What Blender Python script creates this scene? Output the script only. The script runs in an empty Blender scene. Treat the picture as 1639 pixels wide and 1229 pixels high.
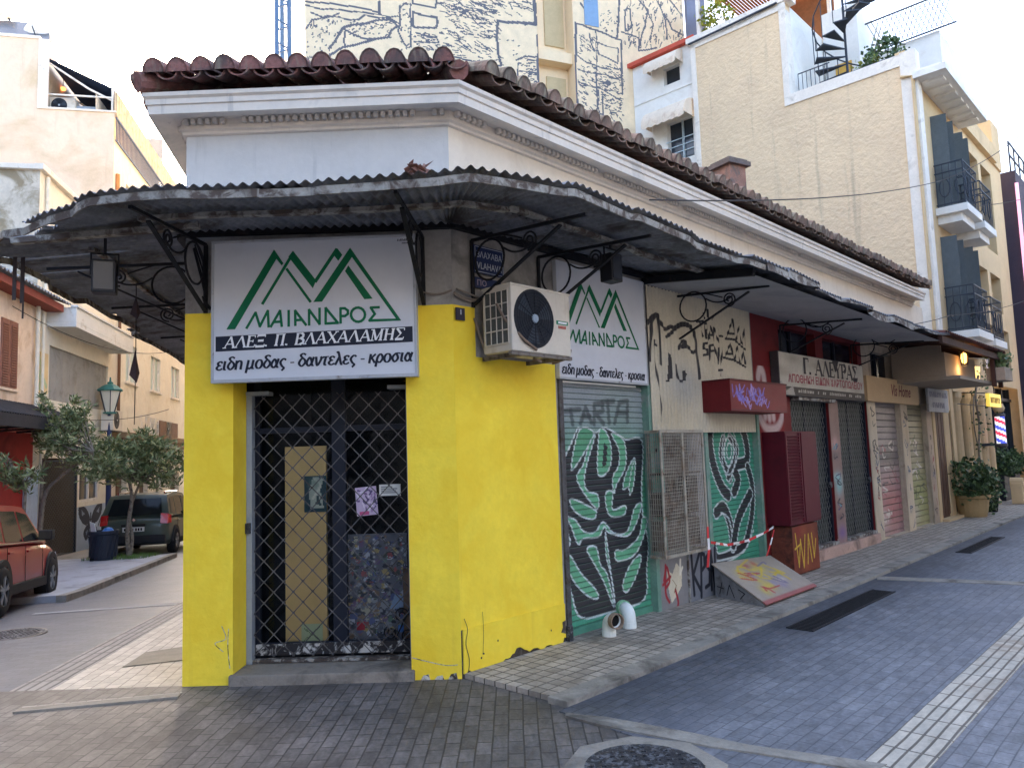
import bpy, bmesh, math, random
import numpy as np
from mathutils import Matrix, Vector
R_ = math.radians
random.seed(7); np.random.seed(7)
C = bpy.context.scene.collection
scene = bpy.context.scene

# ------------------------------------------------------------------ camera
PITCH, ROLL, FPX, CAMH = R_(5.36), 0.033, 1200.0, 1.6
PW, PH = 1639, 1229
cam_d = bpy.data.cameras.new("camera"); cam = bpy.data.objects.new("camera", cam_d); C.objects.link(cam)
cam_d.sensor_width = 36; cam_d.lens = FPX/PW*36; cam_d.clip_start = .05; cam_d.clip_end = 3000
c_f = Vector((0, math.cos(PITCH), math.sin(PITCH))); _r = Vector((1, 0, 0)); _u = _r.cross(c_f)
c_x = _r*math.cos(ROLL)-_u*math.sin(ROLL); c_y = _r*math.sin(ROLL)+_u*math.cos(ROLL)
m = Matrix((c_x, c_y, -c_f)).transposed().to_4x4(); m.translation = (0, 0, CAMH)
cam.matrix_world = m
scene.camera = cam

# ------------------------------------------------------------------ world, sun, exposure
SUN_EL, SUN_AZ = 20.0, 320.0          # azimuth clockwise from +Y: low behind the tall houses ahead
w = bpy.data.worlds.new("World"); scene.world = w; w.use_nodes = True
nt = w.node_tree; bg = nt.nodes["Background"]
sky = nt.nodes.new("ShaderNodeTexSky"); sky.sky_type = 'NISHITA'; sky.sun_disc = False
sky.sun_elevation = R_(SUN_EL); sky.sun_rotation = R_(SUN_AZ)
sky.air_density = 0.75; sky.dust_density = 5.0; sky.ozone_density = 0.4
nt.links.new(sky.outputs[0], bg.inputs[0]); bg.inputs[1].default_value = 0.15
sd = bpy.data.lights.new("sun", 'SUN'); sd.energy = 2.6; sd.angle = R_(.5); sd.color = (1, .88, .72)
so = bpy.data.objects.new("sun", sd); C.objects.link(so)
az = R_(SUN_AZ); el = R_(SUN_EL)
sdir = Vector((math.sin(az)*math.cos(el), math.cos(az)*math.cos(el), math.sin(el)))
so.rotation_euler = sdir.to_track_quat('Z', 'Y').to_euler(); so.location = (0, -30, 30)
scene.view_settings.view_transform = 'Standard'; scene.view_settings.look = 'None'
scene.view_settings.exposure = 3.1; scene.view_settings.gamma = 1.0
scene.render.engine = 'CYCLES'
scene.cycles.max_bounces = 6; scene.cycles.diffuse_bounces = 4; scene.cycles.transparent_max_bounces = 12

# ------------------------------------------------------------------ frames: x along a wall, -y out of it, z up
def frame(o, ang):
    f = Matrix.Rotation(R_(ang), 4, 'Z'); f.translation = (o[0], o[1], o[2] if len(o) > 2 else 0); return f
KX, KY = -0.43, 5.59
RA, LA = 46.5, 101.5
uR = Vector((math.cos(R_(RA)), math.sin(R_(RA)), 0))
K = Vector((KX, KY, 0)); FA = -1.0; FL = K+Vector((-2.04*math.cos(R_(FA)), -2.04*math.sin(R_(FA)), 0))
W0 = Matrix.Identity(4)
WF = frame(K, FA)                              # chamfer with the door
WR = frame(K, RA)                             # right street front
WL = frame(FL, LA-180)                        # left street front (x runs towards the viewer)
FP = Vector((-12.2, 19.9, 0)); LFA = 102.0
WLF = frame(FP, LFA)                          # facades across the left street
Q = K+uR*13.35
WS = frame(Q, RA-90)                          # blank side wall of the tall cream house (x negative to the left)
WM = frame((3.9, 20.35), 22)                  # mural wall (x negative to the left)
uL = Vector((math.cos(R_(LFA)), math.sin(R_(LFA)), 0))
WT = frame(FP+uL*4.6, 12)                     # blank side wall of the tall house at the left

# photograph measurements: a pixel of the 1639x1229 photo meets a wall plane / the ground
def ray(px, py): return c_f*FPX+c_x*(px-PW/2)-c_y*(py-PH/2)
def on(fr, px, py, off=0.0):
    n = fr.to_3x3() @ Vector((0, 1, 0)); p0 = fr @ Vector((0, -off, 0)); d = ray(px, py); c = Vector((0, 0, CAMH))
    p = c+d*((p0-c).dot(n)/d.dot(n)); q = fr.inverted() @ p; return q.x, q.z
SLOPE = .04; P0 = Vector((-2.45, 5.58)); uLd = Vector((math.cos(R_(102)), math.sin(R_(102))))
def gh(x, y):                                  # the left street runs downhill
    v = Vector((x, y))-P0; t = v.dot(uLd); d = v.x*uLd.y-v.y*uLd.x
    return -(.066*min(max(0.0, t+.3), 8.5)+.03*max(0.0, t-8.2))*min(1.0, max(0.0, 1-(d-.9)/.6))
def ground(px, py, z=None):
    d = ray(px, py); d = d/d.y; c = Vector((0, 0, CAMH))
    if z is not None: return c+d*((z-CAMH)/d.z)
    y = 1.0
    while y < 90:
        p = c+d*y
        if p.z < gh(p.x, p.y): break
        y += .02
    return p

# ------------------------------------------------------------------ colours and materials
def S(r, g, b, k=1.0):
    def l(c):
        c /= 255.0
        return min(.95, k*(c/12.92 if c <= .04045 else ((c+.055)/1.055)**2.4))
    return (l(r), l(g), l(b), 1)
MATS = {}
def mat(name, col, rough=.85, var=.14, scale=3.0, bump=.12, bscale=60, col2=None, lo=.52, hi=.66, s2=1.6,
        metal=0.0, spec=.3, streak=None, sk=(.5, .7), sscale=9, coat=0.0, attr=False, dist=.02):
    if name in MATS: return MATS[name]
    M_ = bpy.data.materials.new(name); M_.use_nodes = True; t = M_.node_tree; N = t.nodes; L = t.links
    b = N["Principled BSDF"]; b.inputs["Roughness"].default_value = rough; b.inputs["Metallic"].default_value = metal
    b.inputs["Specular IOR Level"].default_value = spec; b.inputs["Coat Weight"].default_value = coat
    tc = N.new("ShaderNodeTexCoord")
    def noise(sc, det=6, vec=None, dd=0.0):
        n = N.new("ShaderNodeTexNoise"); n.inputs["Scale"].default_value = sc; n.inputs["Detail"].default_value = det
        n.inputs["Roughness"].default_value = .62; n.inputs["Distortion"].default_value = dd
        L.new(vec or tc.outputs["Object"], n.inputs["Vector"]); return n.outputs["Fac"]
    def ramp(src, a, bb, c0, c1):
        r = N.new("ShaderNodeValToRGB"); r.color_ramp.elements[0].position = a; r.color_ramp.elements[1].position = bb
        r.color_ramp.elements[0].color = c0; r.color_ramp.elements[1].color = c1; L.new(src, r.inputs[0]); return r.outputs[0]
    def mix(f, a, bb, mode='MIX'):
        x = N.new("ShaderNodeMix"); x.data_type = 'RGBA'; x.blend_type = mode
        if isinstance(f, float): x.inputs[0].default_value = f
        else: L.new(f, x.inputs[0])
        for i, v in ((6, a), (7, bb)):
            if isinstance(v, tuple): x.inputs[i].default_value = v
            else: L.new(v, x.inputs[i])
        return x.outputs[2]
    if attr:
        a = N.new("ShaderNodeAttribute"); a.attribute_name = "Col"; cur = a.outputs["Color"]
    else: cur = col
    g = ramp(noise(scale), .3, .7, (1-var, 1-var, 1-var, 1), (1+var, 1+var, 1+var, 1))
    cur = mix(1.0, cur, g, 'MULTIPLY')
    g2 = ramp(noise(scale*9, 3), .3, .7, (1-var*.6,)*3+(1,), (1+var*.6,)*3+(1,))
    cur = mix(1.0, cur, g2, 'MULTIPLY')
    if col2: cur = mix(ramp(noise(s2, 8, None, .6), lo, hi, (0, 0, 0, 1), (1, 1, 1, 1)), cur, col2)
    if streak:
        mp = N.new("ShaderNodeMapping"); mp.inputs["Scale"].default_value = (1, 1, .06); L.new(tc.outputs["Object"], mp.inputs["Vector"])
        cur = mix(ramp(noise(sscale, 5, mp.outputs[0]), sk[0], sk[1], (0, 0, 0, 1), (1, 1, 1, 1)), cur, streak)
    L.new(cur, b.inputs["Base Color"])
    if bump:
        bp = N.new("ShaderNodeBump"); bp.inputs["Strength"].default_value = bump; bp.inputs["Distance"].default_value = dist
        L.new(noise(bscale, 8), bp.inputs["Height"]); L.new(bp.outputs[0], b.inputs["Normal"])
    MATS[name] = M_; return M_
def emis(name, col, strength):
    M_ = bpy.data.materials.new(name); M_.use_nodes = True; b = M_.node_tree.nodes["Principled BSDF"]
    b.inputs["Base Color"].default_value = col; b.inputs["Emission Color"].default_value = col
    b.inputs["Emission Strength"].default_value = strength; return M_
def glassmat(name, tint, refl=.12, alpha=.5, rough=.03):
    M_ = bpy.data.materials.new(name); M_.use_nodes = True; t = M_.node_tree; N = t.nodes; L = t.links
    N.remove(N["Principled BSDF"]); out = N["Material Output"]
    gl = N.new("ShaderNodeBsdfGlossy"); gl.inputs["Roughness"].default_value = rough; gl.inputs[0].default_value = (.9, .95, 1, 1)
    tr = N.new("ShaderNodeBsdfTransparent"); tr.inputs[0].default_value = tint
    df = N.new("ShaderNodeBsdfDiffuse"); df.inputs[0].default_value = (.02, .025, .03, 1)
    m0 = N.new("ShaderNodeMixShader"); m0.inputs[0].default_value = alpha; L.new(tr.outputs[0], m0.inputs[1]); L.new(df.outputs[0], m0.inputs[2])
    fr = N.new("ShaderNodeFresnel"); fr.inputs[0].default_value = 1.5
    ad = N.new("ShaderNodeMath"); ad.operation = 'MULTIPLY_ADD'; ad.inputs[1].default_value = 1.0; ad.inputs[2].default_value = refl; ad.use_clamp = True
    L.new(fr.outputs[0], ad.inputs[0])
    m1 = N.new("ShaderNodeMixShader"); L.new(ad.outputs[0], m1.inputs[0]); L.new(m0.outputs[0], m1.inputs[1]); L.new(gl.outputs[0], m1.inputs[2])
    L.new(m1.outputs[0], out.inputs[0]); return M_

# ------------------------------------------------------------------ mesh builder
WORLD = {}
class M:
    def __init__(s): s.v = []; s.f = []; s.mi = []; s.col = []
    def add(s, vs, fs, mi=0, col=None):
        b = len(s.v); s.v += [tuple(p) for p in vs]
        for f in fs: s.f.append(tuple(b+i for i in f)); s.mi.append(mi); s.col.append(col)
        return s
    def box(s, x0, x1, y0, y1, z0, z1, mi=0):
        return s.add([(x0,y0,z0),(x1,y0,z0),(x1,y1,z0),(x0,y1,z0),(x0,y0,z1),(x1,y0,z1),(x1,y1,z1),(x0,y1,z1)],
                     [(3,2,1,0),(4,5,6,7),(0,1,5,4),(1,2,6,5),(2,3,7,6),(3,0,4,7)], mi)
    def quad(s, pts, mi=0, col=None): return s.add(pts, [tuple(range(len(pts)))], mi, col)
    def bar(s, a, b, w, h, up=(0, 0, 1), mi=0):      # rectangular bar between two points
        a = Vector(a); b = Vector(b); d = (b-a).normalized(); u = Vector(up)
        if abs(d.dot(u)) > .98: u = Vector((1, 0, 0))
        r = d.cross(u).normalized(); u = r.cross(d)
        vs = [p+r*(i*w/2)+u*(j*h/2) for p in (a, b) for i, j in ((-1,-1),(1,-1),(1,1),(-1,1))]
        return s.add(vs, [(0,1,2,3),(7,6,5,4),(0,4,5,1),(1,5,6,2),(2,6,7,3),(3,7,4,0)], mi)
    def tube(s, path, r, n=6, closed=False, mi=0, cap=True):
        P = [Vector(p) for p in path]; k = len(P); rr = r if isinstance(r, (list, tuple)) else [r]*k; vs = []; prev = None
        for i, p in enumerate(P):
            t = (P[(i+1) % k]-P[i-1]) if closed else (P[min(i+1, k-1)]-P[max(i-1, 0)])
            t = t.normalized() if t.length > 1e-9 else Vector((0, 0, 1))
            a = prev if prev is not None else (Vector((0, 0, 1)) if abs(t.z) < .9 else Vector((1, 0, 0)))
            x = (a-t*a.dot(t)); x = x.normalized() if x.length > 1e-6 else t.orthogonal().normalized(); prev = x; y = t.cross(x)
            for j in range(n):
                th = 2*math.pi*j/n; vs.append(p+x*(rr[i]*math.cos(th))+y*(rr[i]*math.sin(th)))
        fs = []
        for i in range(k if closed else k-1):
            for j in range(n):
                a = i*n; b = ((i+1) % k)*n; fs.append((a+j, a+(j+1) % n, b+(j+1) % n, b+j))
        if cap and not closed: fs += [tuple(range(n))[::-1], tuple((k-1)*n+j for j in range(n))]
        return s.add(vs, fs, mi)
    def prism(s, poly, y0, y1, mi=0, back=True):     # polygon in x-z given thickness along y
        n = len(poly); vs = [(x, y0, z) for x, z in poly]+[(x, y1, z) for x, z in poly]
        fs = [tuple(range(n))]+([tuple(range(2*n-1, n-1, -1))] if back else [])+[(i, (i+1) % n, n+(i+1) % n, n+i) for i in range(n)]
        return s.add(vs, fs, mi)
    def slab(s, poly, z0, z1, mi=0):                 # polygon in x-y given thickness along z
        n = len(poly); vs = [(x, y, z0) for x, y in poly]+[(x, y, z1) for x, y in poly]
        return s.add(vs, [tuple(range(n-1, -1, -1)), tuple(range(n, 2*n))]+[(i, (i+1) % n, n+(i+1) % n, n+i) for i in range(n)], mi)
    def lathe(s, prof, c=(0, 0, 0), n=20, mi=0, axis='z', a0=0, a1=2*math.pi):
        full = abs(a1-a0-2*math.pi) < 1e-6; kk = n if full else n+1; vs = []
        for r, z in prof:
            for j in range(kk):
                th = a0+(a1-a0)*j/n; x, y = r*math.cos(th), r*math.sin(th)
                p = (x, y, z) if axis == 'z' else ((x, z, y) if axis == 'y' else (z, x, y))
                vs.append((c[0]+p[0], c[1]+p[1], c[2]+p[2]))
        fs = []
        for i in range(len(prof)-1):
            for j in range(n):
                a = i*kk+j; b = i*kk+(j+1) % kk; fs.append((a, b, b+kk, a+kk))
        return s.add(vs, fs, mi)
    def grid(s, nu, nv, fn, mi=0, skip=None):
        vs = [fn(i/nu, j/nv) for i in range(nu+1) for j in range(nv+1)]
        fs = [(i*(nv+1)+j, (i+1)*(nv+1)+j, (i+1)*(nv+1)+j+1, i*(nv+1)+j+1) for i in range(nu) for j in range(nv) if not (skip and skip((i+.5)/nu, (j+.5)/nv))]
        return s.add(vs, fs, mi)
    def build(s, name, mats, parent=None, fr=None, smooth=False, keep=False, bevel=0, solid=0):
        fr = fr if fr is not None else W0
        if not isinstance(mats, (list, tuple)): mats = [mats]
        v = np.array(s.v, float)
        if keep: c = np.zeros(3)
        else:
            lo, hi = v.min(0), v.max(0); c = np.array([(lo[0]+hi[0])/2, (lo[1]+hi[1])/2, lo[2]])
        me = bpy.data.meshes.new(name); me.from_pydata((v-c).tolist(), [], s.f)
        for mm in mats: me.materials.append(mm)
        me.polygons.foreach_set("material_index", s.mi)
        if smooth: me.polygons.foreach_set("use_smooth", [True]*len(s.f))
        if any(q is not None for q in s.col):
            ca = me.color_attributes.new("Col", 'FLOAT_COLOR', 'CORNER'); buf = []
            for f, q in zip(s.f, s.col): buf += list(q or (1, 1, 1, 1))*len(f)
            ca.data.foreach_set("color", buf)
        me.update(); me.validate()
        o = bpy.data.objects.new(name, me); C.objects.link(o)
        wm = fr @ Matrix.Translation(c)
        if parent is not None:
            o.parent = parent; o.matrix_local = WORLD[parent.name].inverted() @ wm
        else: o.matrix_world = wm
        WORLD[o.name] = wm
        if bevel:
            bm = bmesh.new(); bm.from_mesh(me)
            es = [e for e in bm.edges if len(e.link_faces) == 2 and e.calc_face_angle(0) > .5]
            bmesh.ops.bevel(bm, geom=es, offset=bevel, segments=2, affect='EDGES', profile=.7); bm.to_mesh(me); bm.free()
        if solid:
            md = o.modifiers.new("solid", 'SOLIDIFY'); md.thickness = solid; md.offset = 0
        return o
def tag(o, label=None, cat=None, group=None, kind=None):
    if label: o["label"] = label
    if cat: o["category"] = cat
    if group: o["group"] = group
    if kind: o["kind"] = kind
    return o
def thing(name, label, cat, fr, x, y, z, group=None, rz=0):
    o = bpy.data.objects.new(name, None); C.objects.link(o); o.empty_display_size = .1
    wm = fr @ Matrix.Translation((x, y, z)) @ Matrix.Rotation(R_(rz), 4, 'Z')
    o.matrix_world = wm; WORLD[o.name] = wm
    return tag(o, label, cat, group)
def kids(o): return [c for c in bpy.data.objects if c.parent == o]
def dup(o, fr, x, y, z, rz=0, label=None, group=None, scale=1.0):
    wm = fr @ Matrix.Translation((x, y, z)) @ Matrix.Rotation(R_(rz), 4, 'Z') @ Matrix.Scale(scale, 4)
    def cp(a, par):
        b = a.copy(); C.objects.link(b)
        if par is not None: b.parent = par; b.matrix_local = a.matrix_local.copy()
        for ch in kids(a): cp(ch, b)
        return b
    r = cp(o, None); r.matrix_world = wm; WORLD[r.name] = wm
    if label: r["label"] = label
    if group: r["group"] = group
    return r
# wall with rectangular openings: front faces at y=0, reveals going in
def wall(m, x0, x1, z0, z1, ops, depth=.25, splits=(), mi=lambda x, z: 0, y=0.0):
    xs = sorted({x0, x1}|{q for o in ops for q in o[:2] if x0 < q < x1}|{q for q in splits[0]} if splits else {x0, x1}|{q for o in ops for q in o[:2] if x0 < q < x1})
    zs = sorted({z0, z1}|{q for o in ops for q in o[2:4] if z0 < q < z1}|({q for q in splits[1]} if splits else set()))
    def inop(x, z): return any(o[0] < x < o[1] and o[2] < z < o[3] for o in ops)
    for a, b in zip(xs, xs[1:]):
        for c, d in zip(zs, zs[1:]):
            if not inop((a+b)/2, (c+d)/2): m.quad([(a, y, c), (b, y, c), (b, y, d), (a, y, d)], mi((a+b)/2, (c+d)/2))
    for o in ops:
        a, b, c, d = max(o[0], x0), min(o[1], x1), max(o[2], z0), min(o[3], z1); k = mi(a-.01, (c+d)/2)
        dd = o[4] if len(o) > 4 else depth
        m.quad([(a, y, c), (a, y, d), (a, y+dd, d), (a, y+dd, c)], k); m.quad([(b, y, d), (b, y, c), (b, y+dd, c), (b, y+dd, d)], k)
        m.quad([(a, y, d), (b, y, d), (b, y+dd, d), (a, y+dd, d)], k)
        if c > z0: m.quad([(b, y, c), (a, y, c), (a, y+dd, c), (b, y+dd, c)], k)
    return m
# ------------------------------------------------------------------ paint: shapes rasterised into a fine coloured mesh
def smooth_line(pts, n=8, closed=False):
    P = [np.array(p, float) for p in pts]; k = len(P); out = []
    for i in range(k if closed else k-1):
        p0, p1, p2, p3 = P[(i-1) % k] if (closed or i > 0) else P[0], P[i], P[(i+1) % k], P[(i+2) % k] if (closed or i+2 < k) else P[-1]
        for t in np.linspace(0, 1, n, endpoint=False):
            out.append(.5*((2*p1)+(-p0+p2)*t+(2*p0-5*p1+4*p2-p3)*t*t+(-p0+3*p1-3*p2+p3)*t**3))
    if not closed: out.append(P[-1])
    return [tuple(p) for p in out]
def homog(src):                                  # four photo points (tl, tr, br, bl) -> unit square
    dst = [(0, 1), (1, 1), (1, 0), (0, 0)]; A = []; b = []
    for (x, y), (u, v) in zip(src, dst):
        A += [[x, y, 1, 0, 0, 0, -u*x, -u*y], [0, 0, 0, x, y, 1, -v*x, -v*y]]; b += [u, v]
    h = np.append(np.linalg.solve(np.array(A, float), np.array(b, float)), 1).reshape(3, 3)
    def f(p):
        q = h @ np.array([p[0], p[1], 1.0]); return (q[0]/q[2], q[1]/q[2])
    return f
class Paint:
    def __init__(s, x0, x1, z0, z1, cell, base, cellz=None):
        s.x0, s.x1, s.z0, s.z1 = x0, x1, z0, z1; s.nx = max(2, int(round((x1-x0)/cell))); s.nz = max(2, int(round((z1-z0)/(cellz or cell))))
        s.cx = x0+(np.arange(s.nx)+.5)*(x1-x0)/s.nx; s.cz = z0+(np.arange(s.nz)+.5)*(z1-z0)/s.nz
        s.X, s.Z = np.meshgrid(s.cx, s.cz, indexing='ij'); s.c = np.empty((s.nx, s.nz, 4)); s.c[:] = base
    def stroke(s, pts, w, col, soft=0.0, a=1.0):
        D = np.full(s.X.shape, 1e9)
        for (ax, az), (bx, bz) in zip(pts, pts[1:]):
            dx, dz = bx-ax, bz-az; L2 = dx*dx+dz*dz+1e-12
            t = np.clip(((s.X-ax)*dx+(s.Z-az)*dz)/L2, 0, 1); D = np.minimum(D, (s.X-ax-t*dx)**2+(s.Z-az-t*dz)**2)
        D = np.sqrt(D); k = (D < w/2).astype(float) if soft <= 0 else np.clip((w/2+soft-D)/soft, 0, 1)
        s.blend(k*a, col); return s
    def fill(s, pts, col, a=1.0):
        ins = np.zeros(s.X.shape, bool); n = len(pts)
        for i in range(n):
            (x1, z1), (x2, z2) = pts[i], pts[(i+1) % n]
            if z1 == z2: continue
            ins ^= ((s.Z > min(z1, z2)) & (s.Z <= max(z1, z2)) & (s.X < x1+(s.Z-z1)*(x2-x1)/(z2-z1)))
        s.blend(ins*a, col); return s
    def blend(s, k, col): s.c += k[..., None]*(np.array(col)-s.c)
    def spray(s, cx, cz, rx, rz, col, a=.7):
        k = np.exp(-(((s.X-cx)/rx)**2+((s.Z-cz)/rz)**2)); s.blend(k*a, col); return s
    def mesh(s, y=0.0, prof=None):
        m = M(); ex = np.linspace(s.x0, s.x1, s.nx+1); ez = np.linspace(s.z0, s.z1, s.nz+1)
        yy = [[(y+(prof(x, z) if prof else 0)) for z in ez] for x in ex]
        m.v = [(ex[i], yy[i][j], ez[j]) for i in range(s.nx+1) for j in range(s.nz+1)]; k = s.nz+1
        for i in range(s.nx):
            for j in range(s.nz):
                m.f.append((i*k+j, (i+1)*k+j, (i+1)*k+j+1, i*k+j+1)); m.mi.append(0); m.col.append(tuple(s.c[i, j]))
        return m
def sl(z, per=.075, amp=.011):                   # roller shutter slat profile
    t = (z/per+1e-4) % 1.0; return -amp*(1-t)**.6
# ------------------------------------------------------------------ lettering
def letters(m, text, x, z, h, y, width=None, shear=0.0, bold=0.0, sx=1.0, mi=0, center=False):
    cu = bpy.data.curves.new("t", 'FONT'); cu.body = text; cu.size = 1; cu.shear = shear; cu.offset = bold; cu.resolution_u = 3
    o = bpy.data.objects.new("t", cu); C.objects.link(o); dg = bpy.context.evaluated_depsgraph_get()
    me = bpy.data.meshes.new_from_object(o.evaluated_get(dg)); C.objects.unlink(o); bpy.data.objects.remove(o)
    v = np.array([q.co[:] for q in me.vertices]); lo, hi = v.min(0), v.max(0)
    k = h/.73; kx = (width/(hi[0]-lo[0])) if width else k*sx
    x0 = x-(hi[0]-lo[0])*kx/2 if center else x
    m.add([(x0+(p[0]-lo[0])*kx, y, z+p[1]*k) for p in v], [tuple(p.vertices) for p in me.polygons], mi)
    bpy.data.meshes.remove(me); return m
_eps = [0]
def eps():                                       # overlapping strokes never share a plane
    _eps[0] = (_eps[0]+1) % 23; return _eps[0]*.00008
GL = {  # serif capitals: (thick, points); coordinates in a box 0..w by 0..1
 'Α': (.86, [(0, [(.06,0),(.42,1)]), (1, [(.42,1),(.78,0)]), (0, [(.2,.34),(.66,.34)])], [.06,.78], []),
 'Λ': (.86, [(0, [(.06,0),(.42,1)]), (1, [(.42,1),(.78,0)])], [.06,.78], []),
 'Ε': (.72, [(1, [(.16,0),(.16,1)]), (0, [(.05,0),(.66,0),(.68,.2)]), (0, [(.05,1),(.62,1),(.62,.82)]), (0, [(.16,.52),(.5,.52)]), (0, [(.5,.4),(.5,.64)])], [], []),
 'Ξ': (.74, [(1, [(.08,1),(.68,1)]), (1, [(.2,.52),(.56,.52)]), (1, [(.06,0),(.7,0)]), (0, [(.08,1),(.08,.84)]), (0, [(.68,1),(.68,.84)]), (0, [(.06,0),(.06,.18)]), (0, [(.7,0),(.7,.18)]), (0, [(.2,.42),(.2,.62)]), (0, [(.56,.42),(.56,.62)])], [], []),
 'Π': (.88, [(1, [(.18,0),(.18,1)]), (1, [(.66,0),(.66,1)]), (0, [(.06,1),(.78,1)])], [.18,.66], []),
 'Β': (.76, [(1, [(.16,0),(.16,1)]), (0, [(.05,1),(.45,1)]), (1, [(.45,1),(.6,.9),(.6,.66),(.44,.54)]), (0, [(.16,.53),(.46,.53)]), (1, [(.46,.53),(.68,.4),(.68,.14),(.46,0)]), (0, [(.05,0),(.46,0)])], [], []),
 'Χ': (.84, [(1, [(.1,1),(.74,0)]), (0, [(.72,1),(.1,0)])], [.1,.74], [.1,.72]),
 'Δ': (.84, [(0, [(.06,0),(.42,1)]), (1, [(.42,1),(.78,0)]), (0, [(.06,.02),(.78,.02)])], [], []),
 'Μ': (1.0, [(0, [(.14,0),(.14,1)]), (1, [(.14,1),(.46,.06)]), (0, [(.46,.06),(.8,1)]), (1, [(.8,1),(.8,0)])], [.14,.8], [.1,.84]),
 'Η': (.88, [(1, [(.18,0),(.18,1)]), (1, [(.68,0),(.68,1)]), (0, [(.18,.52),(.68,.52)])], [.18,.68], [.18,.68]),
 'Σ': (.78, [(0, [(.68,.8),(.66,1),(.08,1)]), (1, [(.08,1),(.44,.52)]), (0, [(.44,.52),(.08,0)]), (1, [(.08,.02),(.62,.02)]), (0, [(.66,0),(.7,.2)])], [], []),
 'Γ': (.68, [(1, [(.18,0),(.18,1)]), (0, [(.06,1),(.62,1),(.62,.8)])], [.18], []),
 'Υ': (.82, [(1, [(.08,1),(.4,.45)]), (0, [(.74,1),(.4,.45)]), (1, [(.4,.45),(.4,0)])], [.4], [.08,.74]),
 'Ρ': (.74, [(1, [(.16,0),(.16,1)]), (0, [(.05,1),(.46,1)]), (1, [(.46,1),(.66,.86),(.66,.62),(.46,.48)]), (0, [(.16,.48),(.46,.48)])], [.16], []),
 '.': (.3, [(1, [(.1,0),(.1,.1)])], [], []), ' ': (.42, [], [], []),
}
def serif(m, text, x, z, h, width, y, slant=.18, mi=0, tk=.15, tn=.06, dz=0.0):
    tot = sum(GL[c][0] for c in text); kx = width/tot; cx = 0.0
    def seg(a, b, wd):
        (x1, z1), (x2, z2) = a, b
        A = Vector((x+(cx+x1)*kx+slant*z1*h, 0, z+z1*h)); B = Vector((x+(cx+x2)*kx+slant*z2*h, 0, z+z2*h)); d = B-A
        if d.length < 1e-6: return
        d.normalize(); n = Vector((-d.z, 0, d.x))*(wd*h/2); e = d*(wd*h*.12)
        ye = y-eps(); m.quad([(p.x, ye, p.z+dz*(p.x-x)) for p in (A-n-e, B-n+e, B+n+e, A+n-e)], mi)
    for ch in text:
        w_, st, sb, stp = GL[ch]
        for tkk, pts in st:
            for a, b in zip(pts, pts[1:]): seg(a, b, tk if tkk else tn)
        for q in sb: seg((q-.13, .015), (q+.13, .015), tn)
        for q in stp: seg((q-.13, .985), (q+.13, .985), tn)
        cx += w_
    return m
LC = {'ε': (.66, [[(.55,.85),(.35,1),(.12,.85),(.2,.58),(.42,.53)], [(.42,.53),(.15,.45),(.05,.2),(.3,0),(.6,.15)]]), 'ι': (.42, [[(.15,1),(.13,.15),(.32,0)]]),
 'δ': (.78, [[(.64,1.35),(.38,1.5),(.15,1.32),(.3,1.05),(.6,.75),(.68,.4),(.38,0),(.08,.35),(.25,.85),(.46,.9)]]), 'η': (.8, [[(.12,1),(.12,0)], [(.12,.7),(.38,1),(.62,.8),(.62,0)]]),
 'μ': (.9, [[(.14,1),(.05,-.45)], [(.1,.2),(.32,0),(.6,.3)], [(.64,1),(.6,.12),(.8,0)]]), 'ο': (.78, [[(.36+.3*math.cos(a), .5+.5*math.sin(a)) for a in [i*.524 for i in range(13)]]]),
 'α': (.86, [[(.7,1),(.55,.3),(.3,0),(.06,.4),(.3,1),(.52,.6),(.62,.1),(.8,0)]]), 'ς': (.68, [[(.6,.85),(.35,1),(.08,.6),(.28,.15),(.5,-.1),(.33,-.38)]]), 'ν': (.72, [[(.08,1),(.3,0),(.62,.75),(.56,1)]]),
 'τ': (.68, [[(.04,.88),(.16,.98),(.62,1)], [(.34,.95),(.28,.15),(.48,0)]]), 'λ': (.8, [[(.08,1.4),(.22,1.42),(.6,.12),(.76,0)], [(.37,.9),(.06,0)]]), 'κ': (.74, [[(.15,1),(.1,0)], [(.62,1),(.15,.45)], [(.28,.6),(.64,0)]]),
 'ρ': (.76, [[(.05,-.45),(.12,.6),(.4,1),(.65,.5),(.4,0),(.12,.2)]]), 'σ': (.88, [[(.84,.96),(.4,1),(.08,.5),(.35,0),(.64,.4),(.45,.95)]]), '-': (.5, [[(.06,.5),(.42,.5)]]), ' ': (.36, [])}
def minuscule(m, text, x, z, xh, width, y, slant=.16, tk=.3, tn=.13, dz=0.0, mi=0):
    tot = sum(LC[c][0] for c in text); kx = width/tot; cx = 0.0
    for ch in text:
        w_, st = LC[ch]
        for ln in st:
            P = smooth_line(ln, 4) if len(ln) > 2 else ln; P = [(x+(cx+px)*kx+slant*pz*xh, z+pz*xh+dz*(cx+px)*kx) for px, pz in P]
            for a, b in zip(P, P[1:]):
                A = Vector((a[0], 0, a[1])); B = Vector((b[0], 0, b[1])); d = B-A
                if d.length < 1e-6: continue
                d.normalize(); wd = (tn+(tk-tn)*abs(d.z)**1.3)*xh; n = Vector((-d.z, 0, d.x))*wd/2; e = d*wd*.18; ye = y-eps()
                m.quad([(p.x, ye, p.z) for p in (A-n-e, B-n+e, B+n+e, A+n-e)], mi)
        cx += w_
    return m
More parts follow.
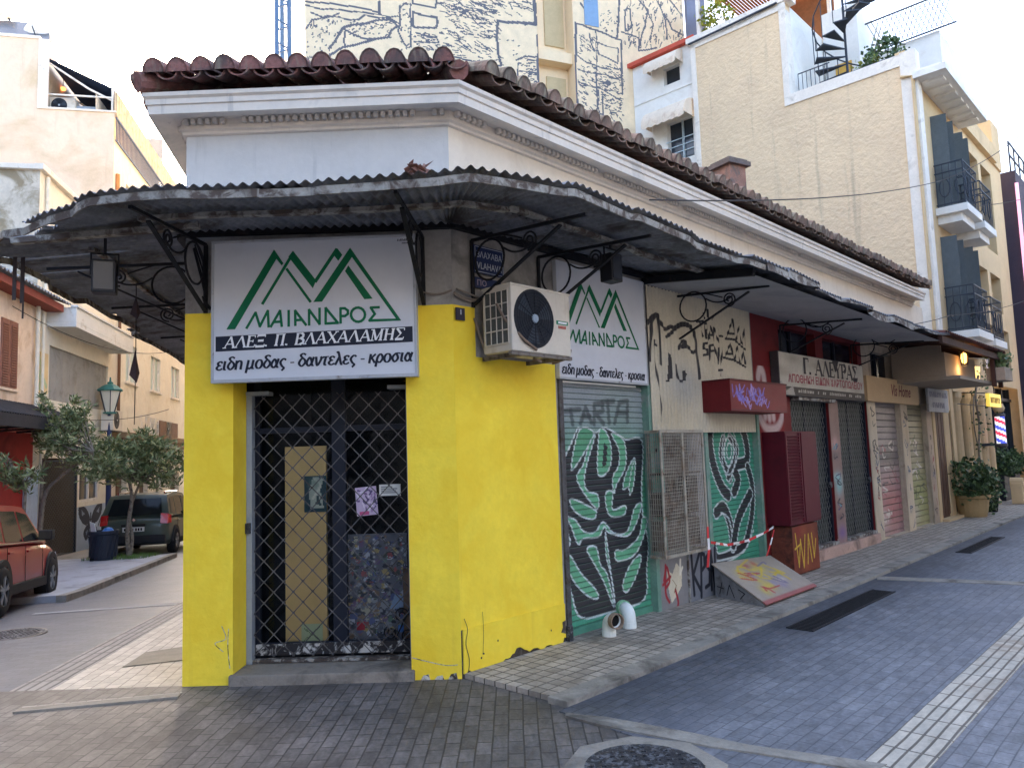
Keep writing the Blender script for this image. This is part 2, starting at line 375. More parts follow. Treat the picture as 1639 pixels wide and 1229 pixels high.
def strokes2d(m, lines, wd, y, mi=0, T=None):     # flat ribbons for painted strokes
    for ln in lines:
        P = [T(p) if T else p for p in ln]
        for a, b in zip(P, P[1:]):
            A = Vector((a[0], 0, a[1])); B = Vector((b[0], 0, b[1])); d = B-A
            if d.length < 1e-6: continue
            d.normalize(); n = Vector((-d.z, 0, d.x))*wd/2; e = d*wd*.3
            ye = y-eps(); m.quad([(p.x, ye, p.z) for p in (A-n-e, B-n+e, B+n+e, A+n-e)], mi)
    return m
# ================================================================== GROUND
def brickmat(name, c1, c2, mortar, bw, bh, ms=.01, rot=0.0, off=.5, stain=None, slo=.5, shi=.7, ss=.7, rough=.75, bump=.5, var=.25, spec=.3, wet=None, band=None):
    M_ = bpy.data.materials.new(name); M_.use_nodes = True; t = M_.node_tree; N = t.nodes; L = t.links; b = N["Principled BSDF"]
    b.inputs["Roughness"].default_value = rough; b.inputs["Specular IOR Level"].default_value = spec
    tc = N.new("ShaderNodeTexCoord"); mp = N.new("ShaderNodeMapping"); mp.inputs["Rotation"].default_value = (0, 0, R_(rot)); L.new(tc.outputs["Object"], mp.inputs[0])
    wob = N.new("ShaderNodeTexNoise"); wob.inputs["Scale"].default_value = 1.3; L.new(mp.outputs[0], wob.inputs[0])
    wm = N.new("ShaderNodeMix"); wm.data_type = 'RGBA'; wm.blend_type = 'LINEAR_LIGHT'; wm.inputs[0].default_value = .012
    L.new(mp.outputs[0], wm.inputs[6]); L.new(wob.outputs["Color"], wm.inputs[7])
    br = N.new("ShaderNodeTexBrick"); br.offset = off; br.inputs["Scale"].default_value = 1; br.inputs["Brick Width"].default_value = bw
    br.inputs["Row Height"].default_value = bh; br.inputs["Mortar Size"].default_value = ms; br.inputs["Mortar Smooth"].default_value = .25; br.inputs["Bias"].default_value = 0
    br.inputs["Color1"].default_value = c1; br.inputs["Color2"].default_value = c2; br.inputs["Mortar"].default_value = mortar
    L.new(wm.outputs[2], br.inputs["Vector"])
    def nz(sc, det=8, dd=0.0, src=None):
        n = N.new("ShaderNodeTexNoise"); n.inputs["Scale"].default_value = sc; n.inputs["Detail"].default_value = det; n.inputs["Roughness"].default_value = .65; n.inputs["Distortion"].default_value = dd
        L.new(src or mp.outputs[0], n.inputs[0]); return n.outputs[0]
    def rp(src, a, bb, c0, c1):
        r = N.new("ShaderNodeValToRGB"); r.color_ramp.elements[0].position = a; r.color_ramp.elements[1].position = bb
        r.color_ramp.elements[0].color = c0; r.color_ramp.elements[1].color = c1; L.new(src, r.inputs[0]); return r.outputs[0]
    def mx(f, a, bb, mode='MIX'):
        x = N.new("ShaderNodeMix"); x.data_type = 'RGBA'; x.blend_type = mode
        if isinstance(f, float): x.inputs[0].default_value = f
        else: L.new(f, x.inputs[0])
        for i, v in ((6, a), (7, bb)):
            if isinstance(v, tuple): x.inputs[i].default_value = v
            else: L.new(v, x.inputs[i])
        return x.outputs[2]
    cur = mx(1.0, br.outputs["Color"], rp(nz(1.1), .3, .7, (1-var,)*3+(1,), (1+var,)*3+(1,)), 'MULTIPLY')
    st = N.new("ShaderNodeMapping"); st.inputs["Scale"].default_value = (4.5, 11, 1); L.new(mp.outputs[0], st.inputs[0])
    cur = mx(1.0, cur, rp(nz(1.4, 6, .4, st.outputs[0]), .32, .68, (1-var*1.1,)*3+(1,), (1+var*1.2,)*3+(1,)), 'MULTIPLY')
    cur = mx(1.0, cur, rp(nz(38, 3), .3, .7, (1-var*.7,)*3+(1,), (1+var*.7,)*3+(1,)), 'MULTIPLY')
    if stain: cur = mx(rp(nz(ss, 9, .8), slo, shi, (0, 0, 0, 1), (1, 1, 1, 1)), cur, stain)
    if band:                                       # a worn dirt band along the kerb: (y0, y1, width, colour)
        sx = N.new("ShaderNodeSeparateXYZ"); L.new(tc.outputs["Object"], sx.inputs[0])
        a = N.new("ShaderNodeMath"); a.operation = 'ADD'; L.new(sx.outputs[1], a.inputs[0])
        nn = N.new("ShaderNodeMath"); nn.operation = 'MULTIPLY_ADD'; nn.inputs[1].default_value = .9; nn.inputs[2].default_value = -.45; L.new(nz(.9, 5), nn.inputs[0]); L.new(nn.outputs[0], a.inputs[1])
        r1 = N.new("ShaderNodeMapRange"); r1.interpolation_type = 'SMOOTHSTEP'; r1.inputs[1].default_value = band[0]; r1.inputs[2].default_value = band[1]; L.new(a.outputs[0], r1.inputs[0])
        cur = mx(r1.outputs[0], cur, mx(1.0, cur, band[2], 'MULTIPLY'))
    L.new(cur, b.inputs["Base Color"])
    bp = N.new("ShaderNodeBump"); bp.inputs["Strength"].default_value = bump; bp.inputs["Distance"].default_value = .012; bp.invert = True; L.new(br.outputs["Fac"], bp.inputs["Height"])
    b2 = N.new("ShaderNodeBump"); b2.inputs["Strength"].default_value = .35; b2.inputs["Distance"].default_value = .006; L.new(nz(45, 6), b2.inputs["Height"]); L.new(bp.outputs[0], b2.inputs["Normal"])
    L.new(b2.outputs[0], b.inputs["Normal"])
    rr = N.new("ShaderNodeMapRange"); rr.inputs[3].default_value = rough-.18; rr.inputs[4].default_value = min(1, rough+.15); L.new(nz(2.2), rr.inputs[0]); L.new(rr.outputs[0], b.inputs["Roughness"])
    return M_
m_plaza = brickmat("plaza_pavers", S(94,90,88), S(114,109,106), S(70,67,65), .175, .088, .0055, 90, .5, S(70,66,64), .5, .72, .9, .62, .5, .24)
m_rroad = brickmat("road_pavers", S(114,116,122), S(128,130,136), S(94,96,102), .165, .083, .004, 0, .5, S(100,104,115), .52, .78, .5, .62, .4, .2, band=(-2.0, -1.0, (.5,.51,.53,1)))
m_lroad = brickmat("lane_pavers", S(92,95,103), S(101,104,112), S(80,83,90), .205, .103, .005, 90, .5, S(98,99,108), .5, .75, .6, .6, .3, .12)
m_pave = brickmat("small_square_pavers", S(150,142,131), S(178,168,156), S(88,82,75), .105, .105, .006, 0, 0, S(120,111,99), .53, .74, 1.1, .8, .6, .16)
m_pavel = brickmat("pale_pavers", S(184,177,166), S(204,197,186), S(140,132,122), .2, .1, .005, 0, .5, S(170,160,147), .52, .75, 1.2, .8, .5, .1)
m_tact = brickmat("tactile_tiles", S(182,176,164), S(196,188,174), S(112,106,98), .27, .064, .007, 0, 0, S(138,121,105), .53, .75, 1.3, .8, .9, .14)
m_tactl = brickmat("tactile_tiles_grey", S(150,146,142), S(158,154,150), S(104,101,99), .4, .08, .012, 0, 0, S(128,122,118), .53, .75, 1.3, .8, .9, .1)
m_kerb = mat("kerb_stone", S(150,145,136), .85, .18, 4, .4, 50, S(92,87,81), .5, .68, 2.5)
m_conc = mat("concrete", S(150,144,134), .9, .15, 4, .4, 60, S(104,98,90), .52, .7, 2)
m_asph = mat("asphalt", S(84,84,88), .85, .15, 3, .5, 120)
m_iron = mat("cast_iron", S(66,66,70), .6, .35, 18, .8, 60, S(120,122,128), .5, .6, 25, metal=.4)
m_black = mat("black_slot", S(22,22,24), .9, .1, 5, 0)

gx = [-400, -200, -120, -80, -60]+[-45+i*.6 for i in range(100)]+[20, 30, 60, 120, 250, 400]; gy = [-200, -80, -40, -20, -8]+[i*.6 for i in range(110)]+[75, 100, 150, 250, 400]
o = M().grid(len(gx)-1, len(gy)-1, lambda u, v: (gx[round(u*(len(gx)-1))], gy[round(v*(len(gy)-1))], gh(gx[round(u*(len(gx)-1))], gy[round(v*(len(gy)-1))])-.13)).build("ground", m_asph, keep=True); tag(o, kind="structure")
# the left-hand ground far off follows the slope of its street, so its sheet is the lane itself
def lane(name, t0, t1, d0, d1, z, mt, n=40, thick=0.0, rim=()):
    fr = frame((P0.x, P0.y), 102)                      # x down the street, -y... lateral d runs to +y
    mm = M()
    def pt(t, d, dz):
        p = P0+uLd*t+Vector((-uLd.y, uLd.x))*d; return Vector((p.x, p.y, gh(p.x, p.y)+dz))
    inv = fr.inverted()
    ts = [t0+(t1-t0)*i/n for i in range(n+1)]
    for a, b in zip(ts, ts[1:]):
        q = [inv @ pt(a, d0, z), inv @ pt(b, d0, z), inv @ pt(b, d1, z), inv @ pt(a, d1, z)]; mm.quad(q)
        if thick:
            for d in (d0, d1): mm.quad([inv @ pt(a, d, z), inv @ pt(b, d, z), inv @ pt(b, d, z-thick), inv @ pt(a, d, z-thick)])
    if thick:
        for t in (t0, t1): mm.quad([inv @ pt(t, d0, z), inv @ pt(t, d1, z), inv @ pt(t, d1, z-thick), inv @ pt(t, d0, z-thick)])
    o = mm.build(name, mt, fr=fr, keep=True); tag(o, kind="structure"); return o
lane("left_road", -7, 90, 1.31, 14, .004, m_lroad, 60)
lane("left_pavement", -.12, 60, -.02, 1.0, .014, m_pavel, 40, .1)
lane("left_tactile_path", -3.2, 60, 1.0, 1.32, .010, m_tactl, 40)
lane("left_pavement_edge", -.24, -.122, -.02, 1.0, .017, m_conc, 1, .1)
lane("far_pavement", 7.6, 15.1, 3.45, 6.7, .11, mat("pale_slabs", S(168,172,180), .8, .1, 2, .2, 40, S(140,142,148)), 10, .2)
lane("far_kerb", 7.5, 15.2, 3.3, 3.448, .114, m_kerb, 10, .2)
lane("far_footway", -6, 80, 5.5, 6.9, .106, m_conc, 40, .2)
lane("road_marking_line", 5.9, 6.05, 1.32, 3.2, .012, mat("worn_white_line", S(168,168,170), .8, .2, 6, .1), 1)
tag(M().slab([(-14, -30), (16, -30), (16, 5.65), (-14, 5.65)], -.05, 0).build("plaza_paving", m_plaza, keep=True), kind="structure")
tag(M().slab([(-.1, -1.0), (0, -.99), (60, -.99), (60, -9), (-.9, -9)], -.05, .006).build("right_road", m_rroad, fr=WR, keep=True), kind="structure")
tag(M().slab([(.02, .2), (.02, -.83), (60, -.83), (60, .2)], -.05, .036).build("right_pavement", m_pave, fr=WR, keep=True), kind="structure")
kb = M()
for i in range(50): kb.box(-.02+i*.98, -.02+(i+1)*.98-.006, -1.0, -.834, -.05, .042-.002*(i % 3))
tag(kb.build("right_kerb", m_kerb, fr=WR, keep=True, bevel=.008), kind="structure")
tag(M().slab([(-.5, -2.96), (60, -2.96), (60, -2.69), (-.5, -2.69)], -.02, .012).build("right_tactile_path", m_tact, fr=WR, keep=True), kind="structure")
up = [(905,1141), (931,1144.6), (970,1148), (1041,1161), (1111,1174), (1200,1193), (1330,1211), (1420,1224)]
lo = [(1395,1236), (1320,1223), (1200,1204), (1135,1195), (1095,1187), (1017,1172), (959,1160), (905,1146)]
pl = [ground(*p, z=.01) for p in up+lo]
tag(M().slab([(p.x, p.y) for p in pl], -.02, .016).build("edging_strip", m_kerb, keep=True), kind="structure")
a, b, c, d = [ground(*p, z=.01) for p in ((1404,922), (1645,931), (1645,936), (1404,927))]
tag(M().slab([(p.x, p.y) for p in (a, b, c, d)], -.02, .012).build("road_joint_strip", m_kerb, keep=True), kind="structure")
# drain gratings and covers
def grate(x0, x1, y0, y1, label):
    T = thing("drain_grating", label, "drain grating", WR, (x0+x1)/2, (y0+y1)/2, 0, "long drain gratings in the right street")
    M().box(x0, x1, y0, y1, .0, .010).build("channel", m_black, T, WR)
    b = M(); n = int((x1-x0)/.05)
    for i in range(n): b.box(x0+i*.05, x0+i*.05+.016, y0+.02, y1-.02, .0095, .0135)
    b.box(x0, x1, y0, y0+.02, .0, .015).box(x0, x1, y1-.02, y1, .0, .015)
    b.build("bars", mat("grate_iron", S(38,38,41), .6, .2, 8, .2), T, WR)
grate(2.75, 4.95, -1.44, -1.2, "long dark drain grating in the road before the tilted ramp plate")
grate(8.4, 10.6, -1.4, -1.2, "dark drain grating far along the right street before the shuttered doors")
grate(8.9, 9.8, -2.42, -2.1, "short dark drain grating near the right edge of the street")
def manhole(x, y, z, r, label, frm):
    T = thing("manhole_cover", label, "manhole cover", W0, x, y, z)
    M().lathe([(0, .0), (r, .0), (r, .02), (0, .02)], (x, y, z), 40).build("lid", m_iron, T)
    k = M()
    for i in range(10):
        for j in range(10):
            X, Y = (i-4.5)*r*.19, (j-4.5)*r*.19
            if X*X+Y*Y < (r*.88)**2: k.box(x+X-.012, x+X+.012, y+Y-.012, y+Y+.012, z+.019, z+.026)
    k.build("lid_pattern", m_iron, T)
    M().lathe([(r+.006, 0), (r+.006, .018), (r+frm, .018), (r+frm, 0)], (x, y, z), 8 if frm > .1 else 40).build("collar", m_conc, T)
manhole(.6, 3.92, .002, .3, "round cast iron manhole cover in a concrete collar in the dark paving", .12)
p = ground(20, 1018); manhole(p.x, p.y, p.z+.006, .31, "round manhole cover in the lane beside the red car", .03)
c4 = [ground(*p) for p in ((196, 1071), (292, 1060), (296, 1038), (234, 1047))]
lid = M(); lid.v = [(p.x, p.y, p.z+.018+k) for k in (0, .006) for p in c4]; lid.f = [(0,1,2,3), (4,5,6,7), (0,1,5,4), (1,2,6,5), (2,3,7,6), (3,0,4,7)]; lid.mi = [0]*6; lid.col = [None]*6
tag(lid.build("inspection_cover", mat("cover_frame", S(140,133,122), .8, .15, 6, .2)), "flat rectangular inspection cover in the pale pavement left of the yellow pillar", "cover")
# ================================================================== CORNER BUILDING
nF = Vector((math.sin(R_(FA)), -math.cos(R_(FA)), 0)); nR = Vector((math.sin(R_(RA)), -math.cos(R_(RA)), 0)); nL = Vector((-math.sin(R_(LA)), math.cos(R_(LA)), 0))
uLw = Vector((math.cos(R_(LA)), math.sin(R_(LA)), 0))
REND = 11.75
m_yel = mat("yellow_paint", S(252,221,70), .68, .06, 2.2, .3, 18, S(243,207,54), .42, .66, 2.0, spec=.25, streak=S(236,204,66), sk=(.6, .8), dist=.012)
m_whi = mat("upper_white_plaster", S(206,203,198), .85, .05, 1.6, .12, 30, S(194,190,184), .56, .75, 1.3, streak=S(176,175,172), sk=(.6, .8))
m_gry = mat("grey_plaster", S(150,148,146), .88, .14, 3, .3, 30, S(98,97,97), .5, .7, 2.5)
m_red = mat("oxblood_paint", S(108,30,33), .7, .12, 3, .15, 40, S(80,24,27), .52, .72, 2)
m_dir = mat("dirty_cream_plaster", S(186,172,152), .88, .12, 3, .25, 40, S(130,112,96), .54, .72, 2.5, streak=S(140,122,104), sk=(.58, .75))
m_msn = mat("bare_masonry", S(74,66,60), .95, .3, 9, .9, 22, S(120,112,104), .55, .7, 6)
m_drk = mat("dark_interior", S(34,34,38), .9, .1, 3, 0)
m_tile = mat("clay_tile", S(140,98,92), .85, .3, 4, .4, 40, S(96,82,80), .44, .62, 3.5, streak=S(140,130,116), sk=(.52, .68), sscale=14)
CB = thing("corner_shop_building", "low old corner building with yellow painted base, white cornice and clay tile roof", "building", W0, KX, KY, 0)

def f_mi(x, z): return 0 if z < 2.745 else (1 if z < 3.4 else 2)
mw = M(); OPF = [(-1.67, -.365, .05, 2.34, .27)]
wall(mw, -2.04, 0, -.05, 4.2, OPF, splits=((), (2.745, 3.4)), mi=f_mi)
mw.build("front_wall", [m_yel, m_gry, m_whi], CB, WF)
def r_mi(s, z):
    if z > 3.4: return 2
    if s < 1.17: return (0 if z > .34 else 6) if z < (2.745 if s < .23 else 2.36) else 1
    if s < 4.93: return 1
    if s < 8.78: return 3 if z > .25 or s < 5.9 else 4
    return 4
OPR = [(1.24, 2.57, .0, 2.24, .1), (3.7, 4.93, .27, 2.04, .1), (5.95, 7.25, .19, 2.29, .12), (7.62, 8.86, .19, 2.29, .12),
       (9.26, 10.55, .05, 2.3, .12), (10.95, 12.1, .05, 2.3, .12), (5.72, 6.93, 2.72, 3.16, .15), (7.2, 8.6, 2.72, 3.14, .15), (9.2, 10.3, 2.66, 3.1, .15), (10.6, 11.9, 2.66, 3.1, .15)]
mw = M(); wall(mw, 0, 12.45, -.05, 4.2, OPR, splits=((.23, 1.17, 4.93, 5.9, 8.78), (.25, .34, 2.36, 2.745, 3.4)), mi=r_mi)
m_wrm = mat("upper_plaster_warm_lit", S(226,213,194), .85, .05, 1.6, .12, 30, S(211,196,176), .56, .75, 1.3, streak=S(206,190,168), sk=(.6, .8))  # upper plaster again, the right street's warm bounce light put into its colour
mw.build("right_wall", [m_yel, m_gry, m_wrm, m_red, m_dir, m_conc, m_msn], CB, WR)
ml = M(); ml.quad([(0, 0, -2), (-1.3, 0, -2), (-1.3, 0, 2.745), (0, 0, 2.745)], 1); ml.quad([(-1.3, 0, -2), (-14, 0, -2), (-14, 0, 3.4), (-1.3, 0, 3.4)], 2); ml.quad([(0, 0, 2.745), (-1.3, 0, 2.745), (-1.3, 0, 3.4), (0, 0, 3.4)], 2); ml.quad([(0, 0, 3.4), (-14, 0, 3.4), (-14, 0, 4.2), (0, 0, 4.2)]); ml.build("left_wall", [m_whi, m_yel, m_dir], CB, WL)
# yellow plaster skin with its broken lower edge
def ragged(x0, x1, zf, n):
    pts = []
    for i in range(n+1):
        x = x0+(x1-x0)*i/n; pts.append((x, zf((x-x0)/(x1-x0))+random.uniform(-.008, .008)))
    return pts
lowR = ragged(.012, 1.165, lambda u: .005+(.03 if u < .12 else 0)+max(0, .09*math.exp(-((u-.5)/.12)**2))+.045*math.exp(-((u-.75)/.14)**2)+(.05 if u > .96 else 0)+.012*math.sin(u*40), 46)
sk = M(); sk.prism(lowR+[(1.165, .345), (.012, .345)], -.014, -.001); sk.build("plaster_skin", m_yel, CB, WR)
cr = M()                                             # hairline cracks and chips in the paint
def crack(pts, w, y=-.017): strokes2d(cr, [smooth_line(pts, 4)], w, y)
crack([(.02,.42), (.05,.34), (.03,.24), (.06,.12), (.04,.02)], .006); crack([(.205,.44), (.21,.3), (.2,.14)], .004); crack([(.2,.14), (.21,.135)], .012)
for _ in range(3):
    x = random.uniform(.05, 1.1); z = random.uniform(.04, .2); cr.quad([(x, -.0165-eps(), z), (x+.012, -.0165-eps(), z-.004), (x+.016, -.0165, z+.01), (x+.003, -.0165, z+.012)])
for b in ([(1.1,.12), (1.16,.1), (1.165,.21), (1.12,.2), (1.125,.16)],):
    cr.quad([(x, -.0168, z) for x, z in b])
cr.build("paint_cracks", m_msn, CB, WR)
cf = M(); strokes2d(cf, [smooth_line(q, 4) for q in ([(-.36,.16), (-.25,.13), (-.12,.1), (-.03,.1)], [(-1.75,.42), (-1.72,.33), (-1.8,.3), (-1.74,.24)], [(-1.7,.4), (-1.705,.27), (-1.69,.12)])], .006, -.002)
for a, b in ((-.3, .08), (-.2, .06), (-.1, .09)): cf.quad([(a, -.0025, .0), (a+.07, -.0025, .0), (a+.06, -.0025, b*.5), (a+.02, -.0025, b*.4)])
cf.build("base_cracks", mat("crumbling_render", S(196,190,178), .95, .3, 20, .6, 60, S(70,62,55), .5, .6, 14), CB, WF)
# cornice run round the three fronts
def opath(off, z, rend=REND, lend=12.0):
    mk = (nF+nR)/(1+nF.dot(nR)); ml_ = (nF+nL)/(1+nF.dot(nL))
    return [FL+uLw*lend+nL*off, FL+ml_*off, K+mk*off, K+uR*rend+nR*off], z
def sweep(m, prof, rend=REND, lend=12.0, mi=0, cap=True):
    rows = []
    for off, z in prof:
        ps, zz = opath(off, z, rend+off*0, lend); rows.append([(p.x, p.y, zz) for p in ps])
    vs = [p for r in rows for p in r]; fs = []
    for i in range(len(rows)-1):
        for j in range(3): fs.append((i*4+j, i*4+j+1, (i+1)*4+j+1, (i+1)*4+j))
    if cap: fs.append(tuple(i*4+3 for i in range(len(rows))))
    return m.add(vs, fs, mi)
cm = M(); sweep(cm, [(.001,4.138), (.025,4.145), (.025,4.165), (.045,4.178), (.045,4.205), (.036,4.21), (.036,4.252), (.082,4.254), (.235,4.22), (.235,4.285), (.248,4.29), (.248,4.33), (.268,4.345), (.268,4.375), (.0,4.39)])
cm.build("cornice", mat("cornice_plaster", S(222,213,201), .85, .06, 2, .12, 30, S(190,185,178), .55, .72, 1.6, streak=S(178,172,166), sk=(.6, .78)), CB)
dm = M()
def dent(fr, x0, x1):
    x = x0
    while x < x1-.036:
        k = int((x-x0)/.0565)
        if k % 53 not in (5, 6, 31, 32): dm_box(fr, x)
        x += .0565
def dm_box(fr, x):
    c = [fr @ Vector(p) for p in ((x,-.037,4.212),(x+.031,-.037,4.212),(x+.031,-.037,4.249),(x,-.037,4.249),(x,-.081,4.212),(x+.031,-.081,4.212),(x+.031,-.081,4.249),(x,-.081,4.249))]
    dm.add(c, [(4,5,6,7), (0,4,7,3), (1,2,6,5), (0,1,5,4), (3,7,6,2)])
dent(WF, -2.03, 0); dent(WR, .03, REND); dent(WL, -11, -.03)
dm.build("dentil_course", MATS["cornice_plaster"], CB)
lg = M(); sweep(lg, [(.001,3.68), (.018,3.69), (.018,3.72), (.001,3.735)], 12.4); lg.build("string_course", m_whi, CB)
# tile roof: barrel tiles at the eaves, plain slopes behind
tm = M(); TS = R_(19)
m_til2 = mat("weathered_grey_tile", S(136,112,100), .9, .3, 4, .4, 40, S(98,88,80), .44, .62, 3.5, streak=S(146,138,122), sk=(.5, .66), sscale=14)
def tile_row(fr, x0, x1, r, seed, pitch=.19, mi=0):
    n = int((x1-x0)/pitch); rnd = random.Random(seed)
    dy, dz = math.cos(TS), math.sin(TS); L_ = .42
    for k in range(n+1):
        x = x0+(k+.5)*(x1-x0)/(n+1); j = rnd.uniform(-.012, .012); b0 = -.345+r*.36+rnd.uniform(-.02, .02); lift = rnd.uniform(0, .012)
        for cover in (1, 0):
            R0, R1 = (.081, .068) if cover else (.079, .079); xc = x+(pitch/2 if not cover else 0); zc = 4.43+r*.36*math.tan(TS)+(.045 if cover else .03)+lift*cover
            yb = b0-(0.012 if cover else -.01); ring = []
            for (t, Rr) in ((0, R0), (L_, R1)):
                for rad in (Rr, Rr-.014):
                    for i in range(9):
                        a = math.pi*i/8
                        if cover: px, pz = math.cos(a)*rad, math.sin(a)*rad*1.35
                        else: px, pz = math.cos(a)*rad, -math.sin(a)*rad*.7+.03
                        tilt = j*(t/L_)
                        ring.append(fr @ Vector((xc+px+tilt, yb+t*dy-pz*dz*.6, zc+t*dz+pz*dy)))
            fs = []
            for i in range(8):
                fs += [(i, i+1, 18+i+1, 18+i), (9+i, 27+i, 28+i, 10+i), (i, 9+i, 10+i, i+1), (18+i, 19+i, 28+i, 27+i)]
            fs += [(0, 18, 27, 9), (8, 17, 35, 26)]
            if cover: fs.append(tuple(range(8, -1, -1)))
            tm.add(ring, fs, mi)
for r in range(3):
    tile_row(WF, -2.22+r*.3, .1-r*.16, r, 11+r); tile_row(WR, .06-r*.02+r*.18, REND+.05, r, 21+r, .18, 1)
    if r < 2: tile_row(WL, -6, .15-r*.25, r, 31+r)
for a, b in ((K+(nF+nR)/(1+nF.dot(nR))*.27, K-(nF+nR)/(1+nF.dot(nR))*1.2), (FL+(nF+nL)/(1+nF.dot(nL))*.3, FL-(nF+nL)/(1+nF.dot(nL))*1.0)):
    d = (b-a); n = 5
    for i in range(n):
        p = a+d*(i/n); q = a+d*((i+1.15)/n)
        tm.tube([(p.x, p.y, 4.45+i*.1), (q.x, q.y, 4.45+(i+1.15)*.1)], [.075, .09], 10)
def zin(d): return 4.4+(d+.2)*math.tan(TS)
mk = (nF+nR)/(1+nF.dot(nR)); mL = (nF+nL)/(1+nF.dot(nL))
def P3(v, d): return (v.x, v.y, zin(d))
tm.quad([P3(FL+mL*.2, -.2), P3(K+mk*.2, -.2), P3(K-mk*1.6, 1.6), P3(FL-mL*1.6, 1.6)])
tm.quad([P3(K+mk*.2, -.2), P3(K+uR*REND+nR*.2, -.2), P3(K+uR*REND-nR*3.5, 3.5), P3(K+uR*2-nR*3.5, 3.5), P3(K-mk*1.6, 1.6)])
tm.quad([P3(FL+mL*.2, -.2), P3(FL-mL*1.6, 1.6), P3(FL+uLw*10-nL*3, 3), P3(FL+uLw*10+nL*.2, -.2)])
roof = tm.build("tile_roof", [m_tile, m_til2], CB)
cp = ground(1170, 320, z=None) if False else None
d_ = ray(1170, 322); tt = 13.2/d_.y; cx_, cy_, cz_ = d_.x*tt, 13.2, 1.6+d_.z*tt
fc = frame((cx_, cy_), 30)
ch = M().box(-.2, .2, -.2, .2, cz_-1.2, cz_+.6).build("chimney", mat("chimney_brick", S(150,112,96), .9, .2, 7, .5, 40, S(108,100,94), .5, .65, 4), roof, fc)
M().box(-.27, .27, -.27, .27, cz_+.6, cz_+.68).box(-.23, .23, -.23, .23, cz_+.68, cz_+.72).build("chimney_cap", mat("cap_stone", S(110,98,92), .9, .2, 6, .4), ch, fc)

# ---------------------------------------------------------------- front doorway
M().box(-1.69, -.34, -.035, .5, -.05, .075).build("door_step", mat("worn_step", S(140,132,122), .85, .15, 5, .35, 60, S(96,90,84), .5, .68, 3), CB, WF, bevel=.012)
rm = M(); rm.quad([(-2.0, 3.2, 0), (-.05, 3.2, 0), (-.05, 3.2, 3), (-2.0, 3.2, 3)]); rm.quad([(-2.0, .5, .08), (-.05, .5, .08), (-.05, 3.2, .08), (-2.0, 3.2, .08)])
rm.quad([(-2.0, .28, 2.5), (-.05, .28, 2.5), (-.05, 3.2, 2.5), (-2, 3.2, 2.5)])
for x in (-2.0, -.05): rm.quad([(x, .28, 0), (x, 3.2, 0), (x, 3.2, 3), (x, .28, 3)])
rm.box(-1.9, -1.3, 2.2, 2.6, .1, 1.6).box(-.9, -.2, 2.4, 2.9, .1, 2.0)
rm.build("shop_interior", m_drk, CB, WF)
m_gate = mat("galvanised_steel", S(96,95,97), .55, .2, 12, .2, 80, S(70,62,58), .5, .64, 9, metal=.5)
m_post = mat("grey_gate_post", S(150,158,168), .55, .08, 6, .1, 60, metal=.3)
m_frm = mat("dark_blue_door_frame", S(28,33,46), .5, .1, 4, .05)
DR = M(); 
for x in (-1.67, -1.04, -.365-.05): DR.box(x, x+(.05 if x != -1.04 else .11), .42, .47, .08, 2.34)
for z in (.08, 1.83, 2.29): DR.box(-1.62, -1.04, .425, .465, z, z+(.11 if z < .1 else .045)).box(-.93, -.415, .425, .465, z, z+(.11 if z < .1 else .045))
dr = DR.build("glass_door", m_frm, CB, WF, bevel=.004)
gp = M(); m_gl = glassmat("door_glass", (.85, .88, .92, 1), -.02, .1)
gp.quad([(-1.62, .445, .19), (-1.04, .445, .19), (-1.04, .445, 2.29), (-1.62, .445, 2.29)]).quad([(-.93, .445, .19), (-.415, .445, .19), (-.415, .445, 2.29), (-.93, .445, 2.29)])
gp.build("pane", m_gl, dr, WF)
# folding lattice gate
gb = M(); x0, x1, z0, z1 = -1.615, -.42, .13, 2.13; px, pz = .151, .158
def clipseg(ax, az, bx, bz):
    t0, t1 = 0.0, 1.0; dx, dz = bx-ax, bz-az
    for p, q in ((-dx, ax-x0), (dx, x1-ax), (-dz, az-z0), (dz, z1-az)):
        if abs(p) < 1e-12:
            if q < 0: return None
        else:
            r = q/p
            if p < 0: t0 = max(t0, r)
            else: t1 = min(t1, r)
    return None if t0 >= t1 else ((ax+dx*t0, az+dz*t0), (ax+dx*t1, az+dz*t1))
for k in range(-16, 26):
    for sgn in (1, -1):
        xx = x0+k*px; q = clipseg(xx-2*px*10*0, z0, xx+sgn*px*16, z0+pz*16)
        if q:
            (ax, az), (bx, bz) = q; gb.bar((ax, .285+.004*sgn, az), (bx, .285+.004*sgn, bz), .0035, .0125, (0, -1, 0)) if False else gb.bar((ax, .285+.004*sgn, az), (bx, .285+.004*sgn, bz), .0072, .0035, (0, -1, 0))
rv = []
for i in range(0, 20):
    for j in range(0, 30):
        X, Z = x0+i*px/2, z0+j*pz/2
        if (i+j) % 2 == 0 and x0 < X < x1 and Z < z1: gb.box(X-.007, X+.007, .274, .296, Z-.007, Z+.007)
FG = gb.build("folding_gate", m_gate, CB, WF)
M().box(-1.668, -1.622, .255, .325, .075, 2.14).build("gate_post", m_post, FG, WF, bevel=.004); M().box(-.412, -.367, .255, .325, .075, 2.14).build("gate_post", m_post, FG, WF, bevel=.004)
M().box(-1.66, -1.48, .225, .335, 2.125, 2.155).box(-.55, -.37, .225, .335, 2.14, 2.17).build("gate_bracket", m_post, FG, WF, bevel=.004)
M().box(-1.622, -.412, .26, .32, .082, .105).build("gate_track", mat("rusty_track", S(70,62,58), .8, .3, 20, .3, 60, S(150,146,140), .5, .6, 16), FG, WF)
M().box(-1.665, -1.63, .225, .256, 1.06, 1.14).build("gate_lock", m_iron, FG, WF, bevel=.004)
M().box(-1.62, -.415, .335, .36, .12, .2).build("flaking_bottom_rail", mat("flaking_paint", S(46,44,46), .8, .2, 10, .3, 60, S(190,188,184), .5, .58, 13), dr, WF)
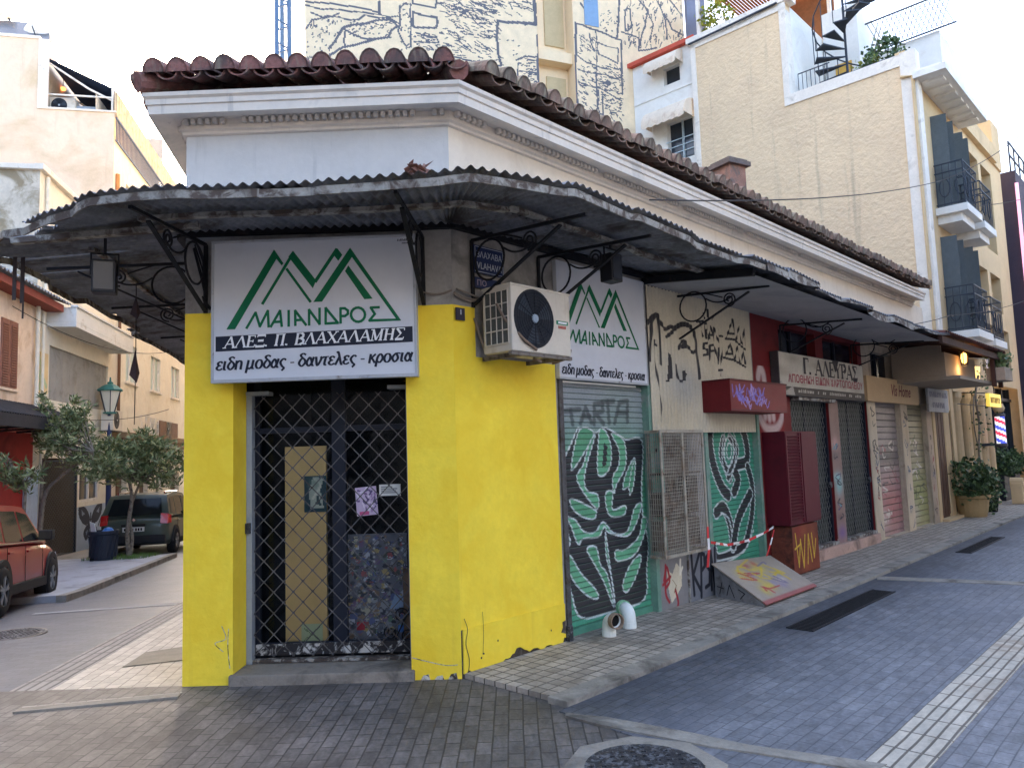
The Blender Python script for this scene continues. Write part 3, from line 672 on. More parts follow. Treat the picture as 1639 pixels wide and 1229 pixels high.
# things inside the door
tag(M().box(-1.45, -1.115, .52, .56, .13, 1.72).build("cardboard_panel", mat("cardboard", S(226,194,130), .9, .06, 2, .1, 30, S(206,174,114), .5, .7, 2), None, WF, bevel=.004), "tall tan cardboard panel leaning inside the left door pane", "cardboard")
pp = Paint(-1.29, -1.11, 1.19, 1.48, .01, S(44,74,80)); pp.fill([(-1.24,1.22), (-1.13,1.22), (-1.16,1.36), (-1.13,1.46), (-1.22,1.47), (-1.25,1.36)], S(186,196,178)); pp.fill([(-1.2,1.25), (-1.15,1.24), (-1.18,1.34)], S(60,84,84)); pp.stroke(smooth_line([(-1.22,1.3), (-1.16,1.4), (-1.2,1.45)]), .02, S(224,226,206)); pp.spray(-1.2, 1.42, .04, .04, S(120,150,130))
m_pap = mat("printed_paper", (1,1,1,1), .6, .04, 4, 0, attr=True)
tag(pp.mesh(.512).build("framed_picture", m_pap, None, WF, solid=.006), "small teal picture propped against the cardboard panel inside the door", "picture")
pp = Paint(-1.32, -1.15, .16, .31, .01, S(190,204,160)); pp.stroke([(-1.3,.28), (-1.17,.18)], .01, S(120,140,100)); pp.stroke([(-1.3,.18), (-1.17,.29)], .008, S(130,150,110))
tag(pp.mesh(.513).build("green_paper_sheet", m_pap, None, WF, solid=.004), "pale green paper at the foot of the cardboard panel", "paper")
pp = Paint(0, .17, 0, .225, .0055, S(196,178,206))
for _ in range(34):
    x, z = random.uniform(.01, .16), random.uniform(.04, .21); pp.stroke([(x, z), (x+random.uniform(-.03, .03), z+random.uniform(-.04, .04))], random.uniform(.006, .018), random.choice([S(120,96,140), S(224,214,230), S(160,130,176), S(92,80,120)]))
pp.fill([(.02, .005), (.1, .005), (.1, .035), (.02, .035)], S(190,84,130))
o = pp.mesh(0).build("pink_flyer", m_pap, None, WF @ Matrix.Translation((-.845, .435, 1.15)) @ Matrix.Rotation(R_(-4), 4, 'Y'), solid=.003); tag(o, "pink and lilac printed flyer taped inside the door glass", "flyer")
pp = Paint(-.665, -.495, 1.305, 1.395, .005, S(226,228,224)); [pp.stroke([(-.65, z), (-.65+random.uniform(.08, .14), z)], .006, S(150,152,156)) for z in (1.33, 1.345, 1.36, 1.375)]
tag(pp.mesh(.435).build("white_notice", m_pap, None, WF, solid=.003), "white typed notice on the right door pane", "notice")
pp = Paint(-.985, -.47, .15, 1.0, .008, S(112,115,124)); rc = random.Random(3)
pal = [S(96,108,150), S(160,90,92), S(190,184,160), S(110,140,122), S(140,120,100), S(190,196,206), S(120,104,134), S(186,166,110), S(80,84,92), S(126,130,136), S(150,154,158), S(70,74,82), S(84,88,80), S(160,164,166), S(60,62,70), S(74,76,84)]
for _ in range(420):
    x, z = rc.uniform(-.98, -.48), rc.uniform(.2, .98); r = rc.uniform(.010, .03)*(1.25 if z < .55 else 1); a0 = rc.uniform(0, 6)
    poly = [(x+r*rc.uniform(.5, 1.2)*math.cos(a0+t), z+r*rc.uniform(.5, 1.2)*math.sin(a0+t)) for t in (0, 1, 2, 3.1, 4.2, 5.2)]
    pp.fill(poly, rc.choice(pal)); 
    if rc.random() < .45: pp.stroke([(x-r, z), (x+r, z+rc.uniform(-r, r))], .006, rc.choice(pal))
pp.fill([(-.62,.4), (-.48,.42), (-.5,.5), (-.57,.52)], S(150,176,206)); pp.fill([(-.88,.25), (-.82,.25), (-.82,.31), (-.88,.31)], S(176,44,58)); pp.fill([(-.55,.22), (-.49,.22), (-.48,.28), (-.55,.28)], S(80,130,200))
for z in np.arange(.78, .96, .035): pp.spray(-.735, z, .008, .008, S(230,230,225), 1)
tag(pp.mesh(.54).build("trinket_board", m_pap, None, WF, solid=.02), "dark board covered in small colourful trinkets inside the right door pane", "display board")
tag(M().box(-.5, -.4, .5, .53, .14, .72).build("brown_board", mat("brown_board", S(132,104,80), .85, .15, 6, .1, 40, S(92,72,56), .5, .65, 6), None, WF), "brown board standing at the right inside the shop door", "board")
si = M()
def spiral(cx, cz, r, turns, a0, dirn=1): return [(cx+r*(1-.8*t)*math.cos(a0+dirn*t*turns*6.283), cz+r*(1-.8*t)*math.sin(a0+dirn*t*turns*6.283)) for t in np.linspace(0, 1, 40)]
for ln in (smooth_line([(-.43,.72), (-.415,.6), (-.43,.45), (-.5,.3), (-.55,.2)]), spiral(-.5, .38, .06, 1.6, 0), spiral(-.585, .25, .055, 1.6, 2), spiral(-.455, .22, .05, 1.4, 1)):
    si.tube([(x, .4, z) for x, z in ln], .006, 5)
tag(si.build("iron_scroll", mat("black_iron", S(26,26,30), .6, .2, 8, .1, metal=.3), None, WF), "black wrought iron scroll in the lower right corner of the gate", "ironwork")
# ================================================================== CANOPY
m_cor = mat("corrugated_sheet", S(128,131,138), .8, .3, 2.5, .3, 30, S(86,80,78), .5, .66, 2.2, metal=.15, streak=S(160,158,154), sk=(.6, .8))
m_rim = mat("flaking_pale_rim", S(156,154,148), .85, .2, 6, .4, 40, S(92,82,76), .44, .56, 9)
m_blk = mat("black_wrought_iron", S(34,35,40), .65, .2, 10, .15, 60, S(70,58,52), .6, .75, 7, metal=.3)
m_sof = mat("painted_soffit", S(168,168,168), .85, .08, 2.2, .1, 30, S(142,144,150), .54, .72, 1.3)
CN = thing("metal_canopy", "rusty corrugated metal canopy on scroll brackets around the yellow corner", "canopy", W0, KX, KY-.6, 3.0)
def ez(kind, s):
    return {'L': 3.2, 'F': 3.215, 'R': 3.285-.027*min(s, 5.6)}[kind]
pairs = []
for s in np.linspace(8.2, .1, 40): w_ = FL+uLw*float(s); pairs.append((w_, w_+nL*1.3, ez('L', s)))
for ex, ey in ((-3.66,5.32), (-3.5,5.08), (-3.27,4.86), (-3.0,4.67), (-2.75,4.55)): pairs.append((FL, Vector((ex, ey, 0)), 3.2))
for x, ey in ((-2.04,4.42), (-1.75,4.35), (-1.4,4.3), (-1.0,4.27), (-.6,4.25), (-.2,4.22), (-.02,4.21)): pairs.append((K+Vector((x, 0, 0)), Vector((KX+x*1.03, ey, 0)), 3.215))
for ex, ey in ((-.2,4.27), (.06,4.42), (.35,4.6)): pairs.append((K, Vector((ex, ey, 0)), 3.25))
for s in np.linspace(.02, 8.75, 40): w_ = K+uR*float(s); pairs.append((w_, w_+nR*(1.27-.01*min(s, 5)), ez('R', s)))
al = [0.0]
for a, b in zip(pairs, pairs[1:]): al.append(al[-1]+max((b[1]-a[1]).length, .6*(b[0]-a[0]).length))
al = np.array(al); TOT = al[-1]
A_ = np.array([[p[0].x, p[0].y, p[1].x, p[1].y, p[2]] for p in pairs])
def cpair(t): return np.array([np.interp(t, al, A_[:, i]) for i in range(5)])
NU = int(TOT/.0125); rnd = random.Random(5)
over = [rnd.uniform(-.03, .075) for _ in range(80)]; drop = [rnd.uniform(-.016, .026) for _ in range(80)]
def csurf(t, v, amp=.0125):
    wx, wy, ex, ey, z = cpair(t); k = int(t/.8); vv = v*(1+over[k]*v)
    zz = 3.4+(z+.035-3.4)*vv+drop[k]*v+.012*math.sin(t*2.1)*v+amp*math.sin(t/.075*2*math.pi)
    return (wx+(ex-wx)*vv, wy+(ey-wy)*vv, zz)
tcor = al[40]                                            # the left rounded corner
def cskip(u, v):
    t = u*TOT
    if abs(t-(tcor-.45)) < .02 and v > .45: return True
    if abs(t-(tcor-.95)) < .012 and v > .3: return True
    return .72 < v < .92 and tcor+.25 < t < tcor+.25+.45*(v-.72)/.2
sh = M().grid(NU, 5, lambda u, v: csurf(u*TOT, v), 0, cskip); sh.build("roof_sheet", m_cor, CN)
# second layer of overlapped old sheets seen from below on the front and right
s2 = M(); t0, t1 = al[44], al[58]
s2.grid(int((t1-t0)/.0125), 2, lambda u, v: (lambda p: (p[0], p[1], p[2]-.035))(csurf(t0+u*(t1-t0), .02+v*.42))); s2.build("lower_sheet", m_cor, CN)
def rimtube(t0, t1, v, w_, h, dz, n=60):
    r = M(); P = [csurf(t0+(t1-t0)*i/n, v, 0) for i in range(n+1)]
    for i, (a, b) in enumerate(zip(P, P[1:])): r.bar((a[0], a[1], a[2]-dz), (b[0]+(b[0]-a[0])*.02, b[1]+(b[1]-a[1])*.02, b[2]-dz), w_, h)
    return r
tR0 = float(np.interp(0, [0], [al[55]])); tsof = al[-1]-6.15
rimtube(0, al[48], .975, .012, .05, .05, 90).build("edge_rim", m_rim, CN)
rimtube(al[48]+.0, tsof, .975, .012, .05, .055, 60).build("edge_rim", m_rim, CN)
rimtube(0, al[39], .52, .04, .03, .045, 60).build("batten", m_rim, CN); rimtube(al[45], tsof, .52, .05, .03, .05, 80).build("batten", m_rim, CN); ca, cb = csurf(al[41], .9, 0), csurf(al[46], .3, 0); M().bar((ca[0], ca[1], ca[2]-.05), (cb[0], cb[1], cb[2]-.06), .06, .04).build("corner_beam", m_rim, CN)
rimtube(0, al[-1], .03, .05, .05, .05, 120).build("wall_batten", m_blk, CN)
rag = M(); n = 150                                       # ragged tin valance along the right street
for i in range(n):
    a = tsof+(TOT-tsof)*i/n; b = tsof+(TOT-tsof)*(i+1)/n; pa = csurf(a, .99, 0); pb = csurf(b, .99, 0)
    ha = .05+.035*math.sin(a*1.7)+.02*math.sin(a*5.1); hb = .05+.035*math.sin(b*1.7)+.02*math.sin(b*5.1)
    rag.quad([(pa[0], pa[1], pa[2]-.012), (pb[0], pb[1], pb[2]-.012), (pb[0]+nR.x*.01, pb[1]+nR.y*.01, pb[2]-.012-hb), (pa[0]+nR.x*.01, pa[1]+nR.y*.01, pa[2]-.012-ha)])
rag.build("tin_valance", m_rim, CN, solid=.004)
sf = M(); sf.quad([(2.6, -.01, 3.27), (8.72, -.01, 3.2), (8.72, -1.17, 3.075), (2.6, -1.17, 3.15)]); sf.quad([(2.6, -.01, 3.27), (2.6, -1.17, 3.15), (2.6, -1.17, 3.2), (2.6, -.01, 3.34)])
sf.build("flat_soffit", m_sof, CN, WR)
M().bar((2.57, -.02, 3.3), (2.57, -1.2, 3.16), .05, .07).build("soffit_beam", m_blk, CN, WR)
pn = [csurf(al[48]-.05+u*.3, v, 0) for u, v in ((0, .8), (1, .8), (1, .93), (0, .93))]
M().quad([(p[0], p[1], p[2]-.02) for p in pn]).build("patch_panel", mat("pale_patch", S(186,190,188), .6, .05, 4, .05), CN)
def bracket(fr, x, reach=1.12, zt=3.27, big=1.0, name="scroll_bracket"):
    b = M(); zo = zt-.07
    b.bar((x, -.02, zt), (x, -reach, zo), .022, .022); b.bar((x, -.02, 2.74), (x, -.02, zt), .03, .012, (0, 1, 0))
    b.bar((x, -.03, 2.76), (x, -reach*.8, zo-.02), .014, .03, (1, 0, 0))
    r = .155*big; b.tube([(x, -.21-r*math.cos(a)*1.0, 3.08+r*math.sin(a)) for a in np.linspace(0, 6.283, 25)[:-1]], .009, 5, True)
    sp = spiral(-.62, zt-.13, .075, 2, -1.4, -1); b.tube([(x, p[0], p[1]) for p in sp], .008, 5)
    b.tube([(x, y, z) for y, z in smooth_line([(-.36, 3.14), (-.45, 3.09), (-.56, 3.08), (-.66, 3.12)], 6)], .008, 5)
    b.tube([(x, y, z) for y, z in smooth_line([(-.3, zt-.01), (-.45, zt-.06), (-.55, zt-.1)], 6)], .007, 5)
    b.build(name, m_blk, CN, fr)
bracket(WF, -1.875); bracket(WF, -.215, 1.2)
bracket(WR, .2, 1.15); bracket(WR, .98, 1.15)
for s, zt in ((3.2, 3.22), (5.75, 3.17), (8.3, 3.12)): bracket(WR, s, 1.05, zt)
for s in (.5, 2.1, 4.0, 6.0): bracket(WL, -s, 1.15)
cw = M()                                                  # tangle of cables along the wall under the canopy
for k in range(4):
    cw.tube([(x, -.03-.012*k, z+.02*math.sin(x*5+k)) for x, z in smooth_line([(-1.95, 3.3-.02*k), (-1.86, 3.02-.05*k), (-1.88, 2.86), (-1.83, 2.78)], 8)], .006, 5)
cw.build("cable_loop", m_blk, CN, WF)
cw = M()
for k, z in enumerate((2.83, 2.81)): cw.tube([(.0+i*.03, -.02-.008*k, z-.03*math.sin(i/9*3.1)+.004*k) for i in range(9)], .009, 5)
cw.tube([(x, y, z) for x, y, z in ((.02,-.03,2.86), (.3,-.06,2.8), (.33,-.12,2.75))], .008, 5); cw.tube([(.22,-.01,2.66), (.24,-.05,2.5), (.24,-.12,2.36), (.3,-.2,2.34)], .012, 6)
cw.build("wall_cables", mat("old_pipe", S(128,118,110), .8, .15, 8, .1), CN, WR)
cw = M(); cw.tube([(-.24+i*.03, -.02, 2.85-.03*math.sin(i/8*3.1)) for i in range(9)], .009, 5); cw.build("wall_cables", MATS["old_pipe"], CN, WF)
db = M(); bx = csurf(al[50]+.1, .9, 0); rr = random.Random(2)
for k in range(16):
    c = Vector((bx[0]+rr.uniform(-.05, .07), bx[1]+rr.uniform(-.03, .03), bx[2]+.03+rr.uniform(0, .05))); a = Vector((rr.uniform(-1, 1), rr.uniform(-1, 1), rr.uniform(-.4, 1))).normalized()*rr.uniform(.02, .045); b = Vector((rr.uniform(-1, 1), rr.uniform(-1, 1), rr.uniform(-.3, .6))).normalized()*rr.uniform(.02, .04)
    db.quad([c-a-b, c+a-b, c+a+b, c-a+b])
tag(db.build("crumpled_rubbish", mat("red_brown_scrap", S(136,98,86), .8, .3, 12, .2, 40, S(86,80,80), .48, .6, 12), solid=.004), "crumpled reddish scrap lying on top of the canopy corner", "rubbish")

# floodlights, pennants and straps hanging below
def flood(fr, x, y, z, label, rz):
    T = thing("floodlight", label, "floodlight", fr, x, y, z, "black floodlights under the canopy", rz); f2 = WORLD[T.name]
    M().box(-.075, .075, -.06, .06, -.23, 0).build("housing", mat("black_housing", S(30,31,36), .5, .1, 6, .05), T, f2, bevel=.012)
    M().box(-.06, .06, -.066, -.059, -.21, -.02).build("lens", mat("dark_lens", S(52,56,64), .15, .05, 4, 0), T, f2)
    b = M(); b.tube([(-.085, 0, -.1), (-.085, 0, .05), (.085, 0, .05), (.085, 0, -.1)], .008, 5); b.tube([(0, 0, .05), (0, 0, .16)], .01, 5); b.build("yoke", m_blk, T, f2)
p = ground(168, 418, z=3.02); flood(W0, p.x, p.y, p.z, "black floodlight hanging under the left end of the canopy", 20)
x, z = on(WR, 977, 408, .62); flood(WR, x, -.62, z, "black floodlight hanging before the second white shop sign", 0)
p = ground(218, 463, z=3.1); pnn = M(); k = (Vector((p.x, p.y, 0))).length
PT = thing("pennant_cord", "two dark triangular pennants on a cord hanging from the canopy", "pennant", W0, p.x, p.y, 1.9)
M().tube([(p.x, p.y, 3.15), (p.x+.005, p.y, 2.5), (p.x, p.y, 1.95)], .004, 5).build("cord", m_blk, PT)
for zt, h in ((3.04, .2), (2.58, .28)):
    M().add([(p.x, p.y, zt), (p.x-.055, p.y+.015, zt-h*.75), (p.x+.02, p.y-.01, zt-h), (p.x+.03, p.y+.015, zt-h*.7)], [(0,1,2), (0,2,3)]).build("pennant", mat("dark_cloth", S(70,58,62), .9, .15, 9, .1), PT, solid=.004)
p = ground(21, 422, z=3.15); ST = M()
for dx, w_, h, kk in ((0, .028, .28, 0), (.045, .02, .3, .02), (.07, .012, .42, .01)): ST.box(p.x+dx, p.x+dx+w_, p.y-.002+kk, p.y+.003+kk, p.z-h, p.z+.05)
tag(ST.build("hanging_straps", mat("frayed_strap", S(74,66,66), .9, .2, 12, .1)), "frayed dark straps dangling from the far left canopy edge", "straps")

# ================================================================== SIGNS
m_sgn = mat("white_sign_face", S(206,210,218), .45, .03, 1.5, .03, 30, S(190,192,198), .55, .75, 1.2, spec=.4)
m_sfr = mat("sign_frame", S(176,180,186), .5, .08, 5, .1, 40, S(120,112,106), .6, .72, 8, metal=.2)
m_grn = mat("green_lettering", S(0,104,66), .5, .06, 4, 0); m_nvy = mat("dark_navy_lettering", S(26,32,50), .5, .05, 4, 0); m_wlt = mat("white_lettering", S(232,234,236), .5, .02, 4, 0)
def Z5(zx, zy): return (-1.661+.001231*(zx-298)-.0000037*(zy-655), 2.587-.000042*(zx-298)-.001258*(zy-655))
LOGO = [[(585,178),(298,655),(350,655),(600,235),(632,275),(643,262)], [(506,503),(521,511),(712,200),(697,190)], [(700,185),(840,365),(820,412),(672,222)], [(653,297),(666,288),(814,491),(800,499)],
        [(824,369),(841,381),(977,181),(960,169)], [(970,172),(1000,212),(975,248),(945,210)], [(1047,168),(822,494),(875,492),(1072,205)], [(1035,275),(1180,475),(1130,478),(1015,310)]]
TRI = [(1047,168),(1350,605),(1155,613),(1168,596),(1318,593),(1036,195)]
LET = [([(420,648),(474,556),(500,638),(548,545),(553,640)],), ([(566,640),(622,545),(632,637)], [(590,612),(630,610)]), ([(674,545),(674,636)],), ([(713,545),(714,632)], [(713,545),(778,630)], [(714,602),(752,600)]),
       ([(797,630),(797,540),(860,625),(860,532)],), ([(897,530),(970,618),(896,622),(897,530)],), ([(986,618),(986,532),(1012,532),(1030,545),(1030,565),(1012,578),(986,578)],),
       ([(1091+42*math.cos(a), 570+42*math.sin(a)) for a in np.linspace(0, 6.283, 18)],), ([(1218,526),(1168,528),(1192,566),(1158,606)],)]
def logo(m, T, y, w_):
    for p in LOGO:
        ye = y-eps(); m.quad([(T(*q)[0], ye, T(*q)[1]) for q in p])
    ye = y-eps(); m.quad([(T(*q)[0], ye, T(*q)[1]) for q in TRI])
    for L_ in LET:
        strokes2d(m, [[T(*q) for q in ln] for ln in L_], w_, y-.001)
SG = thing("shop_sign", "white shop sign with green mountain logo above the caged door", "sign", WF, -1.01, -.08, 2.2)
M().box(-1.765, -.262, -.15, -.002, 2.2, 3.245).build("sign_box", m_sgn, SG, WF, bevel=.006)
fr_ = M(); fr_.box(-1.775, -.252, -.158, -.1, 2.19, 2.215).box(-1.775, -.252, -.158, -.1, 3.235, 3.255).box(-1.775, -1.755, -.157, -.1, 2.215, 3.235).box(-.272, -.252, -.157, -.1, 2.215, 3.235)
fr_.build("frame", m_sfr, SG, WF, bevel=.003)
lm = M(); logo(lm, Z5, -.1525, .019); lm.build("logo", m_grn, SG, WF)
bd = M().quad([(-1.742, -.1515, 2.423), (-.284, -.1515, 2.445), (-.284, -.1515, 2.561), (-1.742, -.1515, 2.535)]); bd.build("name_band", m_nvy, SG, WF)
t_ = M(); serif(t_, "ΑΛΕΞ. Π. ΒΛΑΧΑΛΑΜΗΣ", -1.682, 2.447, .082, 1.335, -.1535, .2, tk=.2, tn=.085, dz=.0155); t_.build("name_lettering", m_wlt, SG, WF)
def slanted(m, text, x, z, h, width, y, dz):
    k = M(); letters(k, text, x, z, h, y, width, shear=.22, bold=.03); k.v = [(p[0], p[1], p[2]+dz*(p[0]-x)) for p in k.v]; m.add(k.v, k.f); return m
t_ = M(); minuscule(t_, "ειδη μοδας - δαντελες - κροσια", -1.738, 2.285, .062, 1.45, -.1535, dz=.0135); t_.build("trade_lettering", m_nvy, SG, WF)
t_ = M(); [t_.quad([(x, -.1535, z), (x+.006, -.1535, z), (x+.009, -.1535, z+h), (x+.003, -.1535, z+h)]) for x, z, h in [(-.385+i*.0105, 3.203, .016-.006*(i % 3 == 1)) for i in range(8)]+[(-.352+i*.0095, 3.182, .009) for i in range(5)]]; t_.build("maker_mark", m_nvy, SG, WF)
S2 = thing("shop_sign", "white sign with the green mountain logo half behind the air conditioner", "sign", WR, 1.85, -.04, 2.24)
M().box(1.18, 2.53, -.045, -.002, 2.24, 3.28).build("sign_box", m_sgn, S2, WR, bevel=.004)
M().box(1.17, 2.54, -.05, -.02, 2.235, 2.252).box(2.525, 2.54, -.05, -.02, 2.252, 3.27).build("frame", m_sfr, S2, WR)
def Z2(zx, zy):
    x, z = Z5(zx, zy); return (1.648+.95*(x+1.163), 3.131+.986*(z-3.168)+.0)
lm = M(); logo(lm, Z2, -.0475, .019); lm.build("logo", m_grn, S2, WR)
t_ = M(); minuscule(t_, "ειδη μοδας - δαντελες - κροσια", 1.205, 2.282, .058, 1.27, -.0485); t_.build("trade_lettering", m_nvy, S2, WR)

def plaque(name, label, fr, x0, x1, z0, z1, y, lines, mf, ml_, frm=None):
    T = thing(name, label, "sign", fr, (x0+x1)/2, y, z0)
    M().box(x0, x1, y-.012, y, z0, z1).build("plate", mf, T, fr, bevel=.002)
    t = M()
    for tx, xx, zz, h, w_ in lines: letters(t, tx, xx, zz, h, y-.0145, w_, bold=.01)
    t.build("lettering", ml_, T, fr)
    if frm:
        k = M()
        for a, b, c, d in ((x0+.008, x1-.008, z0+.008, z0+.013), (x0+.008, x1-.008, z1-.013, z1-.008), (x0+.008, x0+.013, z0+.013, z1-.013), (x1-.013, x1-.008, z0+.013, z1-.013)): k.box(a, b, y-.0135, y-.011, c, d)
        k.build("border", frm, T, fr)
m_blu = mat("enamel_blue", S(38,52,92), .4, .1, 6, .03, 40, S(30,38,64), .5, .7, 5)
plaque("street_name_plate", "blue enamel street name plate on the corner wall behind a scroll bracket", WR, .21, .54, 3.02, 3.24, -.02, [("ΒΛΑΧΑΒΑ", .235, 3.145, .05, .28), ("VLAHAVA", .235, 3.055, .055, .28)], m_blu, mat("enamel_white", S(180,188,204), .4, .05, 4, 0), MATS["enamel_white"])
plaque("street_name_plate", "narrow dark blue plate just under the larger street name plate", WR, .215, .5, 2.9, 2.985, -.02, [("ΠΟ", .235, 2.92, .045, .1)], m_blu, mat("faded_red_white", S(150,140,160), .5, .05, 4, 0))
plaque("house_number_plate", "small house number plate on the yellow wall under the cables", WR, -.0+.012, .1, 2.625, 2.72, -.016, [("1", .05, 2.668, .04, .012)], mat("plate_navy", S(60,56,70), .5, .1, 5, 0), MATS["enamel_white"])

# ================================================================== AIR CONDITIONER
m_acw = mat("aged_white_casing", S(206,198,184), .55, .06, 3, .06, 30, S(168,152,132), .56, .74, 2.2, streak=S(150,136,118), sk=(.62, .8), spec=.4)
m_grl = mat("dark_fan_void", S(30,36,46), .6, .1, 6, 0)
def aircon(fr, x, y, z, w_, d, h, label, detail=True, group=None):
    T = thing("air_conditioner", label, "air conditioner", fr, x, y, z, group)
    M().box(x, x+w_, y, y+d, z, z+h).build("casing", m_acw, T, fr, bevel=.012)
    M().box(x-.006, x+w_+.006, y-.006, y+d+.004, z+h-.012, z+h+.006).build("top_panel", m_acw, T, fr, bevel=.004)
    cx, cz, r = x+w_*.37, z+h*.52, h*.43
    M().lathe([(0, -.004), (r, -.004), (r+.012, -.002), (r+.012, .01)], (cx, y, cz), 36, axis='y').build("fan_opening", m_grl, T, fr)
    g = M()
    for q in range(1, 9 if detail else 5): g.tube([(cx+r*q/8.5*math.cos(a), y-.012, cz+r*q/8.5*math.sin(a)) for a in np.linspace(0, 6.283, 37)[:-1]], .0022, 4, True)
    for a in np.linspace(0, 6.283, 13)[:-1]: g.bar((cx+.03*math.cos(a), y-.012, cz+.03*math.sin(a)), (cx+r*math.cos(a), y-.011, cz+r*math.sin(a)), .005, .003, (0, 1, 0))
    gg = g.build("fan_grille", m_grl if True else m_acw, T, fr); M().lathe([(0, -.02), (.03, -.018), (.036, -.008)], (cx, y, cz), 20, axis='y').build("hub_badge", mat("grey_hub", S(150,166,182), .4, .1, 5, 0), gg, fr)
    bl = M()
    for a in (0.3, 2.4, 4.5):
        bl.add([(cx+rr_*math.cos(a+o_), y-.005+yy, cz+rr_*math.sin(a+o_)) for rr_, o_, yy in ((.03,-.3,0), (.03,.5,-.003), (r*.92,.45,-.003), (r*.95,-.25,.001))], [(0,1,2,3)])
    bl.build("fan_blades", mat("fan_blade", S(48,56,68), .5, .1, 5, 0), T, fr)
    if detail:
        k = M()
        for i in range(5): k.box(x-.010, x-.004, y+.03+i*(d-.06)/4-.003, y+.03+i*(d-.06)/4+.003, z+.06, z+h-.04)
        for i in range(5): k.box(x-.012, x-.005, y+.027, y+d-.027, z+.06+i*(h-.1)/4-.004, z+.06+i*(h-.1)/4+.004)
        k.build("side_grille", m_acw, T, fr); M().quad([(x-.002, y+.03, z+.06), (x-.002, y+d-.03, z+.06), (x-.002, y+d-.03, z+h-.04), (x-.002, y+.03, z+h-.04)]).build("coil", mat("coil_grey", S(86,88,84), .7, .2, 30, .3, 90), T, fr)
        s = M().box(x+w_-.17, x+w_-.03, y-.0035, y+.001, z+h*.49, z+h*.55); s.build("maker_sticker", mat("sticker_green", S(40,130,96), .5, .05, 5, 0), T, fr)
        t = M(); t.quad([(x+w_-.155, y-.005, z+h*.505), (x+w_-.05, y-.005, z+h*.505), (x+w_-.045, y-.005, z+h*.535), (x+w_-.15, y-.005, z+h*.535)]); t.build("sticker_lettering", m_wlt, T, fr)
        t = M(); [t.quad([(x+w_-.15+i*.016, y-.003, z+h*.425), (x+w_-.139+i*.016, y-.003, z+h*.425), (x+w_-.139+i*.016, y-.003, z+h*.47), (x+w_-.15+i*.016, y-.003, z+h*.47)]) for i in range(6)]; t.build("red_lettering", mat("sticker_red", S(184,66,52), .5, .05, 5, 0), T, fr)
    b = M()
    for xx in (x+.08, x+w_-.1): b.box(xx, xx+.03, y+.01, y+d+.1, z-.035, z-.002)
    b.box(x-.01, x+w_+.01, y+.0, y+.03, z-.03, z-.004)
    b.build("support_bracket", mat("bracket_steel", S(120,112,104), .7, .2, 10, .2, 40, S(70,60,54), .5, .65, 9), T, fr)
    return T
aircon(WR, .2, -.42, 2.36, .68, .3, .5, "aged white air conditioner on the yellow corner under the canopy")
a_ = M(); a_.tube([(.17,-.3,2.72), (.19,-.36,2.6), (.3,-.44,2.45), (.45,-.435,2.38)], .011, 6); a_.tube([(.88,-.4,2.38), (.92,-.38,2.42), (.95,-.3,2.36), (.9,-.2,2.33)], .012, 6); a_.tube([(.5,-.35,2.33), (.53,-.4,2.3), (.56,-.3,2.32)], .01, 5)
tag(a_.build("cooling_hose", mat("hose_wrap", S(120,104,92), .8, .2, 9, .1), None, WR), "brown cooling hose drooping across the air conditioner on the yellow corner", "hose")
# ================================================================== SHUTTERS AND FRONTS OF THE RIGHT STREET
GRN = S(70,142,112); GRN2 = S(86,150,112); BLK = S(44,44,48); WHT = S(196,206,206); SLV = S(140,146,152); MINT = S(98,164,126)
m_pnt = mat("painted_steel", (1,1,1,1), .55, .1, 5, .08, 60, attr=True, spec=.35, streak=None)
m_pmat = mat("painted_plaster", (1,1,1,1), .85, .1, 4, .25, 40, attr=True)
def zq(pts, H, x0, x1, z0, z1): return [(x0+(x1-x0)*u, z0+(z1-z0)*v) for u, v in (H(p) for p in pts)]
# --- first shutter
x0, x1, z0, z1 = 1.24, 2.57, .02, 2.22
P = Paint(x0, x1, z0, z1, .0105, GRN, .0087); H = homog([(15,40), (395,60), (450,1020), (75,1160)])
T = lambda pts: zq(pts, H, x0, x1, z0, z1)
for gx, gz, rx, rz, cc, aa in ((.2,.96,.9,.2,SLV,1.0), (.6,1.02,1.2,.22,SLV,1.0), (.5,.95,1.5,.1,SLV,1.0), (.8,.86,.5,.1,SLV,.9), (.2,.62,.2,.2,MINT,.5), (.7,.6,.3,.3,GRN2,.6), (.15,.25,.2,.25,MINT,.5), (.85,.2,.2,.3,GRN2,.6), (.5,.05,.9,.06,S(66,146,120),.7)):
    P.spray(x0+(x1-x0)*gx, z0+(z1-z0)*gz, rx*1.3, rz*2.2, cc, aa)
for ln in ([(50,170),(125,160)], [(85,165),(95,225)], [(130,220),(152,150),(178,215)], [(140,190),(170,190)], [(190,222),(190,135),(225,130),(228,165),(195,175),(232,220)], [(225,125),(275,120)], [(248,122),(256,215)], [(280,215),(300,125),(335,118),(335,208)], [(295,170),(335,168)]):
    P.stroke(T(ln), .03, S(62,68,72), .018, .8)
base = [(118,240),(90,310),(50,410),(38,560),(40,625),(92,735),(60,780),(75,870),(100,960),(145,1060),(290,1020),(415,965),(425,830),(430,720),(405,600),(400,480),(400,290),(330,285),(290,262),(235,236),(190,262)]
P.fill(T(smooth_line(base, 5, True)), BLK); P.stroke(T(smooth_line(base+[base[0]], 5)), .014, WHT, .005)
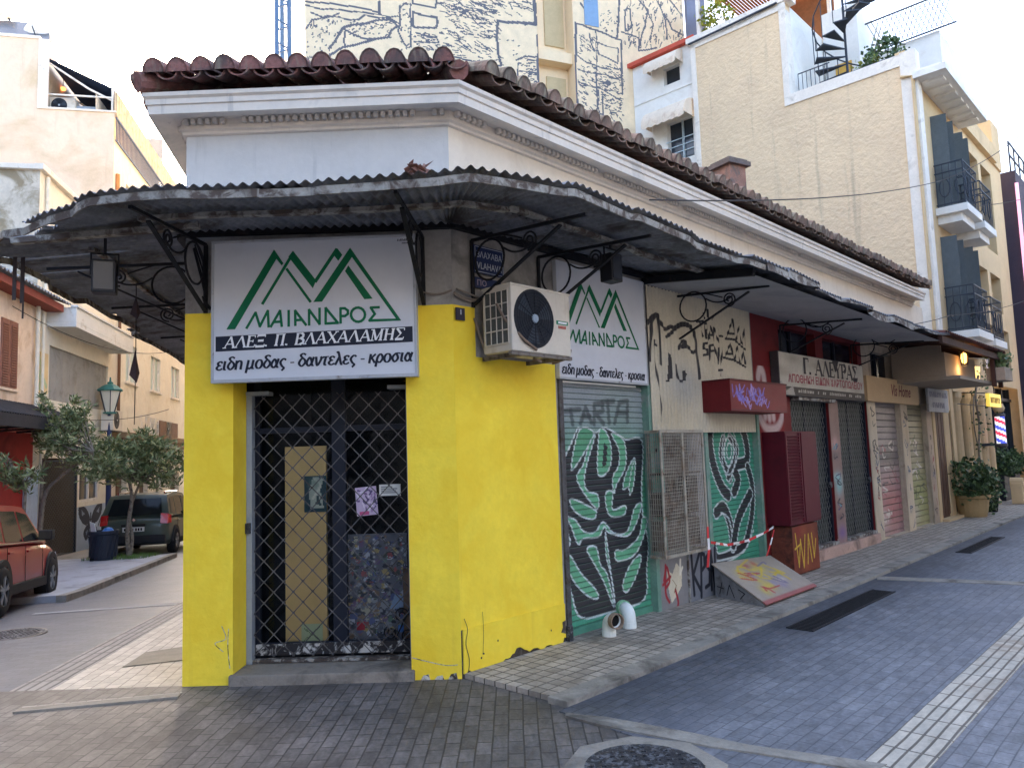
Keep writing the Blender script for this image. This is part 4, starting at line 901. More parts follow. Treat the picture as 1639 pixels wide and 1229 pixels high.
cut = [[(125,250),(92,425),(150,345),(190,262)], [(196,270),(160,400),(150,470),(165,515),(210,530),(205,590),(118,470),(145,400),(170,310)], [(218,240),(210,300),(208,430),(235,445),(264,400),(266,320),(245,258)],
       [(268,265),(300,330),(300,400),(275,450),(280,520),(292,480),(330,400),(325,300),(290,265)], [(365,365),(330,440),(320,500),(345,490),(350,525),(365,480),(372,400)], [(245,520),(275,515),(275,590),(330,570),(325,610),(270,620),(248,580)],
       [(95,550),(190,590),(205,610),(190,635),(140,625),(98,590)], [(60,630),(110,640),(150,690),(200,690),(235,645),(280,690),(340,680),(370,580),(400,560),(380,640),(340,700),(260,690),(240,665),(215,710),(150,720),(125,745),(90,660)],
       [(165,765),(205,755),(225,830),(255,870),(285,1005),(240,900),(200,830)], [(60,780),(95,800),(140,870),(200,930),(218,970),(180,970),(120,920),(80,850)], [(245,690),(262,800),(290,1000),(278,900),(250,790)],
       [(290,765),(330,760),(390,700),(405,620),(425,640),(380,770),(300,810)], [(390,780),(350,830),(322,910),(340,940),(375,880),(400,800)]]
for c in cut:
    q = T(smooth_line(c, 4, True)); P.fill(q, GRN2 if c[0][0] % 2 else MINT); P.stroke(q+[q[0]], .0105, WHT, .005)
P.fill(T([(235,300),(228,410),(246,398),(250,320)]), BLK); P.stroke(T([(365,372),(352,440),(345,500)]), .012, WHT)
def shade_slat_tops(P, per, col, a=.62):                  # slat tops that spray misses, darkened with undercut shade in the colour
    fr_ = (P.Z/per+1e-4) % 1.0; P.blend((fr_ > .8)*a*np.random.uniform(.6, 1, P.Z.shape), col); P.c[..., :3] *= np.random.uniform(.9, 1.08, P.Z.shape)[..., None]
shade_slat_tops(P, .052, S(66,92,84)); m = P.mesh(.07, lambda x, z: sl(z, .052, .014)); s1 = m.build("roller_shutter", m_pnt, CB, WR); s1["label"] = "green roller shutter with black and white graffiti beside the yellow wall"
M().box(1.19, 1.245, -.02, .12, 0, 2.26).build("shutter_guide", m_gate, s1, WR, bevel=.004); M().box(2.56, 2.62, -.02, .12, 0, 2.26).build("shutter_guide", mat("green_guide", S(110,146,130), .6, .15, 6, .1, 40, S(150,152,150), .5, .65, 4), s1, WR, bevel=.004)
M().box(1.245, 2.56, .045, .085, 0.0, .09).build("shutter_bottom_bar", mat("green_bar", S(84,140,118), .6, .12, 6, .1), s1, WR, bevel=.005)
for z in (1.6, 1.02): M().tube([(2.63,-.03,z-.03), (2.6,-.06,z), (2.66,-.05,z+.02)], .014, 5).build("hinge_hook", m_blk, s1, WR)
M().box(1.17, 1.22, -.05, 0, .02, .16).build("floor_bolt", m_iron, s1, WR, bevel=.006)
# --- second shutter
x0, x1, z0, z1 = 3.7, 4.93, .27, 2.04
P = Paint(x0, x1, z0, z1, .0125, S(62,140,114), .0087); H = homog([(337,-8), (640,-2), (697,822), (415,905)]); T = lambda pts: zq(pts, H, x0, x1, z0, z1)
P.spray(4.2, .5, .5, .3, MINT, .4); P.spray(4.6, 1.7, .5, .3, S(50,128,106), .6)
for ln, w_ in (([(490,25),(430,70),(402,130),(408,240),(440,360),(480,450),(515,490)], .12), ([(560,50),(600,130),(622,240),(612,300),(545,330),(570,400),(550,470)], .11), ([(480,170),(470,260),(500,340),(525,400)], .07), ([(520,160),(560,230),(535,330),(515,390)], .07), ([(625,330),(650,420),(655,540),(640,660),(600,770),(470,840),(440,780)], .09), ([(450,590),(490,560),(530,650),(548,770)], .11), ([(550,760),(575,620),(640,480)], .11)):
    q = T(smooth_line(ln, 6)); P.stroke(q, w_+.035, WHT, .01); P.stroke(q, w_, BLK, .008)
for r in (18, 34, 52): P.stroke(T([(516+r*.8*math.cos(a), 240+r*2.6*math.sin(a)) for a in np.linspace(0, 6.283, 30)]), .012, WHT, .01)
for ln in ([(440,800),(450,850),(600,800),(660,680)], [(478,590),(520,620),(540,700)]): P.stroke(T(smooth_line(ln, 6)), .016, WHT, .01)
shade_slat_tops(P, .052, S(48,92,78)); s2_ = P.mesh(.07, lambda x, z: sl(z, .052, .014)).build("roller_shutter", m_pnt, CB, WR); s2_["label"] = "narrow green roller shutter with swirling black graffiti under the red box"
[M().box(a, b, -.015, .12, .2, 2.06).build("shutter_guide", MATS["green_guide"], s2_, WR) for a, b in ((3.64, 3.71), (4.92, 4.98))]
# --- corrugated cream panel with tags
x0, x1, z0, z1 = 2.6, 4.86, 1.77, 3.262; H = None
def T8(pts):                                           # pixels of an enlarged photo crop -> the wall plane
    return [on(WR, 1000+a/4.553, 430+b/4.553, .04) for a, b in pts]
P = Paint(x0, x1, z0, z1, .0085, S(196,188,168), .009)
P.spray(3.25, 2.25, .35, .25, S(150,152,152), .8); P.spray(3.0, 1.95, .5, .2, S(176,162,134), .6); P.spray(4.4, 2.45, .5, .1, S(206,200,186), .6)
INK = S(42,42,48)
for ln, w_ in (([(118,600),(120,500),(150,410),(190,375),(205,350)], .05), ([(190,660),(195,480),(210,370),(232,335),(250,360),(262,480),(272,690)], .045), ([(262,380),(300,440),(340,420),(360,450),(310,495)], .035), ([(360,440),(420,405),(480,420),(520,500),(530,620),(548,790)], .05),
               ([(400,580),(415,540),(440,525),(462,560),(500,610),(520,600)], .03), ([(225,520),(222,620),(240,760),(262,900),(275,1010),(270,1110)], .014), ([(380,700),(392,790),(420,820),(440,790)], .02), ([(222,540),(235,560)], .014)):
    P.stroke(T8(smooth_line(ln, 5)), w_, INK, .008)
P.fill(T8([(412,560),(440,530),(458,555),(455,580),(425,585)]), INK); P.fill(T8([(318,600),(335,620),(352,700),(350,800),(318,810)]), INK); P.fill(T8([(425,750),(445,735),(460,770),(450,815),(425,820)]), INK); P.stroke(T8([(305,820),(325,815)]), .02, INK)
for ln in ([(530,385),(580,380)], [(552,385),(575,490)], [(585,400),(600,505)], [(585,400),(605,400),(608,440),(592,455),(622,505)], [(615,515),(632,420),(655,520)], [(620,480),(650,485)], [(655,530),(655,430),(690,535),(690,440)], [(700,490),(718,492)],
           [(612,540),(582,545),(580,580),(608,590),(608,625),(578,630)], [(625,660),(625,560),(655,555)], [(628,600),(650,598)], [(660,680),(660,570),(688,690),(690,580)], [(718,575),(705,700)], [(705,700),(705,780)], [(690,738),(715,738)],
           [(745,505),(790,370),(812,520)], [(760,470),(805,475)], [(815,525),(838,420),(855,540)], [(862,550),(875,440),(884,560)], [(742,510),(800,515),(884,590)], [(735,650),(775,540),(800,660)], [(750,620),(795,620)], [(805,665),(825,570),(845,680)], [(855,690),(870,590),(884,690)], [(728,648),(800,665),(884,715)], [(575,325),(588,360)], [(608,300),(612,350)], [(640,370),(650,350)]):
    P.stroke(T8(ln), .021, INK, .006)
mp_ = P.mesh(-.03, lambda x, z: -.008*math.sin(x/.065*6.283)).build("corrugated_panel", m_pnt, CB, WR); mp_["label"] = "cream corrugated metal panel with black graffiti above the wire cage"
M().box(2.585, 4.87, -.03, -.002, 3.255, 3.28).build("panel_flashing", m_rim, mp_, WR)
# --- wire cage
m_cage = mat("pale_wire", S(160,154,140), .6, .15, 8, .1, 60, S(130,112,94), .5, .66, 6, metal=.1)
CG = thing("wire_cage", "pale welded wire cage box fixed to the wall before dusty shelves", "cage", WR, 2.85, -.12, .56)
a0, a1, b0, b1, off = 2.5, 3.3, .57, 1.775, -.16
k = M()
for x in np.linspace(a0, a1, 26): k.box(x-.0025, x+.0025, off-.005, off, b0, b1)
for z in np.linspace(b0, b1, 37): k.box(a0, a1, off-.0065, off-.0045, z-.0025, z+.0025)
for y in np.linspace(off, -.01, 7): k.box(a0-.004, a0+.001, y-.0025, y+.0025, b0, b1)
for z in np.linspace(b0, b1, 25): k.box(a0-.006, a0-.003, off, -.01, z-.0025, z+.0025)
k.build("mesh_panel", m_cage, CG, WR)
k = M()
for x in (a0, (a0+a1)/2, a1): k.box(x-.016, x+.016, off-.02, off-.006, b0-.01, b1+.01)
for z in (b0, b1): k.box(a0-.016, a1+.016, off-.0205, off-.0065, z-.016, z+.016)
for z in (b0, b1):
    for x in (a0, a1): k.box(x-.015, x+.015, off-.005, -.002, z-.015, z+.015)
k.build("cage_frame", m_cage, CG, WR, bevel=.003)
M().box(a0+.03, a1-.02, -.1, -.01, .62, .9).box(a0+.05, a0+.5, -.14, -.01, .95, 1.18).box(a0+.55, a1-.05, -.12, -.01, .95, 1.32).box(a0+.02, a1-.02, -.15, -.01, 1.35, 1.37).build("dusty_contents", mat("dusty_grey_brown", S(112,98,88), .9, .25, 7, .4, 40, S(70,62,60), .48, .6, 4), CG, WR, bevel=.01)
P = Paint(a0+.02, a1-.02, .6, 1.75, .02, S(116,106,98)); P.spray(2.9, 1.6, .6, .14, S(64,62,62), .9); [P.stroke([(2.55+i*.13, 1.08), (2.6+i*.13, 1.24)], .05, S(44,44,48), .02) for i in range(5)]; P.spray(2.9, .75, .4, .1, S(146,132,114), .6)
P.mesh(-.006).build("cage_back", m_pmat, CG, WR)
M().box(2.62, 2.66, -.1, -.0, .62, 1.78).build("pipe_post", MATS["green_guide"], CG, WR)
# --- lower boards with tags under the cage
P = Paint(2.62, 3.12, .0, .54, .009, S(132,130,130))
P.fill([(2.74,.42), (2.84,.36), (2.92,.46), (3.02,.38), (3.0,.22), (2.9,.14), (2.8,.08), (2.76,.2)], S(206,196,172))
for ln in ([(2.68,.32), (2.74,.44), (2.78,.3), (2.7,.24)], [(2.72,.46), (2.7,.2), (2.76,.1)], [(2.88,.2), (2.92,.08), (2.9,.02)], [(2.66,.28), (2.8,.34)]): P.stroke(smooth_line(ln, 5), .022, S(150,44,52), .01)
P.stroke([(2.84,.3), (2.9,.24), (2.86,.18)], .012, S(120,90,60)); P.stroke([(3.0,.48), (2.98,.34), (3.03,.4)], .02, S(222,216,200), .01)
tag(P.mesh(-.02).build("plinth_board", m_pmat, CB, WR)) ["label"] = "grey plinth board with cream and red graffiti under the cage"
P = Paint(3.14, 3.72, .03, .54, .009, S(122,124,130))
for ln in ([(3.22,.1), (3.2,.5)], [(3.36,.5), (3.22,.3), (3.36,.12)], [(3.36,.06), (3.4,.5), (3.46,.48), (3.46,.36), (3.39,.32)], [(3.56,.48), (3.49,.44), (3.5,.36), (3.56,.3), (3.54,.16), (3.46,.14)], [(3.58,.1), (3.6,.5), (3.66,.12), (3.69,.52)]): P.stroke(ln, .034, S(36,38,46), .01)
tag(P.mesh(-.03).build("plinth_board", m_pmat, CB, WR))["label"] = "blue grey plinth board with a black tag beside the ramp plate"
M().box(3.122, 3.138, -.04, 0, .0, .55).build("board_trim", m_rim, CB, WR)
# --- red box canopy
xl = on(WR, 1112, 640, 0)[0]; RX0, RX1 = 3.62, 5.02
RB = thing("box_awning", "dark red metal box awning with purple scribbles over the narrow green shutter", "awning", WR, 4.3, -.2, 1.98)
P = Paint(RX0, RX1, 1.985, 2.315, .010, S(112,30,32)); rg = random.Random(8)
for _ in range(34):
    x = rg.uniform(RX0+.06, RX0+.85); z = rg.uniform(2.06, 2.22); P.stroke(smooth_line([(x, z), (x+rg.uniform(-.03, .05), z+rg.uniform(.03, .08)), (x+rg.uniform(0, .1), z-rg.uniform(.0, .06)), (x+.1, z+rg.uniform(-.03, .06))], 4), .010, rg.choice([S(124,110,190), S(150,130,190), S(104,90,170)]), .004)
P.stroke([(RX0+.02, 2.0), (RX1-.02, 2.0)], .012, S(70,26,30))
mm = P.mesh(-.36); mm.build("front_panel", m_pnt, RB, WR)
M().box(RX0, RX1, -.357, -.005, 1.985, 2.315).build("casing", m_red, RB, WR, bevel=.006)
M().box(RX0-.01, RX1+.01, -.37, -.005, 2.315, 2.332).build("top_plate", mat("dark_red_edge", S(92,34,36), .6, .12, 5, .1), RB, WR)
# --- white painted blob on the red wall
P = Paint(4.99, 5.72, 1.76, 2.6, .012, S(128,40,42))
for ln, w_ in (([(5.05,2.45), (5.12,2.56), (5.2,2.5), (5.22,2.36)], .07), ([(5.55,2.5), (5.66,2.3), (5.68,2.0), (5.5,1.83), (5.2,1.82), (5.04,1.95)], .06), ([(5.15,2.08), (5.18,1.96)], .05), ([(5.28,2.08), (5.3,1.94)], .05), ([(5.4,2.08), (5.42,1.95)], .05), ([(5.1,2.1), (5.5,2.1)], .03)): P.stroke(smooth_line(ln, 5), w_, S(206,190,188), .05, .85)
P.mesh(-.004).build("white_graffiti_patch", m_pmat, CB, WR)
# --- louvred maroon cabinet and rusty cabinet
m_mar = mat("maroon_metal", S(88,17,32), .55, .1, 4, .08, 40, S(66,14,26), .55, .75, 2)
LC = thing("louvred_cabinet", "maroon metal cabinet with louvred doors on the red wall", "cabinet", WR, 5.4, -.15, .62)
M().box(5.05, 5.98, -.29, -.004, .64, 1.77).build("body", m_mar, LC, WR, bevel=.006)
k = M()
for i in range(27): k.quad([(5.1, -.292, .7+i*.038), (5.43, -.292, .7+i*.038), (5.43, -.306, .725+i*.038), (5.1, -.306, .725+i*.038)])
k.build("louvres", m_mar, LC, WR, solid=.003)
M().box(5.5, 5.96, -.304, -.291, .66, 1.75).build("door", m_mar, LC, WR, bevel=.003); M().box(5.055, 5.09, -.3, -.291, .66, 1.75).box(5.44, 5.47, -.302, -.291, .66, 1.75).build("door_stile", m_mar, LC, WR)
RC = thing("rusty_cabinet", "rusty orange utility cabinet with yellow scrawl under the maroon cabinet", "cabinet", WR, 5.5, -.15, .05)
P = Paint(5.1, 5.86, .06, .62, .009, S(122,62,44)); rg = random.Random(4)
for _ in range(9): P.spray(rg.uniform(5.1, 5.86), rg.uniform(.1, .6), .1, .08, rg.choice([S(150,84,54), S(90,48,40), S(134,44,40)]), .6)
for ln in ([(5.18,.54), (5.24,.14), (5.32,.46), (5.38,.12), (5.46,.5)], [(5.5,.15), (5.56,.5), (5.63,.16)], [(5.66,.5), (5.7,.2), (5.78,.42)], [(5.15,.36), (5.3,.4)]): P.stroke(ln, .016, S(206,170,60), .006)
P.mesh(-.285).build("door", m_pmat, RC, WR); M().box(5.1, 5.86, -.282, -.01, .05, .625).build("body", mat("rust", S(112,60,46), .85, .25, 6, .3, 40, S(70,44,38), .5, .65, 5), RC, WR, bevel=.005)
# --- plinth below the doors
M().box(5.87, 8.9, -.06, .1, -.02, .18).build("plinth", mat("pinkish_plinth", S(190,160,146), .9, .12, 4, .3, 50, S(140,118,106), .52, .68, 3), CB, WR, bevel=.01)
[M().box(a, b, -.03, .09, .185, .225).build("door_sill", m_rim, CB, WR, bevel=.004) for a, b in ((5.96, 7.24), (7.63, 8.85))]
# --- latticed doors
m_dgl = mat("grimy_dark_glass", S(58,63,61), .55, .25, 2.5, .05, 40, S(88,90,85), .5, .68, 3, spec=.15)
m_lat = mat("silver_lattice", S(120,122,120), .55, .2, 8, .1, metal=.3)
def lattice_door(x0, x1, z0, z1, label):
    d = M().box(x0, x1, .1, .115, z0, z1).build("lattice_door", m_dgl, CB, WR); d["label"] = label
    b = M(); p = .085; n = int((z1-z0)/p)+int((x1-x0)/p)+2; h = z1-z0; w_ = x1-x0
    for sgn in (1, -1):
        for k in range(-int(h/p*.6)-1, int(w_/p)+int(h/p*.6)+2):
            xa = x0+k*p; sl_ = .6*sgn
            t0, t1 = 0, h
            lo, hi = sorted(((x0-xa)/sl_, (x1-xa)/sl_)); t0, t1 = max(0, lo), min(h, hi)
            if t1 > t0: b.bar((xa+sl_*t0, .055+.004*sgn, z0+t0), (xa+sl_*t1, .055+.004*sgn, z0+t1), .008, .004, (0, -1, 0))
    b.build("lattice", m_lat, d, WR)
    f = M().box(x0, x0+.04, .03, .1, z0, z1).box(x1-.04, x1, .03, .1, z0, z1).box(x0+.04, x1-.04, .035, .1, z1-.04, z1).box((x0+x1)/2-.03, (x0+x1)/2+.03, .08, .1, z0, z1-.04).build("frame", m_frm, d, WR)
    M().box(x1-.1, x1-.03, .0, .03, .98, 1.06).build("padlock", m_iron, d, WR, bevel=.008)
lattice_door(5.96, 7.24, .225, 2.28, "first latticed glass door beside the red wall"); lattice_door(7.63, 8.85, .225, 2.28, "second latticed glass door beyond the tagged pier")
m_drs = mat("night_blue_glass", S(30,34,48), .2, .2, 3, .02, spec=.5)
for a, b, c, d in [q[:4] for q in OPR[6:10]]:
    fl_ = M().box(a, b, .12, .13, c, d).build("fanlight", m_drs, CB, WR); M().box((a+b)/2-.02, (a+b)/2+.02, .09, .12, c, d).build("fanlight_bar", m_frm, fl_, WR)
# --- scrawled piers
def scrawl(x0, x1, z0, z1, base, seed, name, label=None, cols=(S(60,58,64), S(70,90,120), S(60,58,64), S(150,60,60)), n=9):
    P = Paint(x0, x1, z0, z1, .011, base); r = random.Random(seed)
    for _ in range(5): P.spray(r.uniform(x0, x1), r.uniform(z0, z1), .15, .2, (base[0]*.72, base[1]*.7, base[2]*.68, 1), .6)
    for _ in range(n):
        z = r.uniform(z0+.15, z1-.2); x = x0+(x1-x0)*r.uniform(.15, .5); s = (x1-x0)*.55; pts = [(x+r.uniform(0, s), z+r.uniform(-.09, .09)) for _ in range(r.randint(3, 6))]
        P.stroke(smooth_line(pts, 4), r.uniform(.008, .018), r.choice(cols), .005, .9)
    o = P.mesh(-.005).build(name, m_pmat, CB, WR)
    if label: o["label"] = label
    return o, P
PK = Paint(7.26, 7.61, .0, 2.29, .012, S(150,126,116)); rg = random.Random(12)
for c, z, h in ((S(150,120,130), .35, .2), (S(126,100,150), .32, .14), (S(140,190,190), 1.0, .22), (S(150,196,196), 1.12, .1), (S(110,104,102), 1.45, .14), (S(200,160,150), 1.6, .16), (S(120,96,90), .55, .1)): PK.spray(7.43+rg.uniform(-.05, .05), z, .14, h*.6, c, .8)
for _ in range(10):
    z = rg.uniform(.5, 1.6); PK.stroke(smooth_line([(7.3+rg.uniform(0, .25), z+rg.uniform(-.06, .06)) for _ in range(4)], 4), .012, rg.choice([S(70,66,72), S(90,150,160), S(90,80,110)]), .004)
PK.mesh(-.005).build("tagged_pier", m_pmat, CB, WR)
scrawl(8.9, 9.25, .0, 2.3, S(208,194,170), 3, "tagged_pier", n=14); scrawl(10.57, 10.93, .0, 2.3, S(206,190,164), 5, "tagged_pier"); scrawl(12.12, 12.42, .0, 2.3, S(190,170,148), 7, "tagged_pier")
for i, (x0, x1, c1, c2, lab) in enumerate(((9.26, 10.55, S(150,140,136), S(168,96,96), "pale roller shutter with dark tags and a red painted lower half"), (10.95, 12.1, S(150,142,112), S(150,152,92), "olive green tagged roller shutter before the brown door"))):
    P = Paint(x0, x1, .05, 2.29, .016, c1, .014); rg = random.Random(20+i)
    P.spray((x0+x1)/2, .5, .9, .55, c2, .95); P.spray((x0+x1)/2, 1.35, .8, .16, S(70,66,64), .8 if i == 0 else .3); P.spray(x0+.3, .3, .3, .2, S(196,180,170), .6)
    for _ in range(16): z = rg.uniform(.3, 1.6); x = rg.uniform(x0+.1, x1-.4); P.stroke(smooth_line([(x+rg.uniform(0, .4), z+rg.uniform(-.12, .12)) for _ in range(4)], 4), rg.uniform(.012, .03), rg.choice([S(70,64,64), S(200,190,180), S(150,70,74) if i == 0 else S(96,104,60)]), .008, .85)
    shade_slat_tops(P, .11, S(92,86,80), .6); P.mesh(.1, lambda x, z: sl(z, .11, .02)).build("roller_shutter", m_pnt, CB, WR)["label"] = lab
# --- signs over the doors
AS = thing("shop_sign", "weathered white Greek lettered sign over the two latticed doors", "sign", WR, 6.9, -.12, 2.23)
sk_ = Paint(5.42, 8.44, 2.245, 2.79, .014, S(196,190,176)); sk_.fill([(5.42,2.245), (8.44,2.245), (8.44,2.36), (5.42,2.36)], S(92,86,80)); rg = random.Random(9)
for _ in range(12): sk_.spray(rg.uniform(5.45, 8.4), rg.uniform(2.36, 2.78), .2, .05, S(160,150,134), .55)
sk_.fill([(5.42,2.25), (5.85,2.25), (5.8,2.37), (5.6,2.3), (5.5,2.4), (5.42,2.42)], S(170,164,154)); sk_.fill([(7.2,2.79), (7.3,2.62), (7.36,2.66), (7.45,2.79)], S(60,58,60))
sk_.mesh(-.12).build("sign_face", m_pmat, AS, WR)
M().box(5.4, 8.46, -.117, -.01, 2.235, 2.8).build("sign_box", mat("sign_box_side", S(70,66,68), .7, .15, 5, .1), AS, WR, bevel=.004)
M().box(6.0, 7.3, -.1, -.0, 2.19, 2.232).build("shutter_rail", m_rim, AS, WR)
t = M(); serif(t, "Γ. ΑΛΕΥΡΑΣ", 6.15, 2.55, .205, 2.05, -.1235, .02, tk=.3, tn=.1); t.build("name_lettering", mat("faded_dark_ink", S(66,62,64), .7, .2, 12, 0), AS, WR)
t = M(); letters(t, "ΑΠΟΘΗΚΗ ΕΙΔΩΝ ΧΑΡΤΟΠΩΛΕΙΟΥ", 5.66, 2.415, .105, -.1235, 2.72, bold=.022); t.build("trade_lettering", mat("faded_red_ink", S(160,84,92), .7, .2, 12, 0), AS, WR)
t = M()
rg = random.Random(15); x = 5.95
while x < 8.25:
    w_ = rg.uniform(.03, .06); t.quad([(x, -.1232, 2.285), (x+w_, -.1232, 2.285), (x+w_+.01, -.1232, 2.285+rg.uniform(.03, .05)), (x+.01, -.1232, 2.32)]); x += w_+rg.choice([.02, .02, .02, .14])
t.build("small_lettering", mat("pale_worn_ink", S(176,170,160), .7, .2, 12, 0), AS, WR)
HS = thing("shop_sign", "tan fascia sign with brush script over the pale roller shutters", "sign", WR, 10.0, -.06, 2.26)
M().box(8.68, 11.4, -.09, -.004, 2.255, 2.665).build("board", mat("tan_board", S(196,166,126), .7, .06, 2, .06), HS, WR, bevel=.006)
t = M(); letters(t, "Vis Home", 9.85, 2.38, .2, -.0945, 1.05, shear=.28, bold=.02)
t.build("script_lettering", mat("dark_red_script", S(110,40,34), .6, .1, 5, 0), HS, WR)
m_gsg = mat("pale_grey_board", S(176,176,178), .7, .08, 4, .06, 40, S(150,148,146), .5, .7, 4)
GS = thing("shop_sign", "small pale grey sign with blurred grey letters above the brown door", "sign", WR, 12.3, -.15, 2.14)
M().box(11.7, 13.05, -.17, -.13, 2.14, 2.58).build("board", m_gsg, GS, WR, bevel=.004)
t = M(); rg = random.Random(6)
for z, xa, xb in ((2.42, 11.8, 12.9), (2.22, 11.95, 12.75)):
    x = xa
    while x < xb: t.box(x, x+.055, -.174, -.171, z, z+.1); t.box(x+.055, x+.085, -.174, -.171, z+rg.choice([0, .04, .085]), z+rg.choice([.1, .06])); x += .12
t.build("lettering", mat("grey_ink", S(120,120,132), .7, .1, 5, 0), GS, WR)

# ================================================================== ON THE RIGHT PAVEMENT
m_pvc = mat("white_pvc", S(226,232,230), .4, .05, 5, .03, 40, S(190,190,184), .55, .75, 5)
def elbow(px, py, fr, col_top, mouth, label, h):
    g = ground(px, py, .036); q = WR.inverted() @ g; T = thing("pipe_elbow", label, "pipe", WR, q.x, q.y, .036, "pipe stubs in front of the green shutter", mouth); f = WORLD[T.name]
    b = M(); b.tube([(0, 0, z) for z in (0, h*.5)]+[(0, -.001-.06*(1-math.cos(a)), h*.5+.075*math.sin(a)) for a in np.linspace(.2, 1.5, 6)]+[(0, -.1, h*.5+.078)], .055, 16, cap=False); b.build("bend", m_pvc, T, f, smooth=True, solid=.006)
    M().tube([(0, 0, .0), (0, 0, h*.35)], .061, 16).build("socket", m_pvc, T, f, smooth=False)
    M().tube([(0, -.085, h*.5+.078), (0, -.14, h*.5+.078)], .062, 16, cap=False).build("collar", col_top, T, f, solid=.008)
    M().lathe([(0, -.088), (.05, -.088)], (0, 0, h*.5+.078), 16, axis='y').build("pipe_void", m_black, T, f)
elbow(975, 1017, WR, mat("brown_stained_pvc", S(150,130,112), .7, .2, 9, .1), -20, "stained white pipe elbow with its dark mouth facing the street", .13)
elbow(1008, 1004, WR, mat("green_sprayed_pvc", S(150,200,160), .5, .2, 6, .05), 150, "white pipe elbow sprayed green turning into the shutter", .15)
# tilted ramp plate
RP = thing("ramp_plate", "tilted chequer plate ramp smeared with yellow and red paint", "ramp", W0, 0, 0, 0)
RPm = WORLD[RP.name] = WR @ Matrix.Translation((4.3, -.45, .03)); RP.matrix_world = RPm
P = Paint(0, 1.0, 0, 1.0, .016, S(168,156,142)); rg = random.Random(31)
for _ in range(16): P.spray(rg.uniform(.2, .75), rg.uniform(.15, .85), rg.uniform(.03, .09), rg.uniform(.03, .14), rg.choice([S(214,190,60), S(206,184,70), S(176,70,70), S(150,140,170), S(200,190,176)]), .75)
for _ in range(14):
    x, z = rg.uniform(.1, .7), rg.uniform(.2, .8); P.stroke(smooth_line([(x, z), (x+rg.uniform(-.1, .2), z+rg.uniform(-.2, .2)), (x+rg.uniform(0, .3), z+rg.uniform(-.2, .2))], 4), .022, rg.choice([S(210,184,54), S(206,178,60), S(178,66,66), S(120,112,140)]), .01, .85)
P.stroke([(.02,.03), (.98,.03)], .05, S(170,60,66), .03, .7)
# plate: high edge against the wall, low edge on the kerb
A = Vector((3.55, -.06, .36)); B = Vector((4.95, -.06, .28)); C_ = Vector((4.55, -.76, .05)); D = Vector((3.32, -.76, .05))
mm = P.mesh(0); mm.v = [tuple(A*(1-u)*v+B*u*v+C_*u*(1-v)+D*(1-u)*(1-v)+Vector((0, 0, .012))) for u, y, v in mm.v]
mm.build("plate", m_pnt, RP, WR, solid=.012)
sd_ = M(); sd_.add([(3.57,-.08,.34), (3.34,-.73,.055), (3.34,-.73,.035), (3.57,-.08,.035)], [(0,1,2,3)]); sd_.add([(4.93,-.08,.27), (4.55,-.73,.05), (4.55,-.73,.035), (4.93,-.08,.035)], [(0,1,2,3)])
sd_.build("side_cheek", mat("grey_cheek", S(140,140,142), .8, .12, 5, .2, 40, S(100,98,96), .52, .68, 5), RP, WR, solid=.01)
t = M(); strokes2d(t, [[(-.44,.07), (-.5,.13), (-.42,.16)], [(-.36,.07), (-.3,.19), (-.26,.08)], [(-.2,.2), (-.16,.08)], [(-.22,.14), (-.13,.15)]], .01, 0); 
t.v = [(3.557+(p[0]+.06)*.345-.012+p[1], p[0], p[2]) for p in t.v]; t.build("cheek_scrawl", m_blk, RP, WR)
# barrier tape
m_tape = brickmat("red_white_tape", S(206,60,62), S(226,222,220), S(206,60,62), .12, 1.0, 0, 0, 0, None, var=.05, bump=0)
def tapestrip(pts, label, w_=.05):
    b = M(); P = [Vector(p) for p in pts]; n = len(P)-1; s = 0
    for i, (a, b2) in enumerate(zip(P, P[1:])):
        L_ = (b2-a).length; k = max(1, int(L_/.09))
        for j in range(k):
            p = a.lerp(b2, j/k); q = a.lerp(b2, (j+1)/k); tw = .4*math.sin((s+j)*1.3); u = Vector((0, -math.sin(tw)*w_, math.cos(tw)*w_)); u2 = Vector((0, -math.sin(.4*math.sin((s+j+1)*1.3))*w_, w_*.9)) if abs((b2-a).normalized().z) < .7 else None
            if u2 is None: u = u2 = Vector((w_*math.cos(tw), -w_*.4*math.sin(tw), 0))
            b.quad([p, q, q+u2, p+u], (s+j) % 2)
        s += k
    o = b.build("barrier_tape", [mat("tape_red", S(206,56,58), .5, .06, 6, 0), mat("tape_white", S(228,226,226), .5, .06, 6, 0)], None, WR, solid=.002); tag(o, label, "barrier tape")
def t3(px, py, off): x, z = on(WR, px, py, off); return (x, -off, z)
tapestrip([t3(1131, 843, .24), t3(1133, 880, .24), t3(1131, 908, .24)], "white torn tape end hanging from the wire cage corner", .04)
tapestrip([t3(1138, 870, .24), t3(1165, 874, .2), t3(1200, 866, .24), t3(1222, 855, .3), t3(1238, 845, .34)], "red and white barrier tape strung from the cage to the maroon cabinet", .028)
tapestrip([t3(1238, 848, .34), t3(1232, 872, .34), t3(1226, 890, .34)], "loose tape tail hanging below the maroon cabinet", .028)
